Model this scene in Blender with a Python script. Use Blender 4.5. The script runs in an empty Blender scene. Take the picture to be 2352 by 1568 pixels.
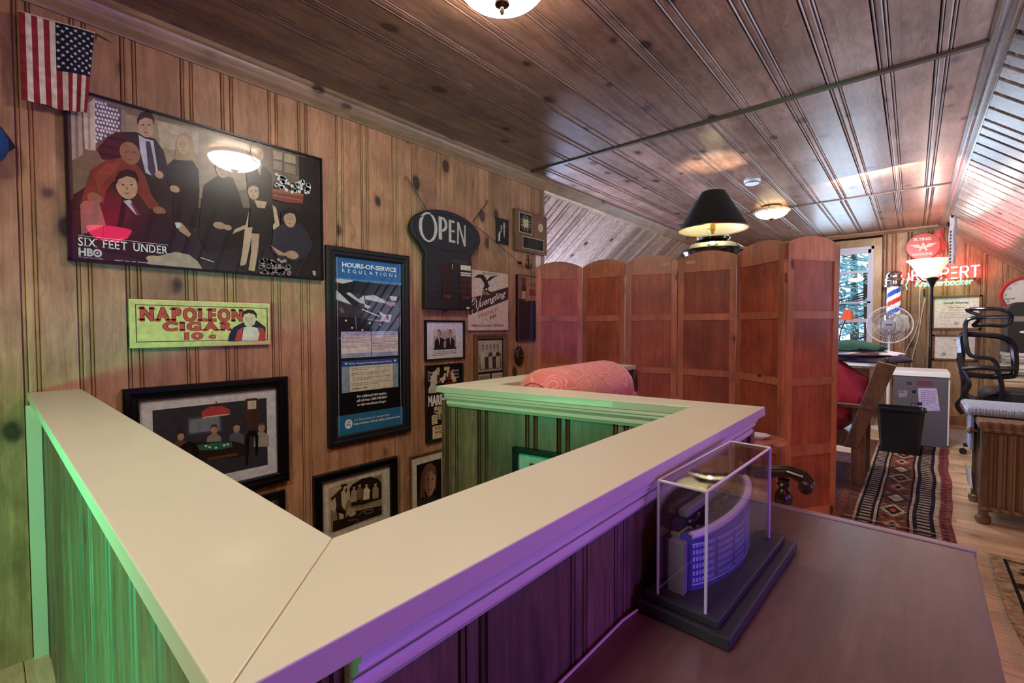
import bpy, bmesh, math, random
from mathutils import Vector, Matrix
from mathutils.geometry import tessellate_polygon
random.seed(7)
D = bpy.data
SC = bpy.context.scene
COL = SC.collection
PI = math.pi
def R(a): return math.radians(a)

# ---------------------------------------------------------------- camera, world, exposure
def make_camera():
    cam = D.cameras.new('camera'); o = D.objects.new('camera', cam); COL.objects.link(o)
    cam.sensor_fit = 'HORIZONTAL'; cam.sensor_width = 36.0; cam.lens = 1059.07 * 36.0 / 2352.0
    yaw, pit, rol = R(41.0128), R(-1.7635), R(-0.112)
    f = Vector((-math.sin(yaw)*math.cos(pit), math.cos(yaw)*math.cos(pit), math.sin(pit)))
    r = Vector((math.cos(yaw), math.sin(yaw), 0)); u = r.cross(f)
    r2 = r*math.cos(rol) + u*math.sin(rol); u2 = u*math.cos(rol) - r*math.sin(rol)
    m = Matrix((r2, u2, -f)).transposed().to_4x4(); m.translation = (2.5, 0, 1.25)
    o.matrix_world = m; cam.clip_start = .02
    SC.camera = o
make_camera()
SC.view_settings.view_transform = 'Standard'; SC.view_settings.look = 'None'
SC.view_settings.gamma = 1; SC.view_settings.use_curve_mapping = False
SC.view_settings.exposure = 0.0
W = D.worlds.new('sky'); SC.world = W; W.use_nodes = True
W.node_tree.nodes['Background'].inputs[0].default_value = (.62, .82, 1.0, 1)
W.node_tree.nodes['Background'].inputs[1].default_value = 1.9

def area(name, loc, target, sx, sy, col, power, spread=180):
    l = D.lights.new(name, 'AREA'); l.shape = 'RECTANGLE'; l.size = sx; l.size_y = sy; l.color = col; l.energy = power
    l.spread = R(spread)
    o = D.objects.new(name, l); COL.objects.link(o); o.location = loc
    o.rotation_euler = (Vector(target) - Vector(loc)).to_track_quat('-Z', 'Y').to_euler()
    return o
def point(name, loc, col, power, rad=.05):
    l = D.lights.new(name, 'POINT'); l.color = col; l.energy = power; l.shadow_soft_size = rad
    o = D.objects.new(name, l); COL.objects.link(o); o.location = loc
    return o
# coloured bar signs that hang behind the photographer, the windows of the dormers, two added fill lights overhead
area('green_sign_light', (1.75, -1.15, .66), (1.15, .12, .60), .6, .2, (.0, 1.0, .42), 14, 86)
area('green_stair_light', (1.35, .30, .80), (1.52, 1.35, .86), .5, .06, (.08, 1.0, .40), 1.5, 110)
area('violet_sign_light', (4.0, .75, .95), (2.1, .80, .93), .5, .3, (.19, .10, 1.0), 11, 120)
area('pink_sign_light', (3.9, 2.4, .9), (1.3, 3.4, 1.0), .5, .5, (1.0, .24, .15), 4)
area('dormer_window_light', (-1.25, 4.2, .95), (.1, 3.9, 2.3), .9, .8, (.45, .60, 1.0), 150, 150)
area('side_window_light', (3.95, 5.0, .92), (3.2, 4.7, 2.45), 1.4, .7, (.54, .67, 1.0), 66, 110)
area('front_side_window_light', (4.1, 1.9, .90), (3.2, 2.1, 2.4), .7, .5, (.62, .78, 1.0), 20, 110)
area('rear_fill_light', (1.9, -.9, 2.50), (1.9, -.7, 0), .5, .5, (1.0, .95, .84), 34)  # unseen fill added overhead to brighten the near room from above
area('far_window_light', (1.73, 7.98, 1.6), (1.9, 4.5, 1.6), .66, 1.5, (.62, .8, 1.0), 15)
area('far_room_fill_light', (2.2, 4.9, 2.50), (2.6, 6.9, .9), .5, .3, (1.0, .92, .86), 60)

# ---------------------------------------------------------------- mesh helpers
def srgb(c):
    if isinstance(c, str):
        c = c.lstrip('#'); c = tuple(int(c[i:i+2], 16)/255 for i in (0, 2, 4))
    return tuple((x/12.92 if x <= .04045 else ((x+.055)/1.055)**2.4) for x in c)

class MB:
    def __init__(s): s.v = []; s.f = []; s.c = []; s.cur = None
    def add(s, vs, fs, col=None):
        n = len(s.v); s.v += [tuple(p) for p in vs]
        for f in fs: s.f.append([i+n for i in f]); s.c.append(col if col is not None else s.cur)
        return s
    def box(s, x0, x1, y0, y1, z0, z1, col=None):
        v = [(x0,y0,z0),(x1,y0,z0),(x1,y1,z0),(x0,y1,z0),(x0,y0,z1),(x1,y0,z1),(x1,y1,z1),(x0,y1,z1)]
        return s.add(v, [(0,3,2,1),(4,5,6,7),(0,1,5,4),(1,2,6,5),(2,3,7,6),(3,0,4,7)], col)
    def obox(s, c, ux, uy, uz, hx, hy, hz, col=None):
        c = Vector(c); ux, uy, uz = Vector(ux).normalized()*hx, Vector(uy).normalized()*hy, Vector(uz).normalized()*hz
        v = [c+a*ux+b*uy+d*uz for d in (-1,1) for (a,b) in ((-1,-1),(1,-1),(1,1),(-1,1))]
        return s.add(v, [(0,3,2,1),(4,5,6,7),(0,1,5,4),(1,2,6,5),(2,3,7,6),(3,0,4,7)], col)
    def prism(s, pts, vec, col=None):
        n = len(pts); vec = Vector(vec); a = [Vector(p) for p in pts]; b = [p+vec for p in a]
        fs = [tuple(range(n))[::-1], tuple(range(n, 2*n))] + [(i, (i+1) % n, (i+1) % n+n, i+n) for i in range(n)]
        return s.add(a+b, fs, col)
    def lathe(s, prof, c=(0,0,0), n=24, ax=(0,0,1), sx=1, sy=1, col=None, a0=0, a1=2*PI):
        ax = Vector(ax).normalized(); t = Vector((1,0,0)) if abs(ax.x) < .9 else Vector((0,1,0))
        u = (t - ax*t.dot(ax)).normalized(); w = ax.cross(u); c = Vector(c)
        full = abs(a1-a0-2*PI) < 1e-6; m = n if full else n+1
        vs = []; fs = []
        for r, h in prof:
            for i in range(m):
                a = a0+(a1-a0)*i/n
                vs.append(c + ax*h + u*(r*sx*math.cos(a)) + w*(r*sy*math.sin(a)))
        for k in range(len(prof)-1):
            for i in range(n):
                j = (i+1) % m
                fs.append((k*m+i, k*m+j, (k+1)*m+j, (k+1)*m+i))
        return s.add(vs, fs, col)
    def tube(s, pts, r, n=8, col=None, closed=False):
        P = [Vector(p) for p in pts]; N = len(P); rs = r if isinstance(r, (list, tuple)) else [r]*N
        up = None; vs = []; fs = []
        for i, p in enumerate(P):
            d = (P[(i+1) % N]-P[i-1]) if closed else (P[min(i+1, N-1)]-P[max(i-1, 0)])
            d = d.normalized() if d.length > 1e-9 else Vector((0,0,1))
            if up is None: up = d.orthogonal().normalized()
            up = (up - d*up.dot(d)); up = up.normalized() if up.length > 1e-6 else d.orthogonal().normalized()
            w = d.cross(up)
            for k in range(n):
                a = 2*PI*k/n; vs.append(p + up*(rs[i]*math.cos(a)) + w*(rs[i]*math.sin(a)))
        for i in range(N if closed else N-1):
            j = (i+1) % N
            for k in range(n): fs.append((i*n+k, i*n+(k+1) % n, j*n+(k+1) % n, j*n+k))
        if not closed: fs += [tuple(range(n))[::-1], tuple(range((N-1)*n, N*n))]
        return s.add(vs, fs, col)
    def ball(s, c, rx, ry=None, rz=None, n=12, m=8, col=None):
        ry = ry or rx; rz = rz or rx
        return s.lathe([(max(1e-4, math.sin(PI*k/m)), -math.cos(PI*k/m)) for k in range(m+1)], (0,0,0), n, col=col).xf_last(n*(m+1), lambda p: Vector((c[0]+p.x*rx, c[1]+p.y*ry, c[2]+p.z*rz)))
    def xf_last(s, k, fn):
        for i in range(len(s.v)-k, len(s.v)): s.v[i] = tuple(fn(Vector(s.v[i])))
        return s
    def xf(s, m):
        s.v = [tuple(m @ Vector(p)) for p in s.v]; return s
    def build(s, name, mat, parent=None, smooth=False, origin=None, bevel=0):
        me = D.meshes.new(name); o3 = Vector(origin) if origin else Vector((0,0,0))
        me.from_pydata([tuple(Vector(p)-o3) for p in s.v], [], s.f)
        me.materials.append(mat)
        if smooth:
            me.polygons.foreach_set('use_smooth', [True]*len(me.polygons))
            me.set_sharp_from_angle(angle=R(38))
        if any(c is not None for c in s.c):
            at = me.color_attributes.new('Col', 'FLOAT_COLOR', 'CORNER'); i = 0; dat = []
            cache = {}
            for f, c in zip(s.f, s.c):
                if c not in cache: cache[c] = (*srgb(c or '808080'), 1.0)
                for _ in f: dat += cache[c]
            at.data.foreach_set('color', dat)
        me.update()
        o = D.objects.new(name, me); COL.objects.link(o); o.location = o3
        if bevel:
            b = o.modifiers.new('bevel', 'BEVEL'); b.width = bevel; b.segments = 2; b.limit_method = 'ANGLE'; b.angle_limit = R(40)
        if parent:
            o.parent = parent
            o.location = o3 - world_loc(parent)
        return o
def world_loc(o):
    p = Vector(o.location)
    while o.parent: o = o.parent; p += Vector(o.location)
    return p
def thing(name, label, cat, loc, group=None):
    o = D.objects.new(name, None); COL.objects.link(o); o.location = loc; o.empty_display_size = .05
    return tag(o, label, cat, group)
def tag(o, label, cat, group=None, kind=None):
    o['label'] = label; o['category'] = cat
    if group: o['group'] = group
    if kind: o['kind'] = kind
    return o
def struct(o, label=None):
    o['kind'] = 'structure'
    if label: o['label'] = label; o['category'] = label.split()[-1]
    return o
def rings(c, r0, r1, n): return [(c[0]+r0*math.cos(2*PI*i/n), c[1]+r1*math.sin(2*PI*i/n)) for i in range(n)]

# ---------------------------------------------------------------- materials
def nt(name):
    m = D.materials.new(name); m.use_nodes = True; n = m.node_tree.nodes; l = m.node_tree.links
    return m, n, l, n['Principled BSDF']
def flat(name, col, rough=.6, metal=0, spec=.5, coat=0, noise=0, nscale=60, bump=0, emit=None, estr=0, trans=0, alpha=1):
    m, n, l, b = nt(name); c = srgb(col)
    b.inputs['Base Color'].default_value = (*c, 1); b.inputs['Roughness'].default_value = rough
    b.inputs['Metallic'].default_value = metal; b.inputs['Specular IOR Level'].default_value = spec
    b.inputs['Coat Weight'].default_value = coat; b.inputs['Coat Roughness'].default_value = .04
    b.inputs['Transmission Weight'].default_value = trans; b.inputs['Alpha'].default_value = alpha
    if emit: b.inputs['Emission Color'].default_value = (*srgb(emit), 1); b.inputs['Emission Strength'].default_value = estr
    if noise or bump:
        g = n.new('ShaderNodeNewGeometry'); t = n.new('ShaderNodeTexNoise'); t.inputs['Scale'].default_value = nscale; t.inputs['Detail'].default_value = 6
        l.new(g.outputs['Position'], t.inputs['Vector'])
        if noise:
            x = n.new('ShaderNodeMix'); x.data_type = 'RGBA'; x.blend_type = 'MIX'
            x.inputs[6].default_value = (*[q*(1-noise) for q in c], 1); x.inputs[7].default_value = (*[min(1, q*(1+noise)) for q in c], 1)
            l.new(t.outputs['Fac'], x.inputs[0]); l.new(x.outputs[2], b.inputs['Base Color'])
        if bump:
            bp = n.new('ShaderNodeBump'); bp.inputs['Strength'].default_value = bump; bp.inputs['Distance'].default_value = .004
            l.new(t.outputs['Fac'], bp.inputs['Height']); l.new(bp.outputs[0], b.inputs['Normal'])
    return m
def printmat(name, rough=.6, coat=0, spec=.3, noise=.12, emit=0):
    m, n, l, b = nt(name)
    a = n.new('ShaderNodeAttribute'); a.attribute_name = 'Col'
    g = n.new('ShaderNodeNewGeometry'); t = n.new('ShaderNodeTexNoise'); t.inputs['Scale'].default_value = 35; t.inputs['Detail'].default_value = 8
    l.new(g.outputs['Position'], t.inputs['Vector'])
    mr = n.new('ShaderNodeMapRange'); mr.inputs[1].default_value = .3; mr.inputs[2].default_value = .7; mr.inputs[3].default_value = 1-noise*1.6; mr.inputs[4].default_value = 1+noise
    l.new(t.outputs['Fac'], mr.inputs[0])
    x = n.new('ShaderNodeMix'); x.data_type = 'RGBA'; x.blend_type = 'MULTIPLY'; x.inputs[0].default_value = 1
    l.new(a.outputs['Color'], x.inputs[6]); l.new(mr.outputs[0], x.inputs[7]); l.new(x.outputs[2], b.inputs['Base Color'])
    b.inputs['Roughness'].default_value = rough; b.inputs['Specular IOR Level'].default_value = spec
    b.inputs['Coat Weight'].default_value = coat; b.inputs['Coat Roughness'].default_value = .02
    if emit:
        l.new(a.outputs['Color'], b.inputs['Emission Color']); b.inputs['Emission Strength'].default_value = emit
    return m
def wood(name, c0, c1, along, rough=.45, coat=.0, knots=.5, grain=1, kscale=1.0, var=.25, bump=.12, darkk='2a160c', blotch=.3):
    """Pine: streaked grain along one world axis (or 'd' for the sloped ceilings), knots, per-board tone."""
    m, n, l, b = nt(name)
    g = n.new('ShaderNodeNewGeometry'); oi = n.new('ShaderNodeObjectInfo')
    pos = g.outputs['Position']
    if along in ('sl', 'sr'):
        mp0 = n.new('ShaderNodeMapping'); mp0.inputs['Rotation'].default_value = (0, R(-40 if along == 'sl' else 40), 0)
        l.new(pos, mp0.inputs[0]); pos = mp0.outputs[0]
    off = n.new('ShaderNodeVectorMath'); off.operation = 'SCALE'; off.inputs[0].default_value = (7.3, 3.1, 5.7); l.new(oi.outputs['Random'], off.inputs['Scale'])
    ad = n.new('ShaderNodeVectorMath'); ad.operation = 'ADD'; l.new(pos, ad.inputs[0]); l.new(off.outputs[0], ad.inputs[1])
    def mapped(sa, sc):
        mp = n.new('ShaderNodeMapping')
        s = {'x': (sa, sc, sc), 'y': (sc, sa, sc), 'z': (sc, sc, sa), 'sl': (sa, sc, sc), 'sr': (sa, sc, sc)}[along]
        mp.inputs['Scale'].default_value = s; l.new(ad.outputs[0], mp.inputs[0]); return mp.outputs[0]
    # knots
    vo = n.new('ShaderNodeTexVoronoi'); vo.inputs['Scale'].default_value = 1; vo.inputs['Randomness'].default_value = 1
    nz0 = n.new('ShaderNodeTexNoise'); nz0.inputs['Scale'].default_value = 9; l.new(ad.outputs[0], nz0.inputs[0])
    km = mapped(3.6*kscale, 5.6*kscale)
    w0 = n.new('ShaderNodeVectorMath'); w0.operation = 'MULTIPLY_ADD'; w0.inputs[1].default_value = (.12, .12, .12)
    l.new(nz0.outputs['Color'], w0.inputs[0]); l.new(km, w0.inputs[2]); l.new(w0.outputs[0], vo.inputs['Vector'])
    kr = n.new('ShaderNodeValToRGB'); e = kr.color_ramp; e.elements[0].position = .0; e.elements[0].color = (1,1,1,1)
    e.elements[1].position = .30; e.elements[1].color = (0,0,0,1)
    for p_, v_ in ((.07, .8), (.11, .95), (.14, .75), (.165, .35), (.21, .12)):
        q = e.elements.new(p_); q.color = (v_, v_, v_, 1)
    l.new(vo.outputs['Distance'], kr.inputs[0])
    sel = n.new('ShaderNodeSeparateColor'); l.new(vo.outputs['Color'], sel.inputs[0])
    gt = n.new('ShaderNodeMath'); gt.operation = 'LESS_THAN'; gt.inputs[1].default_value = knots; l.new(sel.outputs[0], gt.inputs[0])
    kk = n.new('ShaderNodeMath'); kk.operation = 'MULTIPLY'; l.new(kr.outputs[0], kk.inputs[0]); l.new(gt.outputs[0], kk.inputs[1])
    # grain, pulled round the knots
    gm = mapped(1.1, 26)
    gw = n.new('ShaderNodeVectorMath'); gw.operation = 'MULTIPLY_ADD'; gw.inputs[1].default_value = (1.6,)*3
    l.new(nz0.outputs['Color'], gw.inputs[0]); l.new(gm, gw.inputs[2])
    gn = n.new('ShaderNodeTexNoise'); gn.inputs['Scale'].default_value = 1; gn.inputs['Detail'].default_value = 5; gn.inputs['Roughness'].default_value = .6; gn.inputs['Distortion'].default_value = .6
    l.new(gw.outputs[0], gn.inputs[0])
    fn = n.new('ShaderNodeTexNoise'); fn.inputs['Scale'].default_value = 1; fn.inputs['Detail'].default_value = 3; l.new(mapped(6, 160), fn.inputs[0])
    bl = n.new('ShaderNodeTexNoise'); bl.inputs['Scale'].default_value = 3.2; bl.inputs['Detail'].default_value = 3; l.new(ad.outputs[0], bl.inputs[0])
    r1 = n.new('ShaderNodeMapRange'); r1.inputs[1].default_value = .32; r1.inputs[2].default_value = .68; l.new(gn.outputs[0], r1.inputs[0])
    mx = n.new('ShaderNodeMix'); mx.data_type = 'RGBA'; mx.inputs[6].default_value = (*srgb(c1), 1); mx.inputs[7].default_value = (*srgb(c0), 1); l.new(r1.outputs[0], mx.inputs[0])
    def mul(a, fac_socket, lo, hi, i0=.3, i1=.7):
        r = n.new('ShaderNodeMapRange'); r.inputs[1].default_value = i0; r.inputs[2].default_value = i1; r.inputs[3].default_value = lo; r.inputs[4].default_value = hi
        l.new(fac_socket, r.inputs[0]); x = n.new('ShaderNodeMix'); x.data_type = 'RGBA'; x.blend_type = 'MULTIPLY'; x.inputs[0].default_value = 1
        l.new(a, x.inputs[6]); l.new(r.outputs[0], x.inputs[7]); return x.outputs[2]
    c = mul(mx.outputs[2], fn.outputs[0], 1-.22*grain, 1+.14*grain)
    c = mul(c, bl.outputs[0], 1-blotch, 1+blotch*.6)
    c = mul(c, oi.outputs['Random'], 1-var, 1+var*.7, 0, 1)
    kx = n.new('ShaderNodeMix'); kx.data_type = 'RGBA'; kx.inputs[7].default_value = (*srgb(darkk), 1)
    l.new(kk.outputs[0], kx.inputs[0]); l.new(c, kx.inputs[6]); l.new(kx.outputs[2], b.inputs['Base Color'])
    b.inputs['Roughness'].default_value = rough; b.inputs['Coat Weight'].default_value = coat; b.inputs['Coat Roughness'].default_value = .26
    bp = n.new('ShaderNodeBump'); bp.inputs['Strength'].default_value = bump; bp.inputs['Distance'].default_value = .003
    sm = n.new('ShaderNodeMath'); sm.operation = 'ADD'; l.new(gn.outputs[0], sm.inputs[0]); l.new(bl.outputs[0], sm.inputs[1])
    l.new(sm.outputs[0], bp.inputs['Height']); l.new(bp.outputs[0], b.inputs['Normal'])
    if coat: l.new(bp.outputs[0], b.inputs['Coat Normal'])
    return m
M = {}
M['wall'] = wood('wall_pine', 'ca9870', 'a67652', 'z', .5, .1, .7, .7, kscale=.9, darkk='26120a', var=.2)
M['wallx'] = wood('far_wall_pine', 'b58f68', '8a6544', 'z', .5, .15, .42, 1)
M['ceil'] = wood('ceiling_pine', '967260', '70503f', 'y', .42, .35, .7, .8, bump=.2, var=.2)
M['slope_l'] = wood('left_slope_pine', 'c0a894', '9c7e6a', 'sl', .42, .3, .25, 1, blotch=.15, var=.38)
M['slope_r'] = wood('right_slope_pine', 'a89488', '7c665a', 'sr', .34, .4, .3, 1, bump=.15, blotch=.2, var=.35)
M['crown'] = wood('crown_pine', 'a98868', '8a6a4e', 'y', .4, .3, .1, .6, var=.1)
M['crownx'] = wood('crown_cross_pine', 'a98868', '8a6a4e', 'x', .4, .3, .1, .6, var=.1)
M['trimx'] = wood('ceiling_strip_pine', '5a4236', '3c2a22', 'x', .4, .3, .1, .6, var=.1)
M['floor'] = wood('floor_maple', 'dcb896', 'c09a76', 'x', .32, .25, .08, .6, var=.3, blotch=.15)
M['kneewall'] = wood('half_wall_pine', '80604a', '5a4030', 'z', .45, .2, .35, 1.2)
M['desk'] = wood('table_laminate', '6a5048', '5a443e', 'y', .34, .15, 0, .5, var=0, bump=.04, blotch=.12)
M['screen'] = wood('screen_plywood', 'c4664a', 'a45038', 'z', .5, .1, .0, 1.0, var=.2, blotch=.35)
M['screenf'] = wood('screen_pine', 'd68864', 'bc6c4c', 'z', .45, .15, .3, .8, var=.15, kscale=1.4)
M['dark_wood'] = wood('dark_carved_wood', '3c2418', '24140e', 'x', .25, .4, 0, .5, var=0)
M['oak'] = wood('worn_oak', '8d6e54', '6a4f3b', 'z', .5, .1, .1, 1)
M['frame_wood'] = wood('frame_brown_wood', '8a5e42', '6c452e', 'z', .4, .2, .0, .8)
M['win_wood'] = wood('window_casing_pine', 'c09a5e', 'a37e48', 'z', .4, .3, .1, .6)
M['black'] = flat('black_lacquer', '0e0d0d', .28, spec=.4)
M['blackm'] = flat('matte_black', '131212', .55)
M['cap'] = flat('cream_paint', 'ccc7ae', .38, noise=.05, nscale=7, coat=.08, bump=.05)
M['paint'] = flat('cream_trim_paint', 'd2c8b4', .42, noise=.06, nscale=12)
M['white'] = flat('white_paint', 'e6e4e2', .4)
M['chrome'] = flat('chrome', 'd8d8d8', .12, metal=1)
M['brass'] = flat('brass', 'b08a4a', .3, metal=1)
M['bronze'] = flat('dark_bronze', '4a3a2a', .35, metal=.8)
M['print'] = printmat('matte_print', .55)
M['glazed'] = printmat('glazed_print', .35, coat=.55)
M['gloss'] = printmat('laminated_poster', .28, coat=1, spec=.4)
M['cloth'] = printmat('printed_cloth', .9, spec=.1, noise=.2)
M['rugm'] = printmat('woven_rug', .95, spec=.05, noise=.35)
M['wallfill'] = flat('wall_backing', '2a1c16', .9, spec=.1)
M['glow'] = flat('lit_opal_glass', 'fff0d8', .3, emit='fff4e4', estr=60)
M['glow2'] = flat('lit_alabaster_glass', 'f4e2b4', .3, emit='ffe9b8', estr=4)
M['glowt'] = flat('lit_cream_glass', 'f6efe0', .3, emit='fff2da', estr=.8)
M['pinkglow'] = flat('lit_pink_glass', 'ff4a78', .3, emit='ff2a60', estr=15)
def glassy(name, tint=(1,1,1), gl=.04, rough=.02):
    m = D.materials.new(name); m.use_nodes = True; n = m.node_tree.nodes; l = m.node_tree.links
    n.remove(n['Principled BSDF']); t = n.new('ShaderNodeBsdfTransparent'); t.inputs[0].default_value = (*tint, 1)
    g = n.new('ShaderNodeBsdfGlossy'); g.inputs['Roughness'].default_value = rough
    lw = n.new('ShaderNodeLayerWeight'); lw.inputs[0].default_value = .5; pw = n.new('ShaderNodeMath'); pw.operation = 'POWER'; pw.inputs[1].default_value = 4; l.new(lw.outputs['Facing'], pw.inputs[0]); fr = n.new('ShaderNodeMapRange'); fr.inputs[3].default_value = gl; fr.inputs[4].default_value = .95; l.new(pw.outputs[0], fr.inputs[0])
    x = n.new('ShaderNodeMixShader'); l.new(fr.outputs[0], x.inputs[0]); l.new(t.outputs[0], x.inputs[1]); l.new(g.outputs[0], x.inputs[2]); l.new(x.outputs[0], n['Material Output'].inputs[0])
    return m
M['acrylic'] = glassy('clear_acrylic', (.94, .94, .94), gl=.09)
M['acrylic_lid'] = glassy('acrylic_lid', (.9, .9, .9), gl=.13)
M['pane'] = glassy('window_glass', (.97, .98, 1))

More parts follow.
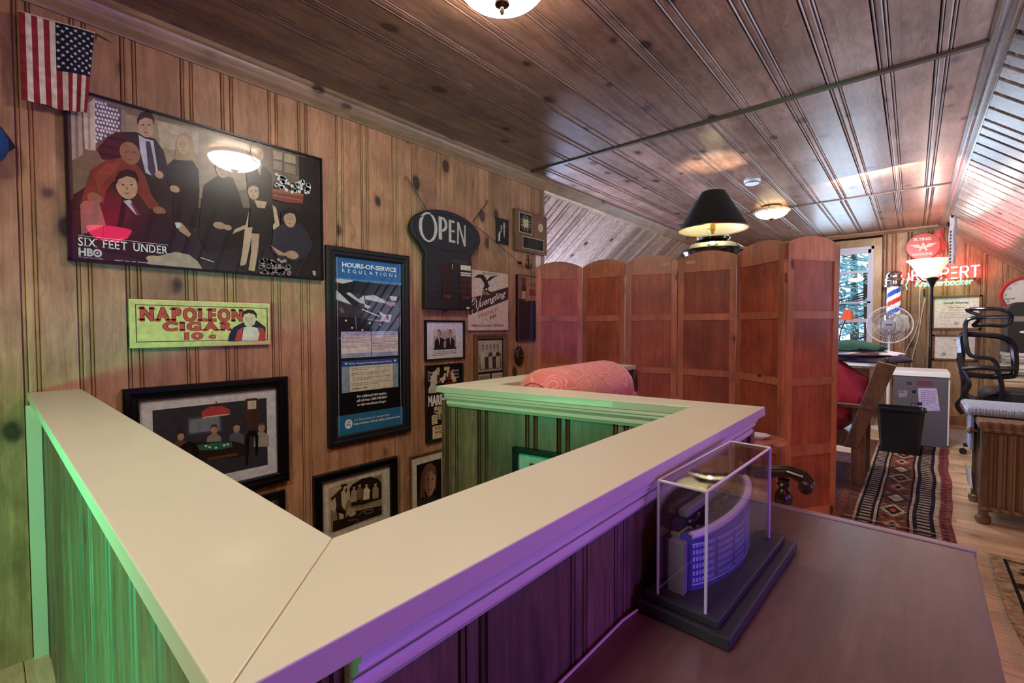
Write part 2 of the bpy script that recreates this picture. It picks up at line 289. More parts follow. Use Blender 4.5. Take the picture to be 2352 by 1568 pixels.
# shapes of the printed sheets, in percent of each sheet
ART = {
'poster': [
 ["rect","2a2220",0,0,100,100],
 ["poly","7d6a56",[[0.8,90.0],[7.4,99.8],[99.3,98.9],[99.1,78.5],[75.5,73.2],[73.5,52.2],[39.0,42.0],[29.8,63.9],[7.7,48.6],[0,35.9]]],
 ["poly","a08c72",[[16.4,93.9],[47.0,98.3],[62.8,96.3],[64.1,63.5],[43.5,49.8],[32.4,65.0],[16.1,70.3]]],
 ["poly","b9a78c",[[28.2,95.3],[43.3,95.3],[43.1,79.6],[29.3,78.5]]],
 ["poly","c4b59c",[[33.1,91.6],[42.5,91.0],[42.1,88.9],[33.0,89.6]]],
 ["poly","54443a",[[0.5,85.5],[1.4,86.8],[1.6,36.4],[0,34.7]]],
 ["poly","b5a595",[[1.6,87.1],[4.5,92.1],[4.6,63.2],[1.4,58.4]]],
 ["poly","8e7f72",[[2.6,87.7],[3.5,89.3],[3.4,60.4],[2.5,59.4]]],
 ["poly","d2c4b0",[[5.0,91.2],[8.5,98.8],[8.9,87.7],[8.3,67.0],[5.2,66.8]]],
 ["poly","a8988a",[[6.3,93.0],[7.0,94.5],[6.9,67.4],[6.2,67.1]]],
 ["poly","5c5862",[[8.5,98.2],[16.5,96.8],[16.3,83.3],[12.3,75.0],[10.5,69.1],[8.5,71.5]]],
 ["many","dfe2ea",[[8.9,96.7],[9.3,94.5],[8.8,91.9],[9.2,89.8],[8.7,87.1],[9.2,84.9],[8.7,82.3],[9.1,80.2],[8.6,77.5],[9.0,75.3],[8.5,72.8],[9.8,96.8],[10.3,94.7],[9.8,91.9],[10.2,89.8],[9.7,87.2],[10.1,84.9],[9.6,82.3],[10.1,80.2],[9.6,77.5],[10.0,75.3],[10.7,96.8],[11.1,94.7],[10.7,92.1],[11.1,89.8],[10.6,87.2],[11.0,85.1],[10.5,82.3],[10.9,80.2],[10.4,77.5],[11.7,97.0],[12.1,94.8],[11.6,92.1],[12.1,90.0],[11.6,87.2],[12.0,85.1],[11.5,82.3],[11.9,80.2],[11.4,77.5],[13.1,94.8],[12.6,92.1],[13.1,90.0],[12.5,87.2],[13.0,85.1],[12.5,82.3],[12.9,80.2],[14.1,94.8],[13.6,92.2],[14.1,90.0],[13.5,87.4],[14.0,85.1],[13.5,82.5],[13.9,80.2],[15.1,95.0],[14.6,92.2],[15.1,90.1],[14.5,87.4],[15.0,85.1],[14.5,82.5],[15.6,92.4],[15.6,87.4],[15.5,82.5]],0.4,1.0],
 ["poly","8f8074",[[16.5,96.5],[18.0,96.2],[17.9,83.0],[16.3,82.8]]],
 ["poly","6e5a4a",[[74.0,98.6],[87.6,98.9],[87.4,82.0],[74.7,80.1]]],
 ["poly","b7a283",[[75.3,97.0],[79.9,97.1],[79.8,91.0],[75.5,90.6]]],
 ["poly","b7a283",[[80.8,97.0],[86.6,97.4],[86.5,90.7],[80.8,90.4]]],
 ["poly","9c8870",[[75.5,89.2],[79.8,89.5],[79.7,82.8],[75.4,82.6]]],
 ["poly","9c8870",[[80.8,89.2],[86.5,89.2],[86.4,82.3],[80.7,82.2]]],
 ["poly","241c1a",[[88.1,98.2],[99.1,98.9],[98.1,1.4],[89.1,1.8],[88.6,56.6]]],
 ["poly","211c1e",[[8.6,68.2],[11.5,75.8],[14.5,81.3],[21.1,84.5],[23.6,83.3],[27.4,83.3],[30.3,76.6],[31.4,68.3],[31.0,57.1],[34.9,45.8],[26.8,43.2],[23.8,55.6],[19.5,62.4],[13.6,63.5],[10.2,62.7]]],
 ["poly","c3bfd0",[[21.9,83.1],[24.1,81.7],[26.8,81.7],[28.1,62.7],[25.7,58.8],[23.9,59.8],[22.2,73.1]]],
 ["poly","3b3548",[[24.2,80.2],[25.7,80.7],[27.6,60.1],[26.5,57.2],[24.8,62.1]]],
 ["ell","c09a7e",24.3,90.0,2.8,7.4],
 ["poly","2a1c18",[[21.6,88.9],[21.5,93.0],[22.7,97.4],[24.5,99.5],[26.5,99.2],[27.4,95.6],[27.1,91.8],[26.7,95.3],[24.4,95.4],[22.4,92.7]]],
 ["many","2c1c18",[[23.4,90.1],[25.5,91.2]],0.4,0.5],
 ["poly","a0745c",[[24.4,90.4],[24.7,87.8],[24.1,87.7]]],
 ["poly","8a4840",[[23.6,85.7],[25.1,86.5],[24.6,85.4],[24.1,85.2]]],
 ["ell","c09a7e",28.5,60.4,1.5,2.5],
 ["poly","7e3a2c",[[3.7,35.9],[6.7,54.9],[11.3,62.6],[16.0,66.2],[21.4,63.2],[23.6,58.0],[25.6,46.6],[28.4,39.4],[24.8,36.5],[21.8,44.0],[19.3,48.1],[13.4,50.7],[11.0,44.0],[10.1,35.6]]],
 ["poly","93483a",[[7.8,52.1],[11.2,60.3],[16.0,63.3],[14.7,58.1],[11.1,51.0],[8.8,42.2]]],
 ["ell","9a6c52",18.9,70.2,3.3,7.1],
 ["many","2c1c18",[[17.7,70.3],[20.3,71.4]],0.4,0.3],
 ["poly","a0745c",[[18.9,70.6],[19.3,68.2],[18.6,67.9]]],
 ["poly","8a4840",[[18.0,66.1],[19.8,66.8],[19.2,65.9],[18.5,65.6]]],
 ["ell","96684e",7.6,38.4,2.2,3.3],
 ["ell","96684e",28.2,36.8,2.3,2.5],
 ["poly","a88a60",[[34.1,69.6],[34.7,83.6],[36.2,90.3],[38.2,92.8],[40.7,90.7],[41.7,81.6],[42.6,71.7],[38.6,71.4]]],
 ["poly","15110f",[[31.0,67.0],[33.8,72.5],[36.6,73.1],[40.9,74.7],[43.0,69.1],[43.2,54.9],[41.7,29.7],[32.6,30.0],[33.2,51.6],[31.2,57.1]]],
 ["ell","c4a184",37.3,83.7,2.3,6.4],
 ["many","2c1c18",[[36.5,83.9],[38.2,84.6]],0.3,0.3],
 ["poly","a0745c",[[37.3,84.0],[37.6,81.9],[37.1,81.7]]],
 ["poly","8a4840",[[36.6,80.1],[37.9,80.7],[37.5,79.9],[37.1,79.6]]],
 ["ell","c09a7e",33.9,52.8,1.8,2.3],
 ["poly","1b171d",[[9.8,16.0],[10.6,33.5],[13.3,39.0],[19.2,38.5],[22.9,32.3],[29.4,35.3],[36.1,32.1],[40.9,20.4],[40.7,3.5],[31.5,2.0],[18.7,4.9],[10.5,6.8]]],
 ["poly","b9b2c0",[[16.3,39.3],[18.6,40.9],[21.5,32.0],[20.3,31.7]]],
 ["poly","5a2c38",[[18.6,38.5],[19.2,39.0],[21.3,32.4],[20.8,31.5]]],
 ["ell","c49c80",17.6,49.2,3.5,8.3],
 ["poly","1c1412",[[14.1,48.4],[14.0,52.8],[15.5,57.7],[17.8,59.8],[20.4,59.4],[21.5,55.3],[21.2,50.8],[20.6,54.9],[17.7,55.3],[15.1,52.4]]],
 ["many","2c1c18",[[16.4,49.5],[19.1,50.4]],0.5,0.4],
 ["poly","a0745c",[[17.6,49.6],[18.1,46.9],[17.3,46.6]]],
 ["poly","8a4840",[[16.7,44.6],[18.6,45.2],[17.9,44.1],[17.2,44.0]]],
 ["poly","b79078",[[33.6,29.5],[36.1,30.9],[39.6,24.0],[38.7,21.5],[35.3,25.0]]],
 ["poly","d8d2d6",[[33.6,30.3],[35.4,30.9],[36.0,28.3],[34.3,26.6]]],
 ["poly","a26a62",[[3.3,33.0],[4.2,35.5],[8.7,37.3],[10.7,23.1],[9.6,21.6],[3.4,15.1]]],  # salmon patch puts the pink lamp's reflection into the print
 ["poly","1d1815",[[43.4,43.2],[45.0,59.5],[50.4,68.0],[56.7,69.1],[59.0,60.3],[62.1,41.9],[61.9,20.7],[45.9,12.2],[42.4,23.3]]],
 ["ell","b49876",52.4,72.9,2.7,5.9],
 ["poly","6c5a44",[[49.6,72.0],[49.5,75.2],[50.7,78.7],[52.5,80.5],[54.5,80.2],[55.4,77.3],[55.1,74.3],[54.7,77.0],[52.4,77.2],[50.4,75.0]]],
 ["many","2c1c18",[[51.4,72.9],[53.5,73.8]],0.3,0.5],
 ["poly","a0745c",[[52.4,73.2],[52.7,71.2],[52.1,70.9]]],
 ["poly","8a4840",[[51.7,69.6],[53.1,70.0],[52.6,69.3],[52.0,69.1]]],
 ["ell","b79078",50.8,32.7,2.6,2.5],
 ["ell","b79078",54.2,32.1,1.7,2.0],
 ["poly","3a332c",[[62.5,74.0],[65.1,80.7],[71.2,83.1],[74.7,77.2],[74.5,46.7],[64.7,46.7]]],
 ["poly","c9bfa6",[[66.8,82.6],[69.9,83.7],[68.9,75.0]]],
 ["ell","c0a484",67.9,91.0,2.9,6.4],
 ["poly","8a7a60",[[65.0,90.0],[64.9,93.5],[66.0,97.4],[68.0,99.2],[70.1,99.1],[71.1,95.9],[70.8,92.5],[70.4,95.6],[68.0,95.6],[65.7,93.3]]],
 ["many","2c1c18",[[66.9,91.0],[69.1,91.9]],0.3,0.5],
 ["poly","a0745c",[[67.9,91.3],[68.3,89.2],[67.7,88.9]]],
 ["poly","8a4840",[[67.1,87.2],[68.7,88.0],[68.2,87.1],[67.6,86.8]]],
 ["poly","28211e",[[63.3,35.2],[64.8,52.4],[68.2,52.1],[74.4,53.9],[75.2,42.5],[67.9,31.4],[61.1,31.1]]],
 ["ell","cfae90",65.7,61.8,2.6,6.1],
 ["poly","2a1c16",[[63.0,61.2],[62.9,64.4],[64.0,67.9],[65.8,69.4],[67.7,69.1],[68.6,66.1],[68.4,63.0],[67.9,65.9],[65.7,66.2],[63.7,64.1]]],
 ["many","2c1c18",[[64.8,61.9],[66.8,62.7]],0.3,0.5],
 ["poly","a0745c",[[65.7,62.1],[66.0,60.3],[65.5,60.0]]],
 ["poly","8a4840",[[65.0,58.6],[66.4,59.1],[65.9,58.3],[65.5,58.1]]],
 ["poly","cfae90",[[66.0,55.7],[71.8,56.0],[70.8,50.7],[67.3,50.4]]],
 ["poly","cfae90",[[74.4,54.6],[76.2,53.0],[77.9,38.8],[75.6,39.7]]],
 ["ell","cfae90",76.2,37.6,1.7,3.8],
 ["poly","c9a88a",[[63.4,46.4],[62.0,36.2],[57.1,31.5],[56.1,27.9],[62.9,34.2]]],
 ["poly","cbaa8e",[[61.6,33.9],[65.0,34.9],[63.7,21.2],[61.7,6.7],[59.0,4.6],[60.6,20.5]]],
 ["poly","c2a084",[[64.4,30.4],[68.1,30.6],[67.3,17.7],[65.5,1.7],[62.7,2.0],[64.2,17.0]]],
 ["line","2c1c18",[[58.6,6.2],[61.6,3.2]],0.004],
 ["line","2c1c18",[[62.5,2.3],[65.5,1.7]],0.004],
 ["poly","8c4434",[[74.5,67.0],[82.0,68.8],[90.3,67.9],[89.7,60.0],[81.9,58.4],[74.4,59.1]]],
 ["poly","a85a44",[[74.5,67.0],[82.0,68.8],[90.3,67.9],[89.7,65.9],[74.5,64.8]]],
 ["line","c08a6a",[[74.9,62.1],[89.2,62.7]],0.003],
 ["many","4a5a44",[[87.0,74.4],[89.1,72.0],[90.2,78.2],[92.8,72.9],[89.1,74.6],[92.5,76.4],[76.9,71.1],[84.3,72.5],[92.9,76.6],[87.5,72.8],[92.0,72.3],[78.4,77.6],[84.3,67.6],[80.6,77.3]],1.4,1.9],
 ["many","e6e2da",[[87.0,74.4],[89.1,72.0],[90.2,78.2],[92.8,72.9],[89.1,74.6],[92.5,76.4],[76.9,71.1],[84.3,72.5],[92.9,76.6],[87.5,72.8],[92.0,72.3],[78.4,77.6],[84.3,67.6],[80.6,77.3],[85.7,69.9],[86.2,68.9],[76.7,78.7],[80.0,70.2],[81.1,73.8],[92.3,73.7],[89.6,78.1],[79.2,77.5],[90.2,76.6],[78.7,69.1],[86.9,75.3],[78.6,71.1],[76.4,70.2],[91.5,69.7],[79.9,74.4],[80.0,74.3],[93.5,74.7],[91.5,71.4],[81.3,76.3],[93.1,72.5],[85.6,69.4],[88.0,69.3],[79.9,77.3],[92.8,70.3],[88.3,76.7],[93.2,76.4],[91.9,73.2],[81.4,68.5],[82.5,73.8],[79.2,69.3],[78.9,72.9],[77.6,75.6]],0.9,1.4],
 ["poly","35303a",[[73.5,18.7],[74.6,35.0],[78.9,41.2],[88.5,44.4],[92.0,37.7],[94.9,27.5],[91.3,17.5],[85.3,12.6],[77.7,13.7]]],
 ["poly","231816",[[78.4,40.3],[78.5,49.3],[80.9,54.6],[85.2,56.0],[87.8,51.9],[87.5,42.8]]],
 ["ell","c09a7e",82.9,46.0,3.1,6.8],
 ["poly","201614",[[79.6,45.5],[79.5,49.2],[80.8,53.0],[83.0,54.6],[85.3,54.2],[86.3,50.7],[86.1,47.2],[85.6,50.5],[82.9,50.8],[80.4,48.7]]],
 ["many","2c1c18",[[81.7,46.3],[84.2,46.9]],0.4,0.3],
 ["poly","a0745c",[[82.9,46.4],[83.3,44.1],[82.6,44.0]]],
 ["poly","8a4840",[[82.0,42.3],[83.8,42.8],[83.1,41.9],[82.5,41.7]]],
 ["ell","b98f74",83.8,17.7,3.3,3.3],
 ["poly","b98f74",[[73.1,23.1],[79.5,18.4],[83.9,19.2],[83.3,16.1],[76.7,16.4]]],
 ["many","3c4a38",[[72.4,10.4],[69.2,10.2],[77.7,1.1],[70.4,11.6],[82.1,7.5],[73.7,9.7],[76.3,3.0],[74.4,7.6],[68.8,0.9],[68.5,5.9],[79.9,12.2],[78.3,1.8],[76.9,3.5],[69.6,6.8],[70.1,2.0],[72.2,7.0],[82.2,3.5],[81.9,8.4],[74.8,4.0],[74.7,9.3],[73.7,11.0],[73.2,0.6],[81.7,6.2],[75.0,8.8],[69.3,8.7]],1.5,1.9],
 ["many","a98a94",[[72.4,10.4],[69.2,10.2],[77.7,1.1],[70.4,11.6],[82.1,7.5],[73.7,9.7],[76.3,3.0],[74.4,7.6],[68.8,0.9],[68.5,5.9],[79.9,12.2],[78.3,1.8],[76.9,3.5],[69.6,6.8],[70.1,2.0],[72.2,7.0],[82.2,3.5],[81.9,8.4],[74.8,4.0],[74.7,9.3],[73.7,11.0],[73.2,0.6],[81.7,6.2],[75.0,8.8],[69.3,8.7],[79.1,2.9],[73.0,3.0],[79.0,5.0],[77.4,4.0],[73.0,4.1],[72.0,6.5],[78.9,5.0],[72.1,0.9],[77.2,6.1],[68.2,5.2],[71.5,4.3],[74.4,2.9],[77.1,3.5],[72.8,4.7],[78.4,3.2],[72.8,2.3],[80.3,5.3],[81.9,2.1],[75.3,6.5],[70.3,2.1],[81.3,8.1],[77.8,4.6],[78.4,11.4],[79.1,6.4],[77.4,8.1],[76.8,3.7],[77.0,4.4],[68.5,9.9],[74.1,4.9],[71.1,4.0],[77.0,12.8],[74.6,10.0],[68.9,10.2],[72.4,10.4],[70.8,11.7]],1.0,1.2],
 ["poly","b09a88",[[23.1,1.2],[25.0,5.3],[33.7,10.7],[38.6,9.6],[41.8,5.6],[43.6,0.6],[24.9,0.8]]],
 ["ell","c4a088",26.0,4.6,2.8,2.2],
 ["line","cfc9c0",[[42.9,8.4],[48.1,6.2]],0.004],
 ["many","b8b0a4",[[95.2,5.6],[95.4,3.8]],1.0,1.2]],
'man': [
 ["poly","26283a",[[65.1,10.0],[66.3,27.3],[69.7,42.6],[76.8,53.6],[88.4,58.9],[95.7,42.6],[95.4,9.6]]],
 ["poly","c5483e",[[70.1,11.0],[72.9,34.9],[76.8,42.6],[75.9,11.0]]],
 ["poly","c5483e",[[88.8,10.0],[89.7,42.6],[93.9,38.8],[95.5,26.8],[95.4,10.5]]],
 ["poly","e6dfc8",[[75.8,11.0],[77.7,42.6],[82.9,45.0],[88.9,40.7],[90.4,26.8],[88.8,10.0]]],
 ["poly","332420",[[76.6,64.1],[77.2,78.9],[81.1,84.7],[85.9,83.3],[88.6,74.6],[88.2,62.7],[85.7,70.3],[79.0,72.2]]],
 ["poly","e2c3a0",[[77.9,72.2],[81.8,76.1],[86.5,72.7],[88.1,62.7],[86.3,48.8],[81.5,42.1],[78.6,46.9],[77.9,58.4]]],
 ["line","4a3228",[[79.0,64.1],[80.9,64.6]],0.002],
 ["line","4a3228",[[83.1,64.1],[85.0,64.6]],0.002],
 ["line","a0664c",[[80.6,51.7],[82.9,51.7]],0.002],
 ["line","b08a6a",[[81.5,63.2],[80.7,56.0],[81.8,56.0]],0.0015],
 ["many","c9b48c",[[82.7,31.6],[82.7,24.4],[82.7,17.7]],0.5,1.9]],
'cards': [
 ["poly","4c4a52",[[31.3,77.0],[55.2,76.8],[55.6,57.4],[31.0,58.5]]],
 ["poly","7a8086",[[32.5,74.6],[53.7,74.6],[54.0,59.8],[32.4,60.7]]],
 ["poly","4a3024",[[73.9,89.5],[83.2,89.3],[82.8,55.2],[73.6,57.2]]],
 ["poly","c9c0a4",[[75.5,86.9],[82.3,86.7],[82.3,77.2],[75.3,77.6]]],
 ["line","2a1c14",[[78.4,82.3],[80.5,84.3]],0.002],
 ["poly","b4443e",[[41.1,81.2],[46.7,85.6],[55.8,84.7],[61.5,80.1],[61.7,75.2],[51.0,75.4],[41.1,75.0]]],
 ["poly","d8b8a0",[[41.1,75.4],[51.0,75.9],[61.7,75.4],[60.8,74.3],[51.0,74.3],[42.1,74.3]]],
 ["line","6a2a26",[[51.6,89.8],[51.4,84.9]],0.004],
 ["poly","6a4a34",[[21.2,41.7],[21.9,53.2],[24.9,55.4],[28.2,54.7],[31.2,51.0],[31.3,39.1]]],
 ["ell","b08a70",26.6,59.1,2.3,4.4],
 ["poly","3a241a",[[24.3,59.8],[24.2,62.2],[25.2,64.4],[26.8,64.9],[28.4,63.5],[29.1,60.9],[28.9,58.7],[28.5,61.1],[26.6,62.2],[24.9,61.8]]],
 ["many","2c1c18",[[25.7,59.6],[27.5,59.1]],0.4,0.2],
 ["poly","a0745c",[[26.6,59.4],[27.0,57.6],[26.4,57.8]]],
 ["poly","8a4840",[[25.9,56.9],[27.3,56.5],[26.8,56.3],[26.4,56.3]]],
 ["poly","8c8478",[[43.5,42.6],[44.6,54.5],[47.7,56.9],[51.4,56.3],[54.5,52.3],[54.9,39.8]]],
 ["ell","b08a70",49.7,60.7,2.4,4.8],
 ["poly","5a3222",[[47.0,61.6],[47.0,64.2],[48.1,66.4],[49.7,66.9],[51.6,65.5],[52.3,62.9],[52.1,60.5],[51.7,62.9],[49.7,64.2],[47.7,63.5]]],
 ["many","2c1c18",[[48.8,61.3],[50.7,60.9]],0.2,0.3],
 ["poly","a0745c",[[49.7,60.9],[50.0,59.4],[49.5,59.4]]],
 ["poly","8a4840",[[49.0,58.5],[50.3,58.3],[49.8,57.8],[49.3,57.8]]],
 ["poly","5a5c64",[[59.9,40.4],[61.0,52.5],[64.3,55.0],[68.2,54.3],[71.6,50.1],[72.0,37.3]]],
 ["ell","b08a70",66.4,58.9,2.6,4.9],
 ["poly","2c2c30",[[63.6,59.8],[63.6,62.4],[64.7,64.6],[66.4,65.1],[68.3,64.0],[69.2,61.1],[69.0,58.7],[68.7,61.1],[66.4,62.4],[64.3,61.8]]],
 ["many","2c1c18",[[65.4,59.6],[67.5,59.1]],0.3,0.2],
 ["poly","a0745c",[[66.4,59.1],[66.8,57.4],[66.1,57.6]]],
 ["poly","8a4840",[[65.5,56.5],[67.1,56.3],[66.6,55.8],[66.1,56.1]]],
 ["poly","a89c8c",[[79.5,35.4],[80.5,48.1],[84.2,50.8],[88.4,49.9],[92.1,45.5],[92.4,32.3]]],
 ["ell","b08a70",86.3,54.7,2.8,5.1],
 ["poly","6a4630",[[83.3,55.6],[83.3,58.5],[84.4,60.7],[86.5,61.1],[88.4,59.8],[89.4,56.9],[89.1,54.3],[88.7,56.9],[86.3,58.3],[84.2,57.8]]],
 ["many","2c1c18",[[85.3,55.4],[87.5,55.0]],0.3,0.2],
 ["poly","a0745c",[[86.3,55.0],[86.6,53.2],[86.1,53.2]]],
 ["poly","8a4840",[[85.4,52.3],[87.2,51.9],[86.5,51.7],[86.0,51.7]]],
 ["poly","2c1e16",[[23.1,49.7],[36.6,50.6],[62.9,45.9],[75.8,38.2],[75.7,27.2],[44.4,30.3],[29.6,36.2]]],
 ["poly","2f6a50",[[37.6,47.7],[51.7,47.2],[62.4,45.0],[62.9,39.5],[51.7,38.9],[38.7,42.2]]],
 ["poly","5c3c28",[[44.4,32.9],[66.6,32.3],[66.6,29.2],[44.4,29.6]]],
 ["many","e6e0d4",[[43.4,45.3],[46.0,43.5],[56.6,42.8],[59.4,43.1],[50.5,41.7]],1.0,1.1],
 ["poly","15100e",[[26.4,42.2],[27.7,51.0],[32.0,52.8],[36.6,49.7],[38.1,37.3],[36.2,29.2],[34.6,40.0],[32.0,47.5],[29.1,41.3]]],
 ["poly","15100e",[[72.7,17.1],[73.4,49.9],[76.2,53.9],[81.4,53.2],[83.5,47.5],[82.8,25.2],[81.1,25.7],[80.7,47.2],[76.7,49.0],[74.4,16.4]]]],
'truck': [
 ["poly","3a3436",[[0.8,87.2],[96.2,86.4],[93.2,52.9],[0,54.1]]],
 ["poly","cfccc4",[[1.2,87.4],[25.6,87.2],[23.9,85.7],[12.9,84.7],[1.0,85.7]]],
 ["poly","1a1618",[[0.6,84.3],[13.7,85.1],[25.6,86.6],[96.2,86.0],[94.3,77.0],[76.6,79.5],[66.2,77.3],[32.9,79.6],[20.0,80.1],[9.2,80.2],[1.0,81.4]]],
 ["poly","c4c8c4",[[0.6,81.4],[7.5,80.2],[18.0,75.5],[23.9,73.2],[11.8,74.7],[0,76.3]]],
 ["poly","c6cac6",[[15.5,79.6],[20.9,80.3],[32.9,76.6],[40.5,79.0],[42.2,74.1],[36.6,74.4],[27.1,76.1]]],
 ["poly","d0ccc8",[[42.4,78.7],[55.2,79.6],[63.2,78.3],[76.6,75.8],[89.3,75.6],[88.2,73.6],[66.2,75.3],[52.2,76.2],[42.4,76.8]]],
 ["poly","b08a80",[[70.3,75.7],[80.9,75.5],[89.3,74.9],[82.8,73.1],[74.4,74.4]]],
 ["poly","1a1618",[[4.0,80.7],[11.8,80.6],[36.6,74.0],[66.4,67.4],[64.9,65.8],[55.8,66.1],[36.4,70.2],[22.6,73.8]]],
 ["poly","cfccc8",[[78.7,79.5],[91.7,79.4],[90.4,76.9],[83.0,76.8]]],
 ["poly","d8d4d0",[[41.4,74.1],[50.6,72.7],[46.1,71.4],[41.8,72.2]]],
 ["poly","d6cfcb",[[61.9,70.5],[72.2,68.2],[82.8,68.2],[78.3,63.1],[64.9,64.6],[67.1,66.6]]],
 ["poly","3a2422",[[74.2,67.9],[77.4,67.7],[77.4,65.1],[74.2,65.5]]],
 ["poly","d9d2cc",[[38.3,71.3],[63.8,67.4],[63.0,66.8],[37.5,70.6]]],
 ["poly","7a5a54",[[6.4,71.7],[10.7,71.4],[13.7,68.8],[8.8,68.4]]],
 ["poly","141214",[[0.1,66.5],[28.8,66.3],[63.8,63.8],[90.2,63.4],[92.1,55.3],[60.6,54.7],[20.2,57.3],[0,54.5]]],
 ["poly","8a80a8",[[8.3,55.2],[12.9,57.0],[21.9,57.7],[37.9,56.8],[57.6,54.8],[32.1,54.6]]],
 ["poly","6a5f78",[[3.2,54.1],[8.3,55.2],[93.2,54.5],[92.1,52.9]]],
 ["many","e8e0dc",[[48.7,63.0],[64.9,62.0],[23.4,60.4],[37.9,59.1],[15.0,64.4]],1.5,0.6],
 ["poly","6a5260",[[52.6,58.0],[65.8,58.6],[71.8,57.5],[55.6,56.9]]],
 ["line","a89c94",[[28.4,66.7],[29.1,59.9]],0.004],
 ["line","b09a90",[[45.9,65.3],[73.1,64.0]],0.005]],
'etch': [
 ["poly","c4ac84",[[9.9,86.9],[36.1,90.5],[56.2,88.0],[55.9,70.1],[35.7,57.8],[9.7,67.3]]],
 ["poly","2a1e16",[[56.2,88.0],[69.2,86.9],[80.0,80.4],[85.9,70.4],[85.5,43.6],[59.9,43.0],[40.5,46.4],[37.7,76.5],[41.9,83.0]]],
 ["poly","3a2c20",[[12.1,70.1],[26.2,81.3],[32.8,83.0],[35.0,77.4],[30.8,59.5],[32.4,41.6],[30.4,17.3],[22.5,19.8],[19.6,44.7],[18.3,60.3]]],
 ["poly","d0b890",[[26.2,74.6],[30.2,79.1],[32.6,72.3],[34.1,58.4],[30.6,44.1],[26.9,53.4]]],
 ["poly","d0b890",[[11.2,62.0],[18.3,69.8],[19.6,56.1],[17.2,43.9],[12.6,51.1]]],
 ["poly","1c140e",[[25.6,85.5],[27.1,87.2],[32.8,86.6],[35.7,84.1],[32.8,82.1],[28.0,81.8]]],
 ["ell","caa880",31.5,80.4,2.2,3.4],
 ["poly","1c140e",[[18.9,50.8],[30.6,43.3],[32.2,36.9],[25.8,39.4],[19.6,46.6]]],
 ["poly","c9b088",[[22.7,42.5],[29.1,38.3],[29.5,19.6],[24.9,20.7]]],
 ["poly","b09a74",[[39.4,53.6],[40.1,70.9],[42.5,73.7],[46.3,72.6],[48.7,66.8],[48.0,52.2]]],
 ["ell","c4a67e",44.3,76.8,1.7,3.1],
 ["ell","2a1e16",44.3,79.6,2.0,2.0],
 ["poly","7a6448",[[47.8,54.5],[48.2,71.8],[50.9,74.9],[54.6,73.7],[57.3,67.9],[56.6,53.1]]],
 ["ell","c4a67e",52.6,77.7,1.8,3.3],
 ["ell","2a1e16",52.6,80.7,2.0,2.0],
 ["poly","e0cca4",[[57.5,50.8],[58.1,68.4],[60.8,71.5],[64.8,70.4],[67.2,64.2],[66.7,49.4]]],
 ["ell","c4a67e",62.6,74.6,1.9,3.3],
 ["ell","2a1e16",62.6,77.4,1.9,1.9],
 ["poly","a88e68",[[71.1,47.8],[71.8,65.9],[74.4,69.0],[78.4,67.6],[81.1,61.7],[80.6,46.6]]],
 ["ell","c4a67e",76.2,72.1,2.0,3.3],
 ["ell","2a1e16",76.2,74.9,2.2,2.2],
 ["poly","e0cca4",[[57.3,67.9],[62.6,72.1],[68.1,64.0],[66.3,59.8],[60.1,60.9]]],
 ["poly","a89068",[[45.4,38.5],[85.5,41.6],[85.5,29.3],[47.1,29.1]]],
 ["poly","2c2018",[[14.8,32.4],[30.6,30.7],[45.4,36.6],[85.5,31.3],[85.2,15.9],[46.9,15.4],[14.5,14.5]]],
 ["poly","bfa67c",[[35.7,45.3],[43.8,42.2],[47.1,31.0],[38.8,29.6],[33.9,37.2]]],
 ["line","a89068",[[49.6,28.2],[59.0,33.2],[71.4,29.6],[72.2,25.1],[60.8,25.7],[59.0,33.2]],0.003],
 ["line","8a7452",[[35.5,25.1],[50.4,20.9],[46.9,15.4]],0.003],
 ["line","2a1e16",[[80.4,11.2],[82.4,13.1]],0.0016],
 ["line","5a4632",[[21.8,34.9],[24.0,32.1]],0.0016],
 ["line","5a4632",[[53.5,40.5],[55.9,41.6]],0.0016],
 ["line","5a4632",[[68.3,19.8],[70.7,18.7]],0.0016],
 ["line","2a1e16",[[41.6,62.0],[43.6,64.0]],0.0016],
 ["line","b49c74",[[78.4,14.2],[80.0,14.0]],0.0016],
 ["line","2a1e16",[[22.7,68.2],[24.0,69.6]],0.0016],
 ["line","2a1e16",[[46.0,17.3],[49.3,14.8]],0.0016],
 ["line","5a4632",[[41.6,53.4],[44.5,52.0]],0.0016],
 ["line","2a1e16",[[34.6,21.5],[37.7,17.6]],0.0016],
 ["line","2a1e16",[[38.1,34.9],[40.3,33.2]],0.0016],
 ["line","5a4632",[[78.2,39.7],[80.8,36.6]],0.0016],
 ["line","b49c74",[[42.1,24.0],[45.2,23.7]],0.0016],
 ["line","5a4632",[[62.3,44.1],[65.4,44.7]],0.0016],
 ["line","5a4632",[[70.7,18.2],[72.7,16.8]],0.0016],
 ["line","b49c74",[[80.6,26.3],[83.0,25.1]],0.0016],
 ["line","5a4632",[[54.2,50.8],[56.4,48.6]],0.0016],
 ["line","5a4632",[[78.9,31.8],[81.7,33.2]],0.0016],
 ["line","2a1e16",[[76.9,58.9],[79.5,56.7]],0.0016],
 ["line","2a1e16",[[13.7,49.4],[16.1,47.5]],0.0016],
 ["line","2a1e16",[[19.8,66.8],[21.6,64.2]],0.0016],
 ["line","2a1e16",[[62.1,71.8],[63.9,72.1]],0.0016],
 ["line","2a1e16",[[12.1,77.1],[14.8,78.5]],0.0016],
 ["line","2a1e16",[[11.9,69.0],[14.5,66.5]],0.0016],
 ["line","2a1e16",[[47.6,76.5],[48.9,75.7]],0.0016],
 ["line","b49c74",[[13.0,63.7],[15.4,62.3]],0.0016],
 ["line","b49c74",[[30.2,51.4],[32.8,51.7]],0.0016],
 ["line","b49c74",[[63.4,18.4],[66.1,15.9]],0.0016],
 ["line","5a4632",[[43.8,64.0],[46.7,62.0]],0.0016],
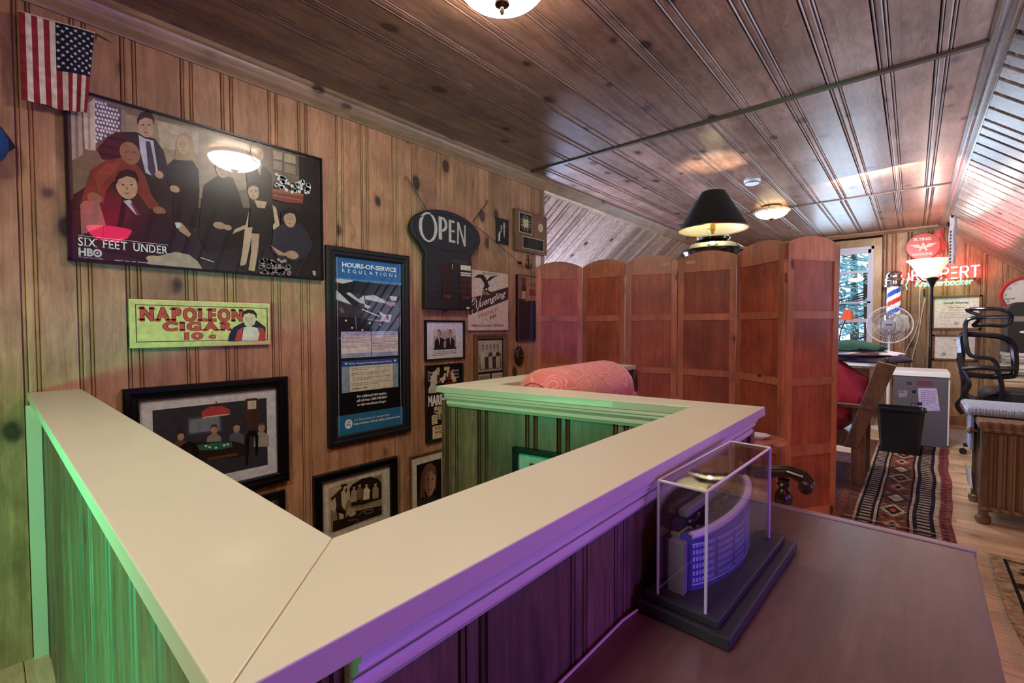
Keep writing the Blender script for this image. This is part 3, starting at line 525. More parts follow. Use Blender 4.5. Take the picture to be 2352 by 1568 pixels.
 ["line","b49c74",[[11.9,38.5],[13.9,35.2]],0.0016],
 ["line","5a4632",[[37.7,48.3],[39.4,49.7]],0.0016],
 ["line","b49c74",[[53.5,50.3],[56.8,52.0]],0.0016],
 ["line","2a1e16",[[58.4,59.2],[59.7,60.9]],0.0016],
 ["line","2a1e16",[[55.5,44.4],[59.0,40.2]],0.0016],
 ["line","b49c74",[[26.4,55.0],[27.8,55.9]],0.0016],
 ["line","b49c74",[[67.6,34.6],[69.6,34.6]],0.0016],
 ["line","5a4632",[[47.8,76.3],[49.1,78.5]],0.0016],
 ["line","2a1e16",[[46.7,71.5],[48.2,73.5]],0.0016],
 ["line","5a4632",[[26.4,68.2],[28.4,67.3]],0.0016],
 ["line","2a1e16",[[48.2,53.9],[50.9,51.7]],0.0016],
 ["line","2a1e16",[[40.7,47.8],[43.8,46.1]],0.0016],
 ["line","b49c74",[[78.4,34.6],[81.5,30.7]],0.0016],
 ["line","b49c74",[[35.9,48.3],[37.7,45.3]],0.0016],
 ["line","b49c74",[[59.5,17.6],[61.7,17.9]],0.0016],
 ["line","2a1e16",[[17.6,71.2],[20.5,68.7]],0.0016],
 ["line","b49c74",[[14.3,46.6],[16.5,46.1]],0.0016]],
'portrait': [
 ["poly","1c1512",[[15.5,85.2],[85.2,85.2],[84.2,12.0],[15.8,5.9]]],
 ["poly","7a5238",[[22.4,28.5],[27.9,64.9],[38.1,79.1],[53.4,83.2],[68.8,73.6],[71.7,53.8],[68.5,29.5],[57.7,64.7],[44.3,64.4],[35.4,41.9],[38.7,24.9]]],
 ["poly","b98d68",[[36.4,57.9],[44.3,67.2],[57.7,67.5],[68.8,54.3],[66.2,35.6],[57.0,24.9],[45.9,23.4],[37.7,38.6]]],
 ["poly","8d6546",[[36.4,57.9],[44.3,67.2],[52.1,67.7],[50.8,22.6],[45.9,23.4],[37.7,38.6]]],
 ["poly","6a4630",[[22.4,25.7],[27.9,64.9],[38.1,79.1],[44.6,80.6],[38.1,62.9],[36.1,28.2]]],
 ["many","2a1a12",[[44.9,54.8],[59.3,53.3]],3.6,1.3],
 ["line","8a3a30",[[46.9,36.6],[57.4,35.6]],0.006],
 ["line","8a6246",[[52.1,52.5],[51.1,43.9],[54.7,42.7]],0.003],
 ["poly","3a332e",[[15.8,5.9],[18.1,24.2],[44.0,23.7],[66.2,21.6],[84.2,12.0],[79.6,1.9],[47.9,1.1]]]],
'movie': [
 ["poly","d6ccb8",[[3.1,64.6],[4.7,71.5],[9.5,75.9],[10.4,85.7],[16.5,92.3],[26.1,96.1],[34.0,89.9],[33.7,82.1],[42.0,84.9],[42.7,83.3],[35.3,77.3],[25.7,76.3],[24.8,70.4],[27.3,64.0]]],
 ["poly","5a2c24",[[27.7,89.5],[34.0,87.5],[36.9,81.9],[33.7,76.7],[28.3,77.1]]],
 ["poly","3a3028",[[22.9,96.9],[25.4,100],[34.0,100],[36.0,99.9],[29.2,98.7],[27.7,96.3]]],
 ["poly","cdb79a",[[26.1,96.9],[28.6,99.1],[36.0,99.5],[36.6,94.5],[34.7,90.7],[30.8,92.3]]],
 ["poly","d2bf86",[[47.8,97.1],[49.4,100],[56.7,100],[63.4,100],[66.3,96.3],[59.9,94.1],[56.7,95.1],[52.6,92.9],[48.4,94.3]]],
 ["poly","d9c9a8",[[56.7,94.3],[64.0,94.7],[66.6,88.3],[65.0,81.3],[59.9,80.7],[55.7,86.5]]],
 ["poly","c9b874",[[66.6,93.1],[73.3,91.9],[81.9,82.7],[86.1,76.1],[74.9,75.9],[69.8,80.9]]],
 ["poly","c9b874",[[48.4,89.9],[55.1,89.7],[53.2,81.1],[50.0,79.7],[46.8,82.9]]],
 ["poly","7a3428",[[64.0,93.5],[68.2,92.9],[69.2,81.9],[61.5,79.1],[54.2,81.9],[53.2,77.9],[76.5,75.9],[81.6,73.9],[53.2,75.1]]],
 ["poly","d9c9a8",[[40.1,80.3],[48.4,89.1],[50.0,81.3],[46.5,76.7],[41.1,76.3]]],
 ["poly","e0d6c2",[[0,44.8],[1.1,44.8],[1.5,14.1],[0,13.1]]],
 ["poly","c9b88a",[[29.9,39.0],[39.8,40.2],[49.4,34.2],[51.0,29.2],[42.7,26.9],[39.5,31.8],[36.3,35.4],[37.9,25.9],[33.1,26.3]]],
 ["poly","c4b49a",[[18.1,38.8],[31.5,35.0],[32.4,33.0],[18.1,37.0]]],
 ["poly","c4b49a",[[18.1,34.4],[31.5,31.4],[32.4,29.8],[18.1,32.4]]],
 ["poly","c4b49a",[[18.1,30.0],[31.5,28.1],[32.1,26.9],[18.1,28.1]]],
 ["poly","8a7a6a",[[49.4,38.0],[59.3,33.2],[59.3,25.5],[52.6,27.7]]]],
'eagle': [
 ["poly","cfc4ba",[[28.9,82.4],[35.9,82.8],[36.8,71.8],[30.0,68.3]]],
 ["poly","cfc8c4",[[44.1,81.1],[58.4,86.1],[55.9,76.2],[46.4,72.5]]],
 ["poly","3a2420",[[12.0,87.0],[19.8,91.9],[27.7,93.6],[34.8,93.4],[40.5,88.8],[43.4,85.0],[51.1,91.2],[60.9,93.6],[73.9,93.8],[63.4,91.6],[56.1,88.3],[51.1,84.8],[45.2,83.5],[46.4,78.9],[50.0,76.2],[46.4,72.5],[45.7,69.2],[41.6,72.0],[39.3,69.6],[35.7,68.5],[32.3,69.2],[37.0,74.9],[35.9,80.4],[30.0,85.5],[25.5,87.7],[18.6,87.0]]],
 ["poly","4a302a",[[30.0,61.2],[32.3,66.1],[39.3,68.7],[46.4,68.5],[53.4,65.6],[54.8,62.3],[41.6,60.1]]],
 ["line","e0d2c0",[[32.3,63.7],[41.6,65.0],[46.4,61.9]],0.004],
 ["line","e0d2c0",[[33.4,61.2],[51.1,61.5]],0.003]]}

# ---------------------------------------------------------------- flat art and lettering
_tx = {}
def glyphs(s, bold=0.0):
    k = (s, bold)
    if k not in _tx:
        cu = D.curves.new('lettering', 'FONT'); cu.body = s; cu.size = 1; cu.offset = bold; cu.resolution_u = 3; cu.fill_mode = 'FRONT'
        o = D.objects.new('lettering', cu); COL.objects.link(o)
        dg = bpy.context.evaluated_depsgraph_get(); me = o.evaluated_get(dg).to_mesh()
        vs = [(v.co.x, v.co.y) for v in me.vertices]; fs = [tuple(p.vertices) for p in me.polygons]
        o.evaluated_get(dg).to_mesh_clear(); D.objects.remove(o); D.curves.remove(cu)
        _tx[k] = (vs, fs)
    return _tx[k]
_capH = max(v[1] for v in glyphs('H')[0])
SERIF = {'N': [(.1,0),(.1,1),(.9,1)], 'A': [(.06,0),(.94,0)], 'P': [(.12,0),(.1,1)], 'L': [(.12,1),(.1,0)], 'E': [(.1,0),(.1,1)], 'I': [(.5,0),(.5,1)], 'R': [(.12,0),(.1,1),(.9,0)],
         'F': [(.12,0),(.1,1)], 'T': [(.5,0)], 'X': [(.1,0),(.9,0),(.1,1),(.9,1)], 'U': [(.12,1),(.88,1)], 'D': [(.1,0),(.1,1)], 'M': [(.08,0),(.92,0),(.08,1),(.92,1)], 'H': [(.1,0),(.9,0),(.1,1),(.9,1)],
         'K': [(.1,0),(.1,1),(.9,0),(.9,1)], 'B': [(.1,0),(.1,1)], 'W': [(.06,1),(.94,1)], 'Y': [(.5,0),(.08,1),(.92,1)], '1': [(.6,0)], 'V': [(.06,1),(.94,1)]}
class Art:
    """Layered flat shapes on a plane: origin O, right U, up V; each shape a hair proud of the last."""
    def __init__(s, O, U, V, step=.00006):
        s.O = Vector(O); s.U = Vector(U).normalized(); s.V = Vector(V).normalized(); s.N = s.U.cross(s.V); s.mb = MB(); s.k = 0; s.step = step
        s.sx = s.sy = 1.0
    def P(s, x, y): return s.O + s.U*(x*s.sx) + s.V*(y*s.sy) + s.N*(s.k*s.step)
    def scale(s, w, h): s.sx = w/100.0; s.sy = h/100.0; return s
    def poly(s, col, pts):
        s.k += 1; t = tessellate_polygon([[Vector((p[0], p[1], 0)) for p in pts]])
        fs = []
        for a, b, c in t:
            A, B, C_ = pts[a], pts[b], pts[c]
            cr = (B[0]-A[0])*(C_[1]-A[1])-(B[1]-A[1])*(C_[0]-A[0])
            fs.append((a, b, c) if cr > 0 else (a, c, b))
        s.mb.add([s.P(*p) for p in pts], fs, col); return s
    def rect(s, col, x0, y0, x1, y1): s.k += 1; s.mb.add([s.P(x0,y0), s.P(x1,y0), s.P(x1,y1), s.P(x0,y1)], [(0,1,2,3)], col); return s
    def ell(s, col, cx, cy, rx, ry, n=18, rot=0):
        s.k += 1; c, q = math.cos(R(rot)), math.sin(R(rot))
        s.mb.add([s.P(cx+rx*math.cos(2*PI*i/n)*c-ry*math.sin(2*PI*i/n)*q, cy+rx*math.cos(2*PI*i/n)*q+ry*math.sin(2*PI*i/n)*c) for i in range(n)], [tuple(range(n))], col); return s
    def many(s, col, lst, rx, ry, n=7):
        s.k += 1
        for (cx, cy) in lst: s.mb.add([s.P(cx+rx*math.cos(2*PI*i/n), cy+ry*math.sin(2*PI*i/n)) for i in range(n)], [tuple(range(n))], col)
        return s
    def line(s, col, pts, w):
        s.k += 1; L = [s.P(*p) for p in pts]
        for i in range(len(L)-1):
            d = (L[i+1]-L[i]); d.normalize(); q = s.N.cross(d)*(w/2)
            s.mb.add([L[i]-q-d*w*.2, L[i+1]-q+d*w*.2, L[i+1]+q+d*w*.2, L[i]+q-d*w*.2], [(0,1,2,3)], col)
        return s
    def text(s, col, t, x, y, h, w=None, bold=0, shear=0, rot=0, align='l', serif=0, outline=None, sp=None):
        """cap height h and width w in the art's own units"""
        if serif or sp:
            adv = []; X = 0; parts = []
            for ch in t:
                if ch == ' ': X += .45; continue
                vs, fs = glyphs(ch, bold); x0 = min(v[0] for v in vs); x1 = max(v[0] for v in vs)
                pv = [(v[0]-x0+X, v[1]) for v in vs]; pf = list(fs)
                if serif:
                    for fx, fy in SERIF.get(ch, []):
                        cx = X+fx*(x1-x0); hw = serif; yy = fy*_capH; th = .055+bold*.6; d = th if fy == 0 else -th
                        n0 = len(pv); q = [(cx-hw, yy), (cx+hw, yy), (cx+hw, yy+d), (cx-hw, yy+d)]
                        if d < 0: q = q[::-1]
                        pv += q; pf.append((n0, n0+1, n0+2, n0+3))
                parts.append((pv, pf)); X += (x1-x0) + (sp or .13)
            V_ = []; F_ = []
            for pv, pf in parts:
                n0 = len(V_); V_ += pv; F_ += [tuple(i+n0 for i in f) for f in pf]
        else:
            V_, F_ = glyphs(t, bold)
        if not V_: return s
        x0 = min(v[0] for v in V_); x1 = max(v[0] for v in V_)
        ky = h/_capH; kx = (w/(x1-x0)) if w else ky*s.sy/s.sx
        wd = (x1-x0)*kx; xo = {'l': 0, 'c': -wd/2, 'r': -wd}[align]
        if outline:
            oc, ow = outline
            s.k += 1
            for dx, dy in ((-ow,0),(ow,0),(0,ow),(0,-ow),(-ow,-ow),(ow,ow),(-ow,ow),(ow,-ow)):
                s.mb.add([s.P(x+xo+(v[0]-x0)*kx+v[1]*ky*shear+dx, y+v[1]*ky+(v[0]-x0)*kx*rot+dy) for v in V_], F_, oc)
        s.k += 1
        s.mb.add([s.P(x+xo+(v[0]-x0)*kx+v[1]*ky*shear, y+v[1]*ky+(v[0]-x0)*kx*rot) for v in V_], F_, col); return s
    def scribble(s, col, x0, x1, y, h, n, lw):
        """illegible small print: broken rules"""
        s.k += 1; rnd = random.Random(int(x0*31+y*17)); 
        for i in range(n):
            yy = y - i*h; x = x0; xe = x1 if i < n-1 else x0+(x1-x0)*rnd.uniform(.4, .9)
            while x < xe:
                L = min(rnd.uniform(.03, .11)*(x1-x0), xe-x)
                s.mb.add([s.P(x,yy), s.P(x+L,yy), s.P(x+L,yy+lw), s.P(x,yy+lw)], [(0,1,2,3)], col); x += L + .02*(x1-x0)
        return s
    def build(s, name, mat, parent): return s.mb.build(name, mat, parent)
def person(a, x, y, h, skin='c79a7c', hair='2a1c14', cloth='1c1a1c', shirt=None, w=1.0, ar=1.0):
    """head and shoulders figure in an art's units; x centre, y foot of the bust, h height; ar corrects the aspect"""
    k = h*.5*ar*w
    a.poly(cloth, [(x-k*.95,y),(x-k*.9,y+h*.42),(x-k*.45,y+h*.58),(x-k*.15,y+h*.62),(x+k*.15,y+h*.62),(x+k*.45,y+h*.58),(x+k*.9,y+h*.42),(x+k*.95,y)])
    if shirt: a.poly(shirt, [(x-k*.18,y+h*.62),(x+k*.18,y+h*.62),(x+k*.02,y+h*.2)])
    a.rect(skin, x-k*.12, y+h*.55, x+k*.12, y+h*.7)
    a.ell(hair, x, y+h*.84, k*.33, h*.19)
    a.ell(skin, x, y+h*.79, k*.27, h*.17)
    a.many('20150f', [(x-k*.1, y+h*.82), (x+k*.1, y+h*.82)], k*.04, h*.012)
    a.rect('7a3a34', x-k*.08, y+h*.70, x+k*.08, y+h*.715)

# ================================================================ the room
CZ = 2.552            # ceiling boards
PROF = [(0,-.012),(.003,-.012),(.005,-.001),(.009,.002),(.013,-.001),(.0145,-.009),(.017,-.001),(.022,.001),(.036,.001),(.040,-.001),(.0425,-.009),(.045,-.001),(.049,.002),(.053,-.001),(.0545,-.008),(.058,0)]
def board(O, U, N, L, w, mat, name, parent, k=1.0, lab=None):
    O, U, N, L = Vector(O), Vector(U), Vector(N), Vector(L)
    pr = [(u*k, d*k) for u, d in PROF if u*k < w-.004] + [(w-.0008, 0), (w-.0008, -.012)]
    a = [O+U*u+N*d for u, d in pr]; b = [p+L for p in a]; n = len(a)
    fs = [(i, i+1, i+1+n, i+n) for i in range(n-1)] + [(n-1, 0, n, 2*n-1), tuple(range(n))[::-1], tuple(range(n, 2*n))]
    if U.cross(L).dot(N) < 0: fs = [f[::-1] for f in fs]
    mb = MB(); mb.add(a+b, fs); return mb.build(name, mat, parent)
def plain_board(O, U, N, L, w, d, mat, name, parent):
    O, U, N, L = Vector(O), Vector(U), Vector(N), Vector(L)
    e = .003; pr = [(.001,-d),(.001,-e),(.004,0),(w-.004,0),(w-.001,-e),(w-.001,-d)]
    a = [O+U*u+N*q for u, q in pr]; b = [p+L for p in a]; n = 6
    fs = [(i, (i+1) % n, (i+1) % n+n, i+n) for i in range(n)] + [tuple(range(n))[::-1], tuple(range(n, 2*n))]
    if U.cross(L).dot(N) < 0: fs = [f[::-1] for f in fs]
    return MB().add(a+b, fs).build(name, mat, parent)
def slab(name, x0, x1, y0, y1, z0, z1, mat=None, lab=None):
    return struct(MB().box(x0,x1,y0,y1,z0,z1).build(name, mat or M['wallfill']), lab)

# floor: planks run across the room, stairwell left open
flo = slab('floor', -1.7, 4.6, 2.86, 8.2, -.14, -.016, lab='golden wood strip floor')
y = -2.5; k = 0; rnd = random.Random(3)
while y < 8.15:
    w = .083
    x0 = -1.6 if y > 3.3 else (0.0 if (y > 2.84 or y < .14) else (1.1 if y > 1.62 else 2.06))
    seam = rnd.uniform(2.3, 3.6)
    for a, b in ((x0, seam), (seam, 4.45)):
        if b-a > .05:
            plain_board((a+.001, y, 0), (0,1,0), (0,0,1), (b-a-.002, 0, 0), w, .015, M['floor'], 'plank', flo)
    y += w; k += 1
for (a,b,c,d) in ((-.1,4.6,-2.6,.14),(2.06,4.6,.14,1.62),(1.1,4.6,1.62,2.86)):
    o = MB().box(a,b,c,d,-.14,-.016).build('subfloor', M['wallfill'], flo)
# stairs going down beside the left wall
st = thing('staircase', 'wooden stairs going down between left wall and half wall', 'stairs', (.5, .3, -.2))
MB().box(.02,2.02,.25,1.27,-.24,-.2).build('landing', M['oak'], st)
for i in range(6):
    MB().box(.02,1.01,1.29+.26*i,1.57+.26*i,-.42-.2*i,-.38-.2*i).build('tread', M['oak'], st)
    MB().box(.02,1.01,1.29+.26*i,1.31+.26*i,-.38-.2*i,-.2-.2*i).build('riser', M['paint'], st)

slab('wall_stair_end', -.1, 1.2, 3.32, 3.4, -2.0, -.14, M['paint'], 'end wall of the stair shaft')
slab('wall_stair_side', 1.14, 1.2, 1.3, 3.4, -2.0, -.14, M['paint'], 'side wall of the stair shaft')
slab('floor_lower', -.1, 2.2, .1, 3.4, -2.06, -1.98, M['oak'], 'floor at the foot of the stairs')
# left wall with its pine boards
lw = slab('wall_left', -.1, -.013, -2.5, 3.28, -1.7, 2.6, lab='knotty pine board wall with framed pictures')
js = [-2.5,-2.36,-2.14,-1.98,-1.76,-1.60,-1.38,-1.23,-1.02,-.87,-.65,-.50,-.28,-.10,.098,.251,.402,.611,.77,.983,1.133,1.347,1.503,1.721,1.873,2.085,2.245,2.441,2.602,2.80,2.959,3.123,3.262]
for a, b in zip(js, js[1:]):
    board((0,a,-1.5), (0,1,0), (1,0,0), (0,0,4.04), b-a, M['wall'], 'board', lw, .85 if b-a < .19 else .95)
MB().box(-.1,.012,3.262,3.302,-1.5,2.47).build('corner_trim', M['crown'], lw)
MB().box(0,.018,.100,.140,-.2,.962).build('corner_post', M['paint'], lw)
# left crown moulding
def extr(pts, L, name, mat, parent=None, smooth=True):
    return MB().prism(pts, L).build(name, mat, parent, smooth)
tr = struct(extr([(0,-2.5,2.455),(.010,-2.5,2.455),(.016,-2.5,2.468),(.030,-2.5,2.476),(.040,-2.5,2.492),(.044,-2.5,2.500),(.056,-2.5,2.512),(.060,-2.5,2.526),(.072,-2.5,2.532),(.072,-2.5,CZ),(0,-2.5,CZ)], (0,5.80,0), 'trim_1', M['crown']), 'pine crown moulding over picture wall trim')
tr = struct(extr([(-.02,3.304,2.452),(.012,3.304,2.462),(.024,3.304,2.48),(.050,3.304,2.52),(.062,3.304,2.54),(.062,3.304,CZ),(-.12,3.304,CZ),(-.12,3.304,2.41)], (0,4.79,0), 'trim_2', M['crown']), 'pine moulding along left slope top trim')

# ceiling
ce = slab('ceiling', -.1, 2.9, -2.5, 8.2, CZ+.012, CZ+.1, lab='varnished knotty pine board ceiling')
j1 = [-.02,.2,.42,.63,.84,1.06,1.253,1.478,1.691,1.912,2.122,2.341,2.56,2.78]
j2 = [-.02,.17,.36,.58,.79,1.03,1.237,1.487,1.692,1.914,2.125,2.345,2.554,2.78]
j3 = [.02,.2,.44,.60,.83,1.02,1.26,1.46,1.70,1.90,2.14,2.33,2.57,2.80]
for js_, a, b in ((j1,-2.5,3.04),(j2,3.05,5.80),(j3,5.81,8.1)):
    for p, q in zip(js_, js_[1:]):
        board((p,a,CZ), (1,0,0), (0,0,-1), (0,b-a,0), q-p, M['ceil'], 'board', ce, 1.0)
for i, yy in enumerate((3.045, 5.805)):
    struct(extr([(.05,yy-.012,CZ-.001),(.05,yy-.009,CZ-.010),(.05,yy+.009,CZ-.010),(.05,yy+.012,CZ-.001)] if i else [(.05,yy-.022,CZ-.001),(.05,yy-.016,CZ-.014),(.05,yy+.010,CZ-.016),(.05,yy+.02,CZ-.001)], (2.71,0,0), 'trim_%d' % (3+i), M['trimx'], smooth=False), 'thin dark strip across %s ceiling trim' % ('far' if i else 'near'))
# right crown: ceiling meets slope
struct(extr([(2.732,-2.5,CZ+.005),(2.738,-2.5,2.535),(2.752,-2.5,2.522),(2.768,-2.5,2.524),(2.776,-2.5,2.512),(2.782,-2.5,2.492),(2.796,-2.5,2.480),(2.806,-2.5,2.486),(2.812,-2.5,2.470),(2.822,-2.5,2.450),(2.87,-2.5,2.45),(2.9,-2.5,CZ+.02)], (0,10.6,0), 'trim_5', wood('right_crown_pine','9a8880','78665e','y',.25,.6,.05,.6,var=.05)), 'rounded moulding between ceiling and right slope trim')
# slopes (40 degrees), boards run down the slope
c40, s40 = math.cos(R(39.7)), math.sin(R(39.7))
LR = 2.25
rs = struct(MB().prism([(2.82,-2.5,2.47),(2.82+LR*c40,-2.5,2.47-LR*s40),(2.92+LR*c40,-2.5,2.57-LR*s40),(2.92,-2.5,2.57)], (0,10.7,0)).build('wall_right_slope', M['wallfill']), 'sloped varnished board wall right')
y = -2.42; i = 0
while y < 8.1:
    w = (.2,.13,.15,.185,.21)[i % 5]; i += 1
    w = min(w, 8.1-y)
    if w > .05: plain_board((2.795,y+.016,2.468), (0,1,0), (-s40,0,-c40), (LR*c40,0,-LR*s40), w-.034, .02, M['slope_r'], 'board', rs)
    y += w
# left slope beyond the wall's end
LL = 2.0
ls = struct(MB().prism([(-.01,3.3,2.47),(-.01-LL*c40,3.3,2.47-LL*s40),(-.11-LL*c40,3.3,2.57-LL*s40),(-.11,3.3,2.57)], (0,4.9,0)).build('wall_left_slope', M['wallfill']), 'sloped pine board wall beyond picture wall')
y = 3.31; i = 0
while y < 8.1:
    w = (.14,.20,.15,.22)[i % 4]; i += 1; w = min(w, 8.1-y)
    if w > .03: plain_board((-.0,y,2.466), (0,1,0), (s40,0,-c40), (-LL*c40,0,-LL*s40), w*.62-.008, .011, M['slope_l'], 'board', ls); plain_board((-.0,y+w*.62+.005,2.466), (0,1,0), (s40,0,-c40), (-LL*c40,0,-LL*s40), w*.38-.016, .011, M['slope_l'], 'board', ls)
    y += w
slab('wall_left_knee', -1.62, -1.5, 3.2, 8.2, -.1, 1.3, M['wall'], 'low pine wall under left slope')
slab('wall_right_knee', 4.5, 4.6, -2.6, 8.2, -.1, 1.2, M['wall'], 'low pine wall under right slope')
slab('wall_partition', -1.62, -.1, 3.2, 3.29, -.1, 2.6, M['wall'], 'pine partition behind picture wall')
slab('wall_rear', -.1, 4.6, -2.6, -2.5, -1.7, 2.7, M['wallx'], 'pine wall behind the counter')

# far wall with the window
fw = struct(MB().box(-1.7,1.30,8.112,8.2,-.1,2.7).build('wall_far', M['wallfill']), 'knotty pine gable wall with window and neon')
for (a,b,c,d) in ((1.30,2.09,-.1,.80),(1.30,2.09,2.37,2.7),(2.09,4.7,-.1,2.7)): MB().box(a,b,8.112,8.2,c,d).build('backing', M['wallfill'], fw)
x = -1.55; i = 0
xs = [-1.55,-1.36,-1.15,-1.0,-.78,-.63,-.42,-.26,-.05,.11,.31,.47,.68,.83,1.05,1.28]
for p, q in zip(xs, xs[1:]): board((p,8.1,0), (1,0,0), (0,-1,0), (0,0,min(2.55, 2.5+(p+.0)*.83 if p < 0 else 2.55)), q-p, M['wallx'], 'board', fw, .95)
xs = [2.165,2.26,2.42,2.62,2.77,2.97,3.12,3.30,3.46,3.66,3.82,4.02,4.2,4.45]
for p, q in zip(xs, xs[1:]):
    board((p,8.1,0), (1,0,0), (0,-1,0), (0,0,2.55 if p < 2.75 else 2.55-(p-2.75)*.83), q-p, M['wallx'], 'board', fw, .95)
board((1.28,8.1,0), (1,0,0), (0,-1,0), (0,0,.75), .9, M['wallx'], 'board', fw, .95)
struct(extr([(1.0,8.1,2.50),(1.0,8.088,2.50),(1.0,8.08,2.515),(1.0,8.06,2.53),(1.0,8.055,CZ),(1.0,8.1,CZ)], (1.72,0,0), 'trim_6', M['crownx']), 'moulding at the top of far wall trim')
struct(extr([(2.84,8.1,2.455),(2.84,8.06,2.455),(2.84,8.055,2.40),(2.84,8.1,2.40)], (1.5,0,-1.5*.83), 'trim_7', M['crownx']), 'slanting trim below right slope at far wall')
struct(MB().box(2.2,4.45,8.085,8.1,0,.11).build('baseboard_far', M['frame_wood']), 'baseboard along the far wall')
win = struct(MB().box(1.2,1.30,8.075,8.1,.72,2.46).build('window_1', M['win_wood']), 'white double hung window with pine casing, pines outside')
MB().box(2.075,2.162,8.075,8.1,.72,2.46).build('casing', M['win_wood'], win)
MB().box(1.2,2.162,8.07,8.1,2.36,2.465).build('head_casing', M['win_wood'], win)
MB().box(1.18,2.18,8.03,8.1,.70,.735).build('sill', M['win_wood'], win)
mw = flat('window_white_paint', 'c9cbe0', .35)
f = MB().box(2.045,2.085,8.085,8.13,.735,2.36).box(1.30,1.34,8.085,8.13,.735,2.36).box(1.3,2.085,8.085,8.13,2.32,2.36).box(1.3,2.085,8.085,8.13,.735,.78).build('jamb', mw, win)
MB().box(2.01,2.045,8.10,8.125,.78,2.32).box(1.34,1.375,8.10,8.125,.78,2.32).box(1.34,2.045,8.10,8.125,2.27,2.32).box(1.34,2.045,8.10,8.125,1.575,1.60).box(1.34,2.045,8.095,8.125,1.31,1.36).box(1.34,2.045,8.10,8.125,.78,.84).box(1.34,2.045,8.105,8.12,2.0,2.035).build('sash', mw, win)
for (a,b) in ((.84,1.31),(1.36,1.575),(1.60,2.0),(2.035,2.27)): MB().box(1.375,2.01,8.112,8.115,a,b).build('pane', M['pane'], win)

# ---------------------------------------------------------------- half wall round the stairwell
KZ = 1.009
hw = struct(MB().box(0.0,2.125,.165,.20,-.6,KZ-.03).build('wall_stairwell', M['kneewall']), 'pine half wall with cream cap around stairwell')
MB().box(2.06,2.10,.16,1.50,-.6,KZ-.03).build('core', M['kneewall'], hw)
MB().prism([(1.06,1.285,-1.6),(2.10,1.475,-1.6),(2.10,1.515,-1.6),(1.06,1.33,-1.6)], (0,0,KZ-.03+1.6)).build('core', M['kneewall'], hw)
MB().box(1.06,1.135,1.30,2.70,-1.6,KZ-.03).build('core', M['kneewall'], hw)
# caps, mitred
def cap(pts, name='cap'):
    return MB().prism([(p[0],p[1],KZ-.026) for p in pts], (0,0,.026)).build(name, M['cap'], hw, False, bevel=.0016)
cap([(-.0,.105),(2.1664,.0955),(2.0008,.2585),(0.0,.2535)])
cap([(2.167,.0958),(2.168,1.544),(1.9985,1.398),(2.0012,.2588)])
cap([(2.1665,1.546),(1.177,1.433),(1.02,1.225),(1.9975,1.3995)])
cap([(1.0185,1.226),(1.1755,1.4345),(1.176,2.72),(1.0,2.72)])
# stacked mouldings under the cap
def mould(p, q, n, z0=KZ-.027, ext=(0,0)):
    p, q, n = Vector((*p, 0)), Vector((*q, 0)), Vector((*n, 0)).normalized()
    d = (q-p).normalized(); p = p - d*ext[0]; q = q + d*ext[1]
    for pts, nm in (([(0,0),(.026,0),(.028,-.004),(.028,-.010),(.022,-.014),(.024,-.020),(.018,-.026),(.012,-.032),(0,-.032)], 'bed_moulding'), ([(0,-.0325),(.014,-.0325),(.0165,-.038),(.0165,-.044),(.012,-.048),(.007,-.056),(0,-.058)], 'cove_moulding')):
        MB().prism([p + n*u + Vector((0,0,z0+w)) for u, w in pts], q-p).build(nm, M['paint'], hw, True)
mould((0.02,.1415), (2.133,.1415), (0,-1), ext=(0,0))
mould((2.132,.20), (2.132,1.49), (1,0))
cn = Vector((.1745, -.985)).normalized()
mould((1.055,1.262), (2.0,1.428), cn)
mould((2.03,.24), (2.03,1.40), (-1,0)); mould((.0,.224), (2.03,.224), (0,1))
mould((1.035,1.27), (1.035,2.69), (-1,0))
# boards on its faces
def faces(p, q, n, ws, mat=M['kneewall'], z0=-.02, z1=KZ-.03, k=.8):
    p, q, n = Vector((*p, 0)), Vector((*q, 0)), Vector((*n, 0)).normalized(); L = (q-p).length; d = (q-p).normalized()
    t = 0; i = 0
    while t < L-.02:
        w = min(ws[i % len(ws)], L-t); i += 1
        board(p+d*t+Vector((0,0,z0)), d, n, (0,0,z1-z0), w, mat, 'board', hw, k); t += w
faces((0.02,.142), (2.13,.142), (0,-1), (.21,.15,.22,.17,.24,.15,.21), z0=-.0)
faces((2.13,.145), (2.13,1.50), (1,0), (.19,.22,.13,.21,.15,.2,.22,.14), z0=0)
faces((2.03,1.40), (2.03,.222), (-1,0), (.21,.15), z0=-.2)
faces((2.03,.222), (0,.222), (0,1), (.21,.15), z0=-.2)
faces((1.045,1.265), (2.03,1.440), (.1745,-.985), (.15,.22,.13,.21,.15), z0=-.6, k=.9)
faces((1.035,2.70), (1.035,1.27), (-1,0), (.2,.15), z0=-1.5)
faces((1.155,1.46), (1.155,2.70), (1,0), (.2,.15), z0=0)
faces((2.12,1.53), (1.155,1.425), (.1,.99), (.2,.15), z0=0)
MB().box(2.105,2.142,1.495,1.535,0,KZ-.028).build('corner_post', M['kneewall'], hw)
MB().box(1.03,1.05,1.245,1.29,-.6,KZ-.06).build('corner_post', M['kneewall'], hw)
MB().box(1.0,1.18,2.70,2.74,-.1,KZ-.028).build('end_board', M['kneewall'], hw)

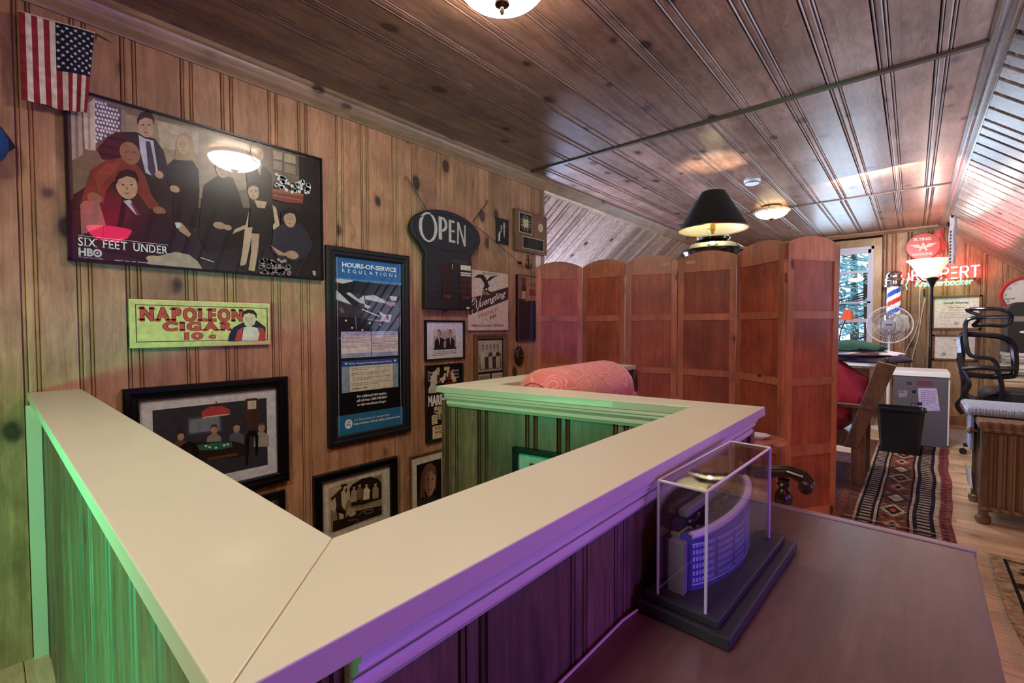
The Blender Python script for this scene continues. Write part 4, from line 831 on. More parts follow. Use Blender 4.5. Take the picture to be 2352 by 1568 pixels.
# ================================================================ things on the left wall
NW = Vector((1,0,0)); UW = Vector((0,1,0)); VW = Vector((0,0,1))
def frame(t, y0, y1, z0, z1, fw, d, mat, lip=None, x0=.002, off=None, nm='frame'):
    """moulded frame with mitred corners"""
    o = off if off is not None else world_loc(t)
    pr = [(0,0),(0,d*.8),(fw*.12,d),(fw*.42,d),(fw*.5,d*.82),(fw*.8,d*.74),(fw*.86,d*.86),(fw,d*.6),(fw,0)]
    C4 = [(y0,z0),(y1,z0),(y1,z1),(y0,z1)]; inn = [(1,1),(-1,1),(-1,-1),(1,-1)]
    mb = MB(); n = len(pr)
    for k in range(4):
        A, B = C4[k], C4[(k+1) % 4]; ia, ib = inn[k], inn[(k+1) % 4]
        vs = [(x0+h, A[0]+ia[0]*w, A[1]+ia[1]*w) for w, h in pr] + [(x0+h, B[0]+ib[0]*w, B[1]+ib[1]*w) for w, h in pr]
        mb.add(vs, [(i, i+n, i+n+1, i+1) for i in range(n-1)])
    return mb.build(nm, mat, t)
def picture(name, label, y0, y1, z0, z1, fw, d, fmat, cat='picture', px=.008, group=None):
    t = thing(name, label, cat, (0, (y0+y1)/2, z0), group)
    frame(t, y0, y1, z0, z1, fw, d, fmat)
    a = Art((px, y0+fw*.9, z0+fw*.9), UW, VW).scale(y1-y0-fw*1.8, z1-z0-fw*1.8)
    a.k = 0
    MB().box(.001, px-.0005, y0+fw*.5, y1-fw*.5, z0+fw*.5, z1-fw*.5).build('backing', M['blackm'], t)
    return t, a

# --- cloth flag
t = thing('flag', 'small American flag hung vertically on pine wall above large group poster', 'flag', (.03,.21,2.08))
mbf = MB(); nU, nV = 52, 40
def flagpt(u, v):
    y = .115 + u*.205 - .030*(1-v)*max(0, u-.6)/.4*1.0 ; z = 2.075 + v*.315 + u*.018*(v) + .012*u*(1-v)
    x = .048 + .012*math.sin(u*9+v*1.5)*(1-v*.75) + .006*math.sin(u*21+1) * (1-v)
    return (x, y, z)
for i in range(nU):
    for j in range(nV):
        u0, u1, v0, v1 = i/nU, (i+1)/nU, j/nV, (j+1)/nV
        canton = (u0+u1)/2 > 6/13 and (v0+v1)/2 > .46
        st_ = int((u0+u1)/2*13)
        col = '23263a' if canton else ('8e3038' if st_ % 2 == 0 else 'e2d6bf')
        mbf.add([flagpt(u0,v0), flagpt(u1,v0), flagpt(u1,v1), flagpt(u0,v1)], [(0,1,2,3)], col)
def star(u, v, r):
    pts = []
    for k in range(10):
        a = PI/2+k*PI/5; q = r if k % 2 == 0 else r*.42
        uu, vv = u+q*math.cos(a)/.205, v+q*math.sin(a)/.315; p = flagpt(min(uu, 1), min(vv, 1)); pts.append((p[0]+.0012, p[1], p[2]))
    n = len(pts); c = flagpt(u, v); mbf.add(pts+[(c[0]+.0012, c[1], c[2])], [(n, k, (k+1) % n) for k in range(n)], 'e8e0cc')
for i in range(9):
    for j in range(11):
        if (i+j) % 2 == 0: star(6/13+.03+i*.0605, .50+j*.046, .0066)
o = mbf.build('cloth', M['cloth'], t); 
so = o.modifiers.new('thick', 'SOLIDIFY'); so.thickness = .0012; so.offset = -1
MB().tube([(.046,.112,2.392),(.048,.322,2.412)], .0022, 6).build('header_cord', M['paint'], t)
MB().lathe([(.0001,0),(.004,.004),(.0035,.03),(.0001,.055)], (.046,.325,2.408), 8, (0,1,-.25)).build('finial', M['bronze'], t, True)
MB().tube([(.046,.325,2.41),(.001,.33,2.41)], .002, 6).build('peg', M['bronze'], t)

# --- blue cap on a hook at the frame's left edge
t = thing('baseball_cap', 'blue cloth cap hanging at the left edge of the picture wall', 'cap', (.06,.02,1.80))
blu = flat('blue_felt', '1c4f8e', .9, noise=.2, nscale=200); nav = flat('navy_felt', '232a3e', .9, noise=.2, nscale=200)
MB().lathe([(.001,.09),(.03,.085),(.055,.06),(.066,.03),(.07,-.02),(.066,-.05)], (.05,.012,1.90), 20, (.8,0,-.2), sx=1.0, sy=1.15).build('crown', blu, t, True)
MB().prism([(.03,-.04,1.93),(.03,.02,1.99),(.03,.065,1.965),(.03,.098,1.905),(.03,.07,1.875),(.03,-.04,1.9)], (.006,0,0)).build('visor', nav, t)

# --- group poster
t = thing('poster', 'large glossy group portrait poster in thin black frame lettered SIX FEET UNDER', 'poster', (0,.74,1.517))
P0 = (.232, 1.2465, 1.517, 2.174)
MB().box(.002,.020,P0[0],P0[1],P0[2],P0[3]).build('backing', M['blackm'], t)
mb = MB()
for (a,b,c,d) in ((P0[0]-.006,P0[1]+.006,P0[2]-.006,P0[2]+.004),(P0[0]-.006,P0[1]+.006,P0[3]-.004,P0[3]+.006),(P0[0]-.006,P0[0]+.004,P0[2],P0[3]),(P0[1]-.004,P0[1]+.006,P0[2],P0[3])): mb.box(.002,.030,a,b,c,d)
mb.build('frame', M['black'], t)
a = Art((.0215, P0[0], P0[2]), UW, VW).scale(P0[1]-P0[0], P0[3]-P0[2])
for op in ART['poster']: 
    getattr(a, op[0])(*op[1:])
a.text('efecea', 'SIX FEET UNDER', 2.4, 8.6, 5.0, 28.6, serif=.13, bold=.012)
a.line('e8e4e0', [(2.4,14.6),(30.9,14.6)], .0016)
a.text('cfcacc', 'HBO', 2.4, 2.9, 4.3, 6.9, bold=.045)
a.ell('3a1830', 7.9, 5.05, .75, 1.3); a.ell('cfcacc', 7.9, 5.05, .4, .7)
a.text('c9c4c6', "IT'S NOT TV IT'S HBO", 2.4, 1.3, .9, 7.2)
a.scribble('b0a8a8', 13, 42, 1.4, 1, 1, .5)
a.build('printed_sheet', M['gloss'], t)

# --- yellow tin sign
t = thing('tin_sign', 'yellow tin sign lettered NAPOLEON CIGAR 10 cents with a man in red lapels', 'sign', (0,.69,1.164))
MB().box(.001,.022,.408,.969,1.164,1.373).build('plate', flat('yellow_enamel', 'e4d48c', .4), t, bevel=.003)
a = Art((.0225,.408,1.164), UW, VW).scale(.561,.209)
a.rect('dccf86',0.6,2,99.4,98)
for (x0,y0,x1,y1) in ((3.4,12,97.5,13.6),(3.4,87.5,97.5,89.1),(3.4,12,4.0,89),(96.9,12,97.5,89)): a.rect('4a4030',x0,y0,x1,y1)
a.text('c94d42','NAPOLEON',5.5,57,26,72,bold=.05,serif=.15,outline=('3c2a24',.35))
a.text('c94d42','CIGAR',20,36,17,50,bold=.06,serif=.13,outline=('3c2a24',.3))
a.text('c94d42','10',34,16.5,14,13,bold=.06,outline=('3c2a24',.2)); a.text('c94d42','c',51,18,10,5,bold=.06,outline=('3c2a24',.2)); a.line('c94d42',[(53.5,15),(53.5,33)],.003)
for op in ART['man']: getattr(a, op[0])(*op[1:])
a.rect('dccf86',97.5,5,99.4,95); a.rect('4a4030',96.9,12,97.5,89)
a.build('print', M['print'], t)

# --- card game print, wide black frame (generic stand-in)
t, a = picture('framed_print', 'wide black frame with white mat, print of card table under red lamp', .378,1.050,.442,.995,.055,.032,M['black'])
a.rect('d6d2d0',0,0,100,100); a.rect('37333a',9,12,91,88)
for op in ART['cards']: getattr(a, op[0])(*op[1:])
a.build('print', M['glazed'], t)
# small frame below it
t, a = picture('framed_photo', 'small dark frame hanging just below the card table print', .82,1.03,.20,.398,.03,.022,M['black'])
a.rect('3a332e',0,0,100,100); a.rect('7a6a58',15,15,85,85); a.build('print', M['glazed'], t)

# --- hours of service poster
t, a = picture('framed_poster', 'tall black framed poster headed HOURS-OF-SERVICE REGULATIONS', 1.272,1.836,.57,1.712,.056,.026,M['blackm'],'poster')
a.rect('141416',0,0,100,100)
a.rect('2d64a0',0,88,100,100); a.rect('4a86ba',0,86.6,100,88)
a.text('f0efec','HOURS-OF-SERVICE',11,94.3,2.4,80,bold=.03); a.text('f0efec','REGULATIONS',11,91.2,2.0,80,sp=.55)
for op in ART['truck']: getattr(a, op[0])(*op[1:])
a.rect('b9bcd2',8,55.6,50,58.2); a.rect('b9bcd2',50.8,55.6,92,58.2)
a.text('3a3c58','Old Hours-of-Service Rules',14,57.1,.7,30); a.text('3a3c58','All CMV Drivers',21,56.1,.7,16)
a.text('3a3c58','New Hours-of-Service Rules',56,57.1,.7,30); a.text('3a3c58','Property-Carrying CMV Drivers',55,56.1,.7,33)
a.rect('e4dccb',8,46,50,55.6); a.rect('e4dccb',50.8,46,92,55.6); a.rect('aab4c8',8,43.4,50,46); a.rect('aab4c8',50.8,43.4,92,46)
for yy in (53.4,50.6): a.rect('9a9484',8,yy,50,yy+.12); a.rect('9a9484',50.8,yy,92,yy+.12)
for (x0,x1,yy,n) in ((9.5,48,54.8,2),(9.5,48,52.6,2),(9.5,46,49.8,2),(52,90,54.8,2),(52,90,52.6,3),(52,90,49.8,4)): a.scribble('7c7668',x0,x1,yy,.8,n,.28)
a.text('3c4c68','Compliance Required',18,45.0,.6,22); a.text('3c4c68','Through January 3, 2004',17,44.0,.6,25); a.text('3c4c68','Compliance Required',60,45.0,.6,22); a.text('3c4c68','On & After January 4, 2004',58,44.0,.6,26)
a.rect('2c5484',8,38.6,92,41.8); a.text('e6e6e6','16-Hour Exception For Property-Carrying Drivers',18,39.7,.9,64,bold=.02)
a.poly('e6e6e6',[(12,40.8),(16.6,40.8),(14.3,39.4)]); a.poly('e6e6e6',[(84.6,40.8),(89.2,40.8),(87,39.4)])
a.rect('8ea6b4',8,24,92,38.6); a.rect('e2d8bc',19,24.2,83,38.4)
for yy,n in ((37.2,2),(34.4,2),(31.4,2),(28.4,2)): a.scribble('8c8468',22,80,yy,.95,n,.34)
a.scribble('4a4436',22,76,25.4,1,1,.5)
a.text('ece9e0','For additional information,',29,20.4,1.4,44,bold=.03); a.text('ece9e0','call toll-free 1-800-598-5664',28,18.0,1.4,45,bold=.03); a.text('ece9e0','or visit www.fmcsa.dot.gov',29,15.6,1.4,43,bold=.03)
a.rect('2f7296',0,0,100,11.5)
a.text('e8ebec','U.S. Department of Transportation',24,7.2,1.15,54); a.text('e8ebec','Federal Motor Carrier Safety Administration',24,5.0,1.15,70,bold=.02)
a.ell('e8ebec',16.5,6.2,5.4,2.7)
for k in range(3):
    an = PI/2+k*2*PI/3; a.poly('2a4a5e',[(16.5+4.6*math.cos(an+.1),6.2+2.3*math.sin(an+.1)),(16.5+2.4*math.cos(an-.55),6.2+1.2*math.sin(an-.55)),(16.5,6.2),(16.5+2.2*math.cos(an+.1),6.2+1.1*math.sin(an+.1))])
a.rect('c8ccd0',3.4,0,3.9,100); a.rect('c8ccd0',95.6,0,96.1,100)
a.build('print', M['glazed'], t)

# --- etching in black frame (generic stand-in)
t, a = picture('framed_etching', 'sepia figure etching in thick black frame, behind near half wall corner', 1.184,1.728,-.02,.428,.05,.028,M['black'])
a.rect('d9cbb0',0,0,100,100); a.rect('a08a68',9.6,12.6,88.4,87.4); a.rect('c9b48e',10,13,88,87); a.rect('8d775a',12,15,86,85)
for op in ART['etch']: getattr(a, op[0])(*op[1:])
a.build('print', M['glazed'], t)
# --- portrait
t, a = picture('framed_portrait', 'portrait of long-haired person in wide cream mat, half hidden by green half wall', 1.829,2.16,-.02,.400,.014,.02,M['frame_wood'])
a.rect('dccfb2',0,0,100,100); a.rect('3a2a22',22,10,86,80)
for op in ART['portrait']: getattr(a, op[0])(*op[1:])
a.build('print', M['glazed'], t)
# --- handshake photograph
t, a = picture('framed_photo', 'thin black frame, white mat, photo of two men shaking hands', 1.965,2.328,1.022,1.300,.013,.02,M['black'])
a.rect('dedcdc',0,0,100,100); a.rect('a8a098',19,24,80,80)
a.rect('cfc6bb',19,62,80,80); a.rect('b5a89c',30,55,66,72)
for x, s in ((34,1),(64,-1)):
    person(a, x, 24, 54, 'c79a80', '4a3a30', '1e1c1e', 'dcd8d2', .62, .78)
a.poly('1e1c1e',[(38,50),(50,43),(52,48),(40,57)]); a.poly('1e1c1e',[(60,50),(50,43),(48,48),(58,57)]); a.ell('d0a488',50,45,3,3)
a.rect('2a2624',19,24,80,29)
a.scribble('4a4a5a',16,82,18,5,3,1.2); a.build('print', M['glazed'], t)
# --- movie poster
t, a = picture('framed_poster', 'black framed film poster with embracing couple, lettered MARIHUANA', 1.968,2.310,.462,.992,.016,.02,M['blackm'],'poster')
a.rect('161214',0,0,100,100)
for op in ART['movie']: getattr(a, op[0])(*op[1:])
for x, ls_ in ((2,('Daring','Drug','Expose!')),(71,('Shame','Horror','Despair!'))):
    for i, w_ in enumerate(ls_): a.text('e6e0d4', w_, x, 91-i*5, 3.4, 22, shear=.15)
a.text('ece6da','MARIHUANA',2,47,13,95,bold=.055)
a.rect('d9b998',19,39.5,99,44.5); a.text('5a3424','WEED WITH ROOTS IN HELL',27,40.8,2.4,66)
a.text('d9cfa8','NOT RECOMMENDED FOR CHILDREN',22,36.4,1.8,70)
a.rect('ddd09a',12,20.5,28,33.5); a.scribble('5a5234',14,26,31,2.4,5,.8)
a.rect('e2d2a2',14,-1,99,18)
a.text('9a3a2a','WEIRD ORGIES',19,12,4.0,78,bold=.03); a.text('9a3a2a','WILD PARTIES',19,6.4,4.0,78,bold=.03); a.text('c98c5a','UNLEASHED PASSIONS!',17,1,4.0,80,shear=.2)
a.build('print', M['glazed'], t)
# --- OPEN sign with hours
t = thing('open_sign', 'black lightbulb-shaped OPEN sign with opening hours, hung on chain', 'sign', (0,2.16,1.374))
blk = flat('black_plastic', '1d1b1c', .4, noise=.15, nscale=300)
out = []
cy_, cz_ = 2.155, 1.905
for k in range(0, 41):
    an = R(-38 + k*256/40); out.append((cy_+.318*math.cos(an), cz_+.152*math.sin(an)))
out += [(1.958,1.745),(1.950,1.70),(1.950,1.376),(2.382,1.378),(2.380,1.72),(2.376,1.76)]
MB().prism([(.004,p[0],p[1]) for p in out], (.034,0,0)).build('panel', blk, t, bevel=.006)
MB().tube([(.0385,cy_+.285*math.cos(2*PI*i/48),cz_+.122*math.sin(2*PI*i/48)) for i in range(48)], .0025, 6, closed=True).build('raised_ring', blk, t, True)
a = Art((.039,1.95,1.374), UW, VW)
lt = 'c9c0b4'
def ring(cx, cy, rx, ry, tx, ty, n=26):
    a.k += 1
    for i in range(n):
        p = [2*PI*i/n, 2*PI*(i+1)/n]
        a.mb.add([a.P(cx+rx*math.cos(p[0]),cy+ry*math.sin(p[0])),a.P(cx+rx*math.cos(p[1]),cy+ry*math.sin(p[1])),a.P(cx+(rx-tx)*math.cos(p[1]),cy+(ry-ty)*math.sin(p[1])),a.P(cx+(rx-tx)*math.cos(p[0]),cy+(ry-ty)*math.sin(p[0]))], [(0,3,2,1)], lt)
ring(.030,.545,.078,.098,.026,.012)
def bar(x0,y0,x1,y1): a.rect(lt,x0,y0,x1,y1)
a.poly(lt,[(.118,.478),(.148,.478),(.146,.632),(.118,.632)]); a.k += 1
for i in range(12):
    p = [PI/2-PI*i/12, PI/2-PI*(i+1)/12]; q = [(.150+rx*math.cos(p[j]),.583+ry*math.sin(p[j])) for rx, ry in ((.046,.050),(.022,.034)) for j in (0,1)]
    a.mb.add([a.P(*q[0]),a.P(*q[2]),a.P(*q[3]),a.P(*q[1])], [(0,1,2,3)], lt)
bar(.146,.620,.152,.633); bar(.146,.533,.152,.549)
bar(.208,.472,.232,.625); bar(.208,.610,.262,.625); bar(.208,.545,.262,.558); bar(.208,.472,.268,.488)
a.poly(lt,[(.285,.468),(.299,.468),(.302,.585),(.302,.622),(.286,.622)]); a.poly(lt,[(.286,.622),(.304,.622),(.365,.475),(.365,.460),(.350,.460)]); a.poly(lt,[(.352,.46),(.367,.46),(.367,.612),(.354,.612)])
a.text('6a625c','HOURS',.25,.335,.022,.13)
for i, (l_, r_) in enumerate((('10:30',''),('10:30',''),('10:30','7:30'),('10:30','7:30'),('10:30','6:00'),('CLOSED','CLOSED'))):
    yy = .295-i*.042
    a.text('4e4640',('MON','TUE','WED','THU','FRI','SAT')[i],.04,yy,.018,.06)
    if l_: a.rect('4a2420',.145,yy-.006,.235,yy+.026); a.text('8a4a40' if i == 5 else '201414',l_,.155,yy,.018,.07)
    a.text('4e4640','TO',.26,yy,.014,.025)
    if r_: a.rect('5a2e28' if i < 5 else '4a2420',.315,yy-.006,.415,yy+.026); a.text('8a4a40' if i == 5 else '201414',r_,.33,yy,.018,.07)
a.rect('e6dcb8',.315,.290,.415,.325); a.rect('d8cdae',.315,.248,.415,.275); a.rect('7a6a58',.32,.258,.41,.264); a.rect('c8bfa4',.236,.290,.243,.322)
a.ell('d8cfc0',.385,.02,.018,.008)
a.build('printed_face', M['print'], t)
for p, q in (((.01,1.832,2.216),(.02,1.99,2.03)),((.01,2.576,2.214),(.02,2.41,2.03))):
    mb = MB(); p, q = Vector(p), Vector(q); n_ = 16
    for i in range(n_):
        c_ = p.lerp(q, (i+.5)/n_); d_ = (q-p).normalized(); s_ = Vector((1,0,0)) if i % 2 else d_.cross(Vector((1,0,0)))
        mb.tube([c_+d_*(.0105*math.cos(2*PI*k/8))+s_*(.0055*math.sin(2*PI*k/8)) for k in range(8)], .0016, 4, closed=True)
    mb.build('chain', M['bronze'], t)
for y_ in (1.832, 2.576): MB().tube([(-.02,y_,2.218),(.008,y_,2.218)], .002, 6).build('nail_shank', M['brass'], t); MB().lathe([(.0001,.012),(.006,.010),(.004,0),(.003,-.01)], (.006,y_,2.218), 8, (1,0,0)).build('nail', M['brass'], t, True)
mb = MB(); mb.tube([(.012,2.44,2.01),(.010,2.60,1.945),(.010,2.78,1.865),(.010,2.93,1.796)], .0022, 6); mb.tube([(.010,2.97,1.775),(.012,3.08,1.745),(.012,3.105,1.72),(.012,3.11,1.60),(.012,3.107,1.44)], .0022, 6)
mb.build('power_cord', M['bronze'], t, True)
MB().ball((.016,2.952,1.786), .011, .030, .012).build('cord_switch', M['black'], t, True)
t.location += Vector((.022, -.019, -.004))
# --- beer sign
t = thing('beer_sign', 'cream sign with eagle and dark diagonal band lettered Yuengling PREMIUM BEER', 'sign', (0,2.59,1.226))
MB().box(.002,.022,2.366,2.806,1.226,1.680).build('plate', flat('cream_enamel', 'd8c8aa', .45), t, bevel=.003)
a = Art((.0225,2.366,1.226), UW, VW).scale(.440,.454)
a.rect('dccab0',.8,.8,99.2,99.2)
a.poly('4a362e',[(0.8,25),(99.2,55),(99.2,77),(0.8,52)])
for op in ART['eagle']: getattr(a, op[0])(*op[1:])
a.text('efe6d8','uengling',24,38.5,12,66,shear=.35,rot=.33,bold=.015)
a.line('efe6d8',[(8,50),(5,47),(6,42),(11,42),(14,47),(10,52),(7,50)],.004)
a.line('efe6d8',[(7,46),(9,52),(15,53),(18,48),(17,38),(21,35)],.007); a.line('efe6d8',[(30,60),(25,46),(20,33),(15,27),(8,27),(6,31),(9,34)],.006)
a.text('b0604a','PREMIUM',23.4,20.5,6.6,48.5,serif=.10,rot=.275,shear=.1)
a.text('5a3a30','BEER',50,19.2,4.8,17.5,serif=.1,rot=.24,bold=.02)
a.line('8a6a40',[(31,15.5),(35,18.5),(41,18.5),(50,14.5),(58,11.5),(66,11.5),(69,14)],.0028)
a.text('3a2a24',"AMERICA'S OLDEST BREWERY",5,6.8,3.0,82,bold=.03,serif=.1)
a.text('efe6d8','SINCE 1829',33,95,2.6,36,outline=('7a604a',.4))
a.build('print', M['print'], t)
# --- photo of men in wooden frame with two small photos
t, a = picture('framed_photo', 'brown wooden frame with photo of group of men above two small photos', 2.425,2.792,.62,1.198,.038,.024,M['frame_wood'])
a.rect('2a2220',0,0,100,100); a.rect('c4b8a2',5,50,95,97); a.rect('8f8674',7,52,93,95); a.rect('b9b3a4',7,76,93,95); a.rect('6f6856',7,52,93,62)
for i, (x, c_) in enumerate(((22,'c9c2b2'),(36,'b7b0a0'),(50,'3a3836'),(64,'cfc8b8'),(78,'2c2a2a'))):
    person(a, x, 62, 28, 'b09a84', '2c2622', c_, None, .75, .95); a.poly('2e2c2a' if i % 2 else 'bdb6a6', [(x-7,54),(x-1,54),(x,70),(x+1,54),(x+7,54),(x+8,72),(x-8,72)])
a.rect('c4b8a2',5,24,46,46); a.rect('8f8674',7,26,44,44); person(a,18,27,15,'b09a84','2c2622','4a4846'); person(a,32,27,14,'b09a84','2c2622','cfc8b8')
a.rect('c9bfa8',53,24,95,46); a.scribble('7a705c',57,91,41,4,4,.9)
a.build('print', M['glazed'], t)
# --- small photo, plaque, card
t, a = picture('small_photo', 'small unframed dark photo of two people in evening dress', 2.679,2.829,1.914,2.118,.004,.006,M['blackm'], 'photo')
a.rect('2b2725',0,0,100,100); person(a,40,8,70,'c0a088','2a1c14','d8d0c8',None,.6,1.3); person(a,62,4,88,'c0a088','3a2c24','1a1818','e6e0da',.62,1.3); a.build('print', M['print'], t)
t = thing('award_plaque', 'brown wooden plaque with starburst clock, round medal and engraved black plate', 'plaque', (0,3.1,1.882))
MB().box(.002,.030,2.88,3.318,1.882,2.226).build('board', M['frame_wood'], t, bevel=.005)
a = Art((.0305,2.88,1.882), UW, VW).scale(.438,.344)
a.rect('c9b88a',12,45,51,94); a.rect('1c1817',13.5,47,49.5,92)
for k in range(16):
    an = 2*PI*k/16; a.poly('b9a47c' if k % 2 else '8a7a60', [(31.5+6*math.cos(an-.12),69.5+7.6*math.sin(an-.12)),(31.5+16*math.cos(an-.07),69.5+20*math.sin(an-.07)),(31.5+16*math.cos(an+.07),69.5+20*math.sin(an+.07)),(31.5+6*math.cos(an+.12),69.5+7.6*math.sin(an+.12))])
a.rect('d8cba4',24,60,39,79); a.line('6a5a3a',[(31.5,69.5),(37,75)],.003); a.line('6a5a3a',[(31.5,69.5),(26,66)],.003)
a.ell('e0d6b2',78,68,8,10.5); a.ell('cfc49c',78,68,6.4,8.6)
a.rect('c9b88a',22,8,89,38); a.rect('1a1614',23.5,10,87.5,36); 
a.scribble('5c5344',38,74,31,4.4,5,.9)
a.build('plates', M['print'], t)
t = thing('wall_card', 'plain white card partly under the brown plaque', 'card', (0,3.25,1.78))
MB().box(.001,.004,3.19,3.262,1.74,1.88).build('sheet', M['white'], t)
# --- anchor ornament
t = thing('anchor_ornament', 'small dark metal anchor ornament below the brown plaque', 'ornament', (0,3.08,1.75))
mb = MB(); mb.tube([(.012,3.075,1.845),(.012,3.082,1.765)], .006, 8); mb.tube([(.012,3.055,1.825),(.012,3.10,1.822)], .004, 6)
mb.tube([(.012,3.045,1.79),(.012,3.055,1.765),(.014,3.082,1.752),(.012,3.11,1.765),(.012,3.12,1.795)], .006, 8); mb.tube([(.012,3.073+.010*math.cos(2*PI*i/10),1.857+.010*math.sin(2*PI*i/10)) for i in range(10)], .003, 5, closed=True)
mb.build('anchor', M['bronze'], t, True)
# --- bottle poster
t = thing('framed_poster', 'glossy dark poster with beer bottle, half hidden behind folding screen', 'poster', (0,3.08,1.133))
MB().box(.002,.022,2.92,3.262,1.133,1.690).build('backing', M['black'], t)
a = Art((.0225,2.925,1.138), UW, VW).scale(.335,.548)
a.rect('8a6450',0,0,100,100); a.poly('1c2028',[(2,1),(98,1),(98,62),(60,64),(35,60),(2,64)]); a.rect('b08a70',35,62,98,98)
a.text('6a4a3c','Beer',8,92,4,32); a.text('8a3a30','DRINK',40,84,5,52,serif=.1); a.rect('a04a3a',45,70,95,80); 
a.poly('4a2c20',[(14,62),(30,62),(32,80),(26,88),(27,96),(19,96),(18,88),(13,80)]); a.poly('c9a888',[(15,64),(30,64),(31,76),(14,76)]); a.poly('24405e',[(44,2),(62,2),(66,60),(50,60)]); a.poly('2e5070',[(78,2),(86,2),(88,60),(80,60)])
a.build('print', M['gloss'], t)
# --- carved mask low by the screen
t = thing('carved_mask', 'small dark carved wooden mask low on wall beside folding screen', 'carving', (.01,2.95,.93))
MB().ball((.012,2.95,1.01), .03, .055, .082, 14, 10).build('face', M['dark_wood'], t, True)
mb = MB(); mb.ball((.040,2.93,1.035), .008, .012, .006); mb.ball((.040,2.972,1.035), .008, .012, .006); mb.ball((.042,2.951,1.005), .012, .010, .022); mb.ball((.036,2.951,.968), .008, .022, .006)
mb.build('features', M['bronze'], t, True)
# --- frame on the green lit half wall
t = thing('framed_print', 'black frame with small matted print on the half wall facing the stairs', 'picture', (1.5,1.3,.5))
d2 = Vector((.985,.1745,0)).normalized(); n2 = Vector((.1745,-.985,0)).normalized()
def onC(u, z, off): 
    p = Vector((1.045,1.265,0)) + d2*u + n2*off; return Vector((p.x,p.y,z))
u0, u1, z1, z0 = .325, .70, .800, .50
mb = MB()
for (a_,b_,c_,e_) in ((u0,u1,z1-.02,z1),(u0,u1,z0,z0+.02),(u0,u0+.02,z0,z1),(u1-.02,u1,z0,z1)):
    mb.obox(onC((a_+b_)/2,(c_+e_)/2,.012), d2, n2, (0,0,1), (b_-a_)/2, .010, (e_-c_)/2)
mb.build('frame', M['black'], t)
a = Art(onC(u0+.01, z0+.01, .008), d2, (0,0,1)).scale(u1-u0-.02, z1-z0-.02)
a.rect('9cb0a8',0,0,100,100); a.rect('2c3a34',16,16,84,84); a.rect('7ea596',18,18,82,82); a.rect('22302a',30,22,70,40)  # green lamplight is put into the mat and print colours
a.build('print', M['glazed'], t)

# ================================================================ folding screen
t = thing('folding_screen', 'six panel arched reddish wooden folding screen across the room', 'screen', (1.0,3.45,0))
SP = [(.030,3.150),(.325,3.438),(.736,3.437),(1.119,3.551),(1.545,3.565),(1.905,3.255),(2.135,3.605)]
H1 = 1.764
for i in range(6):
    p, q = Vector((*SP[i], 0)), Vector((*SP[i+1], 0)); d = (q-p).normalized(); n = Vector((d.y, -d.x, 0)); g = .006
    p = p + d*g; q = q - d*g; L = (q-p).length; Z = Vector((0,0,1))
    def P_(u, z, o=0): return p + d*u + n*o + Z*z
    lf = MB().obox(P_(L/2, .87, 0), d, n, Z, L/2-.03, .004, .82).build('leaf', M['screen'], t)
    sw = .042
    for u in (sw/2, L-sw/2):
        MB().obox(P_(u, H1/2+.01, 0), d, n, Z, sw/2, .011, H1/2-.01).build('stile', M['screenf'], lf)
    for z0_, z1_ in ((.03,.10),(.44,.505),(.882,.93),(1.300,1.348)):
        MB().obox(P_(L/2, (z0_+z1_)/2, 0), d, n, Z, L/2-sw, .010, (z1_-z0_)/2).build('rail', M['screenf'], lf)
    N_ = 14; pts = [P_(sw*0, 1.665, -.010), P_(L, 1.665, -.010)] + [P_(L-L*k/N_, H1+.052*math.sin(PI*k/N_)**.8, -.010) for k in range(N_+1)]
    MB().prism(pts, n*.020).build('top_rail', M['screenf'], lf)
    if i < 5:
        for z_ in (.25, 1.55): MB().lathe([(.004,-.03),(.004,.03)], (q.x+d.x*g, q.y+d.y*g, z_), 8).build('hinge', M['brass'], t)
    if i in (2, 3):
        u_ = L*.78 if i == 2 else L*.22
        MB().obox(P_(u_, 1.74, .0115), d, n, Z, .033, .0006, .011).build('paper_label', flat('torn_paper', 'c9a892', .8), lf)
    if i == 3:
        c_ = P_(.075, 1.64, .006); MB().tube([c_ + d*(.015*math.cos(2*PI*k/20)) + Z*(.015*math.sin(2*PI*k/20)) for k in range(20)], .0012, 4, closed=True).build('stamped_mark', flat('stamp', 'c98a78', .7), lf)

# ================================================================ black table lamp on a tall cabinet behind the screen
LX, LY = 1.275, 3.86
t = thing('tall_cabinet', 'tall dark cabinet hidden behind the screen under black lamp', 'cabinet', (LX, LY+.02, 0))
MB().box(LX-.20,LX+.20,LY-.17,LY+.21,0,1.66).build('body', M['oak'], t); MB().box(LX-.22,LX+.22,LY-.19,LY+.23,1.66,1.69).build('top', M['oak'], t)
t = thing('table_lamp', 'black table lamp with conical black shade rising behind the screen', 'lamp', (LX, LY, 1.69))
gb = flat('glossy_black_ceramic', '14120f', .12, spec=.7, coat=.6)
MB().lathe([(.001,0),(.12,0),(.155,.035),(.215,.105),(.242,.150),(.238,.170),(.19,.210),(.13,.232),(.108,.240),(.125,.250),(.130,.266),(.120,.280),(.085,.290),(.03,.296),(.001,.296)], (LX,LY,1.69), 36).build('body', gb, t, True)
MB().lathe([(.012,.292),(.012,.33),(.02,.332),(.02,.38),(.012,.385)], (LX,LY,1.69), 12).build('socket', M['brass'], t, True)
MB().tube([(LX-.02,LY,2.04),(LX-.045,LY,2.04)], .004, 6).build('switch', M['brass'], t)
MB().lathe([(.001,.38),(.022,.39),(.030,.42),(.024,.45),(.001,.465)], (LX,LY,1.69), 12).build('bulb', flat('lit_bulb', 'fff2d8', .4, emit='ffe8c0', estr=5), t, True)
sh = MB().lathe([(.262,.335),(.088,.635)], (LX,LY,1.69), 40).build('lamp_shade', flat('black_shade_fabric', '16140f', .85, noise=.3, nscale=300), t, True)
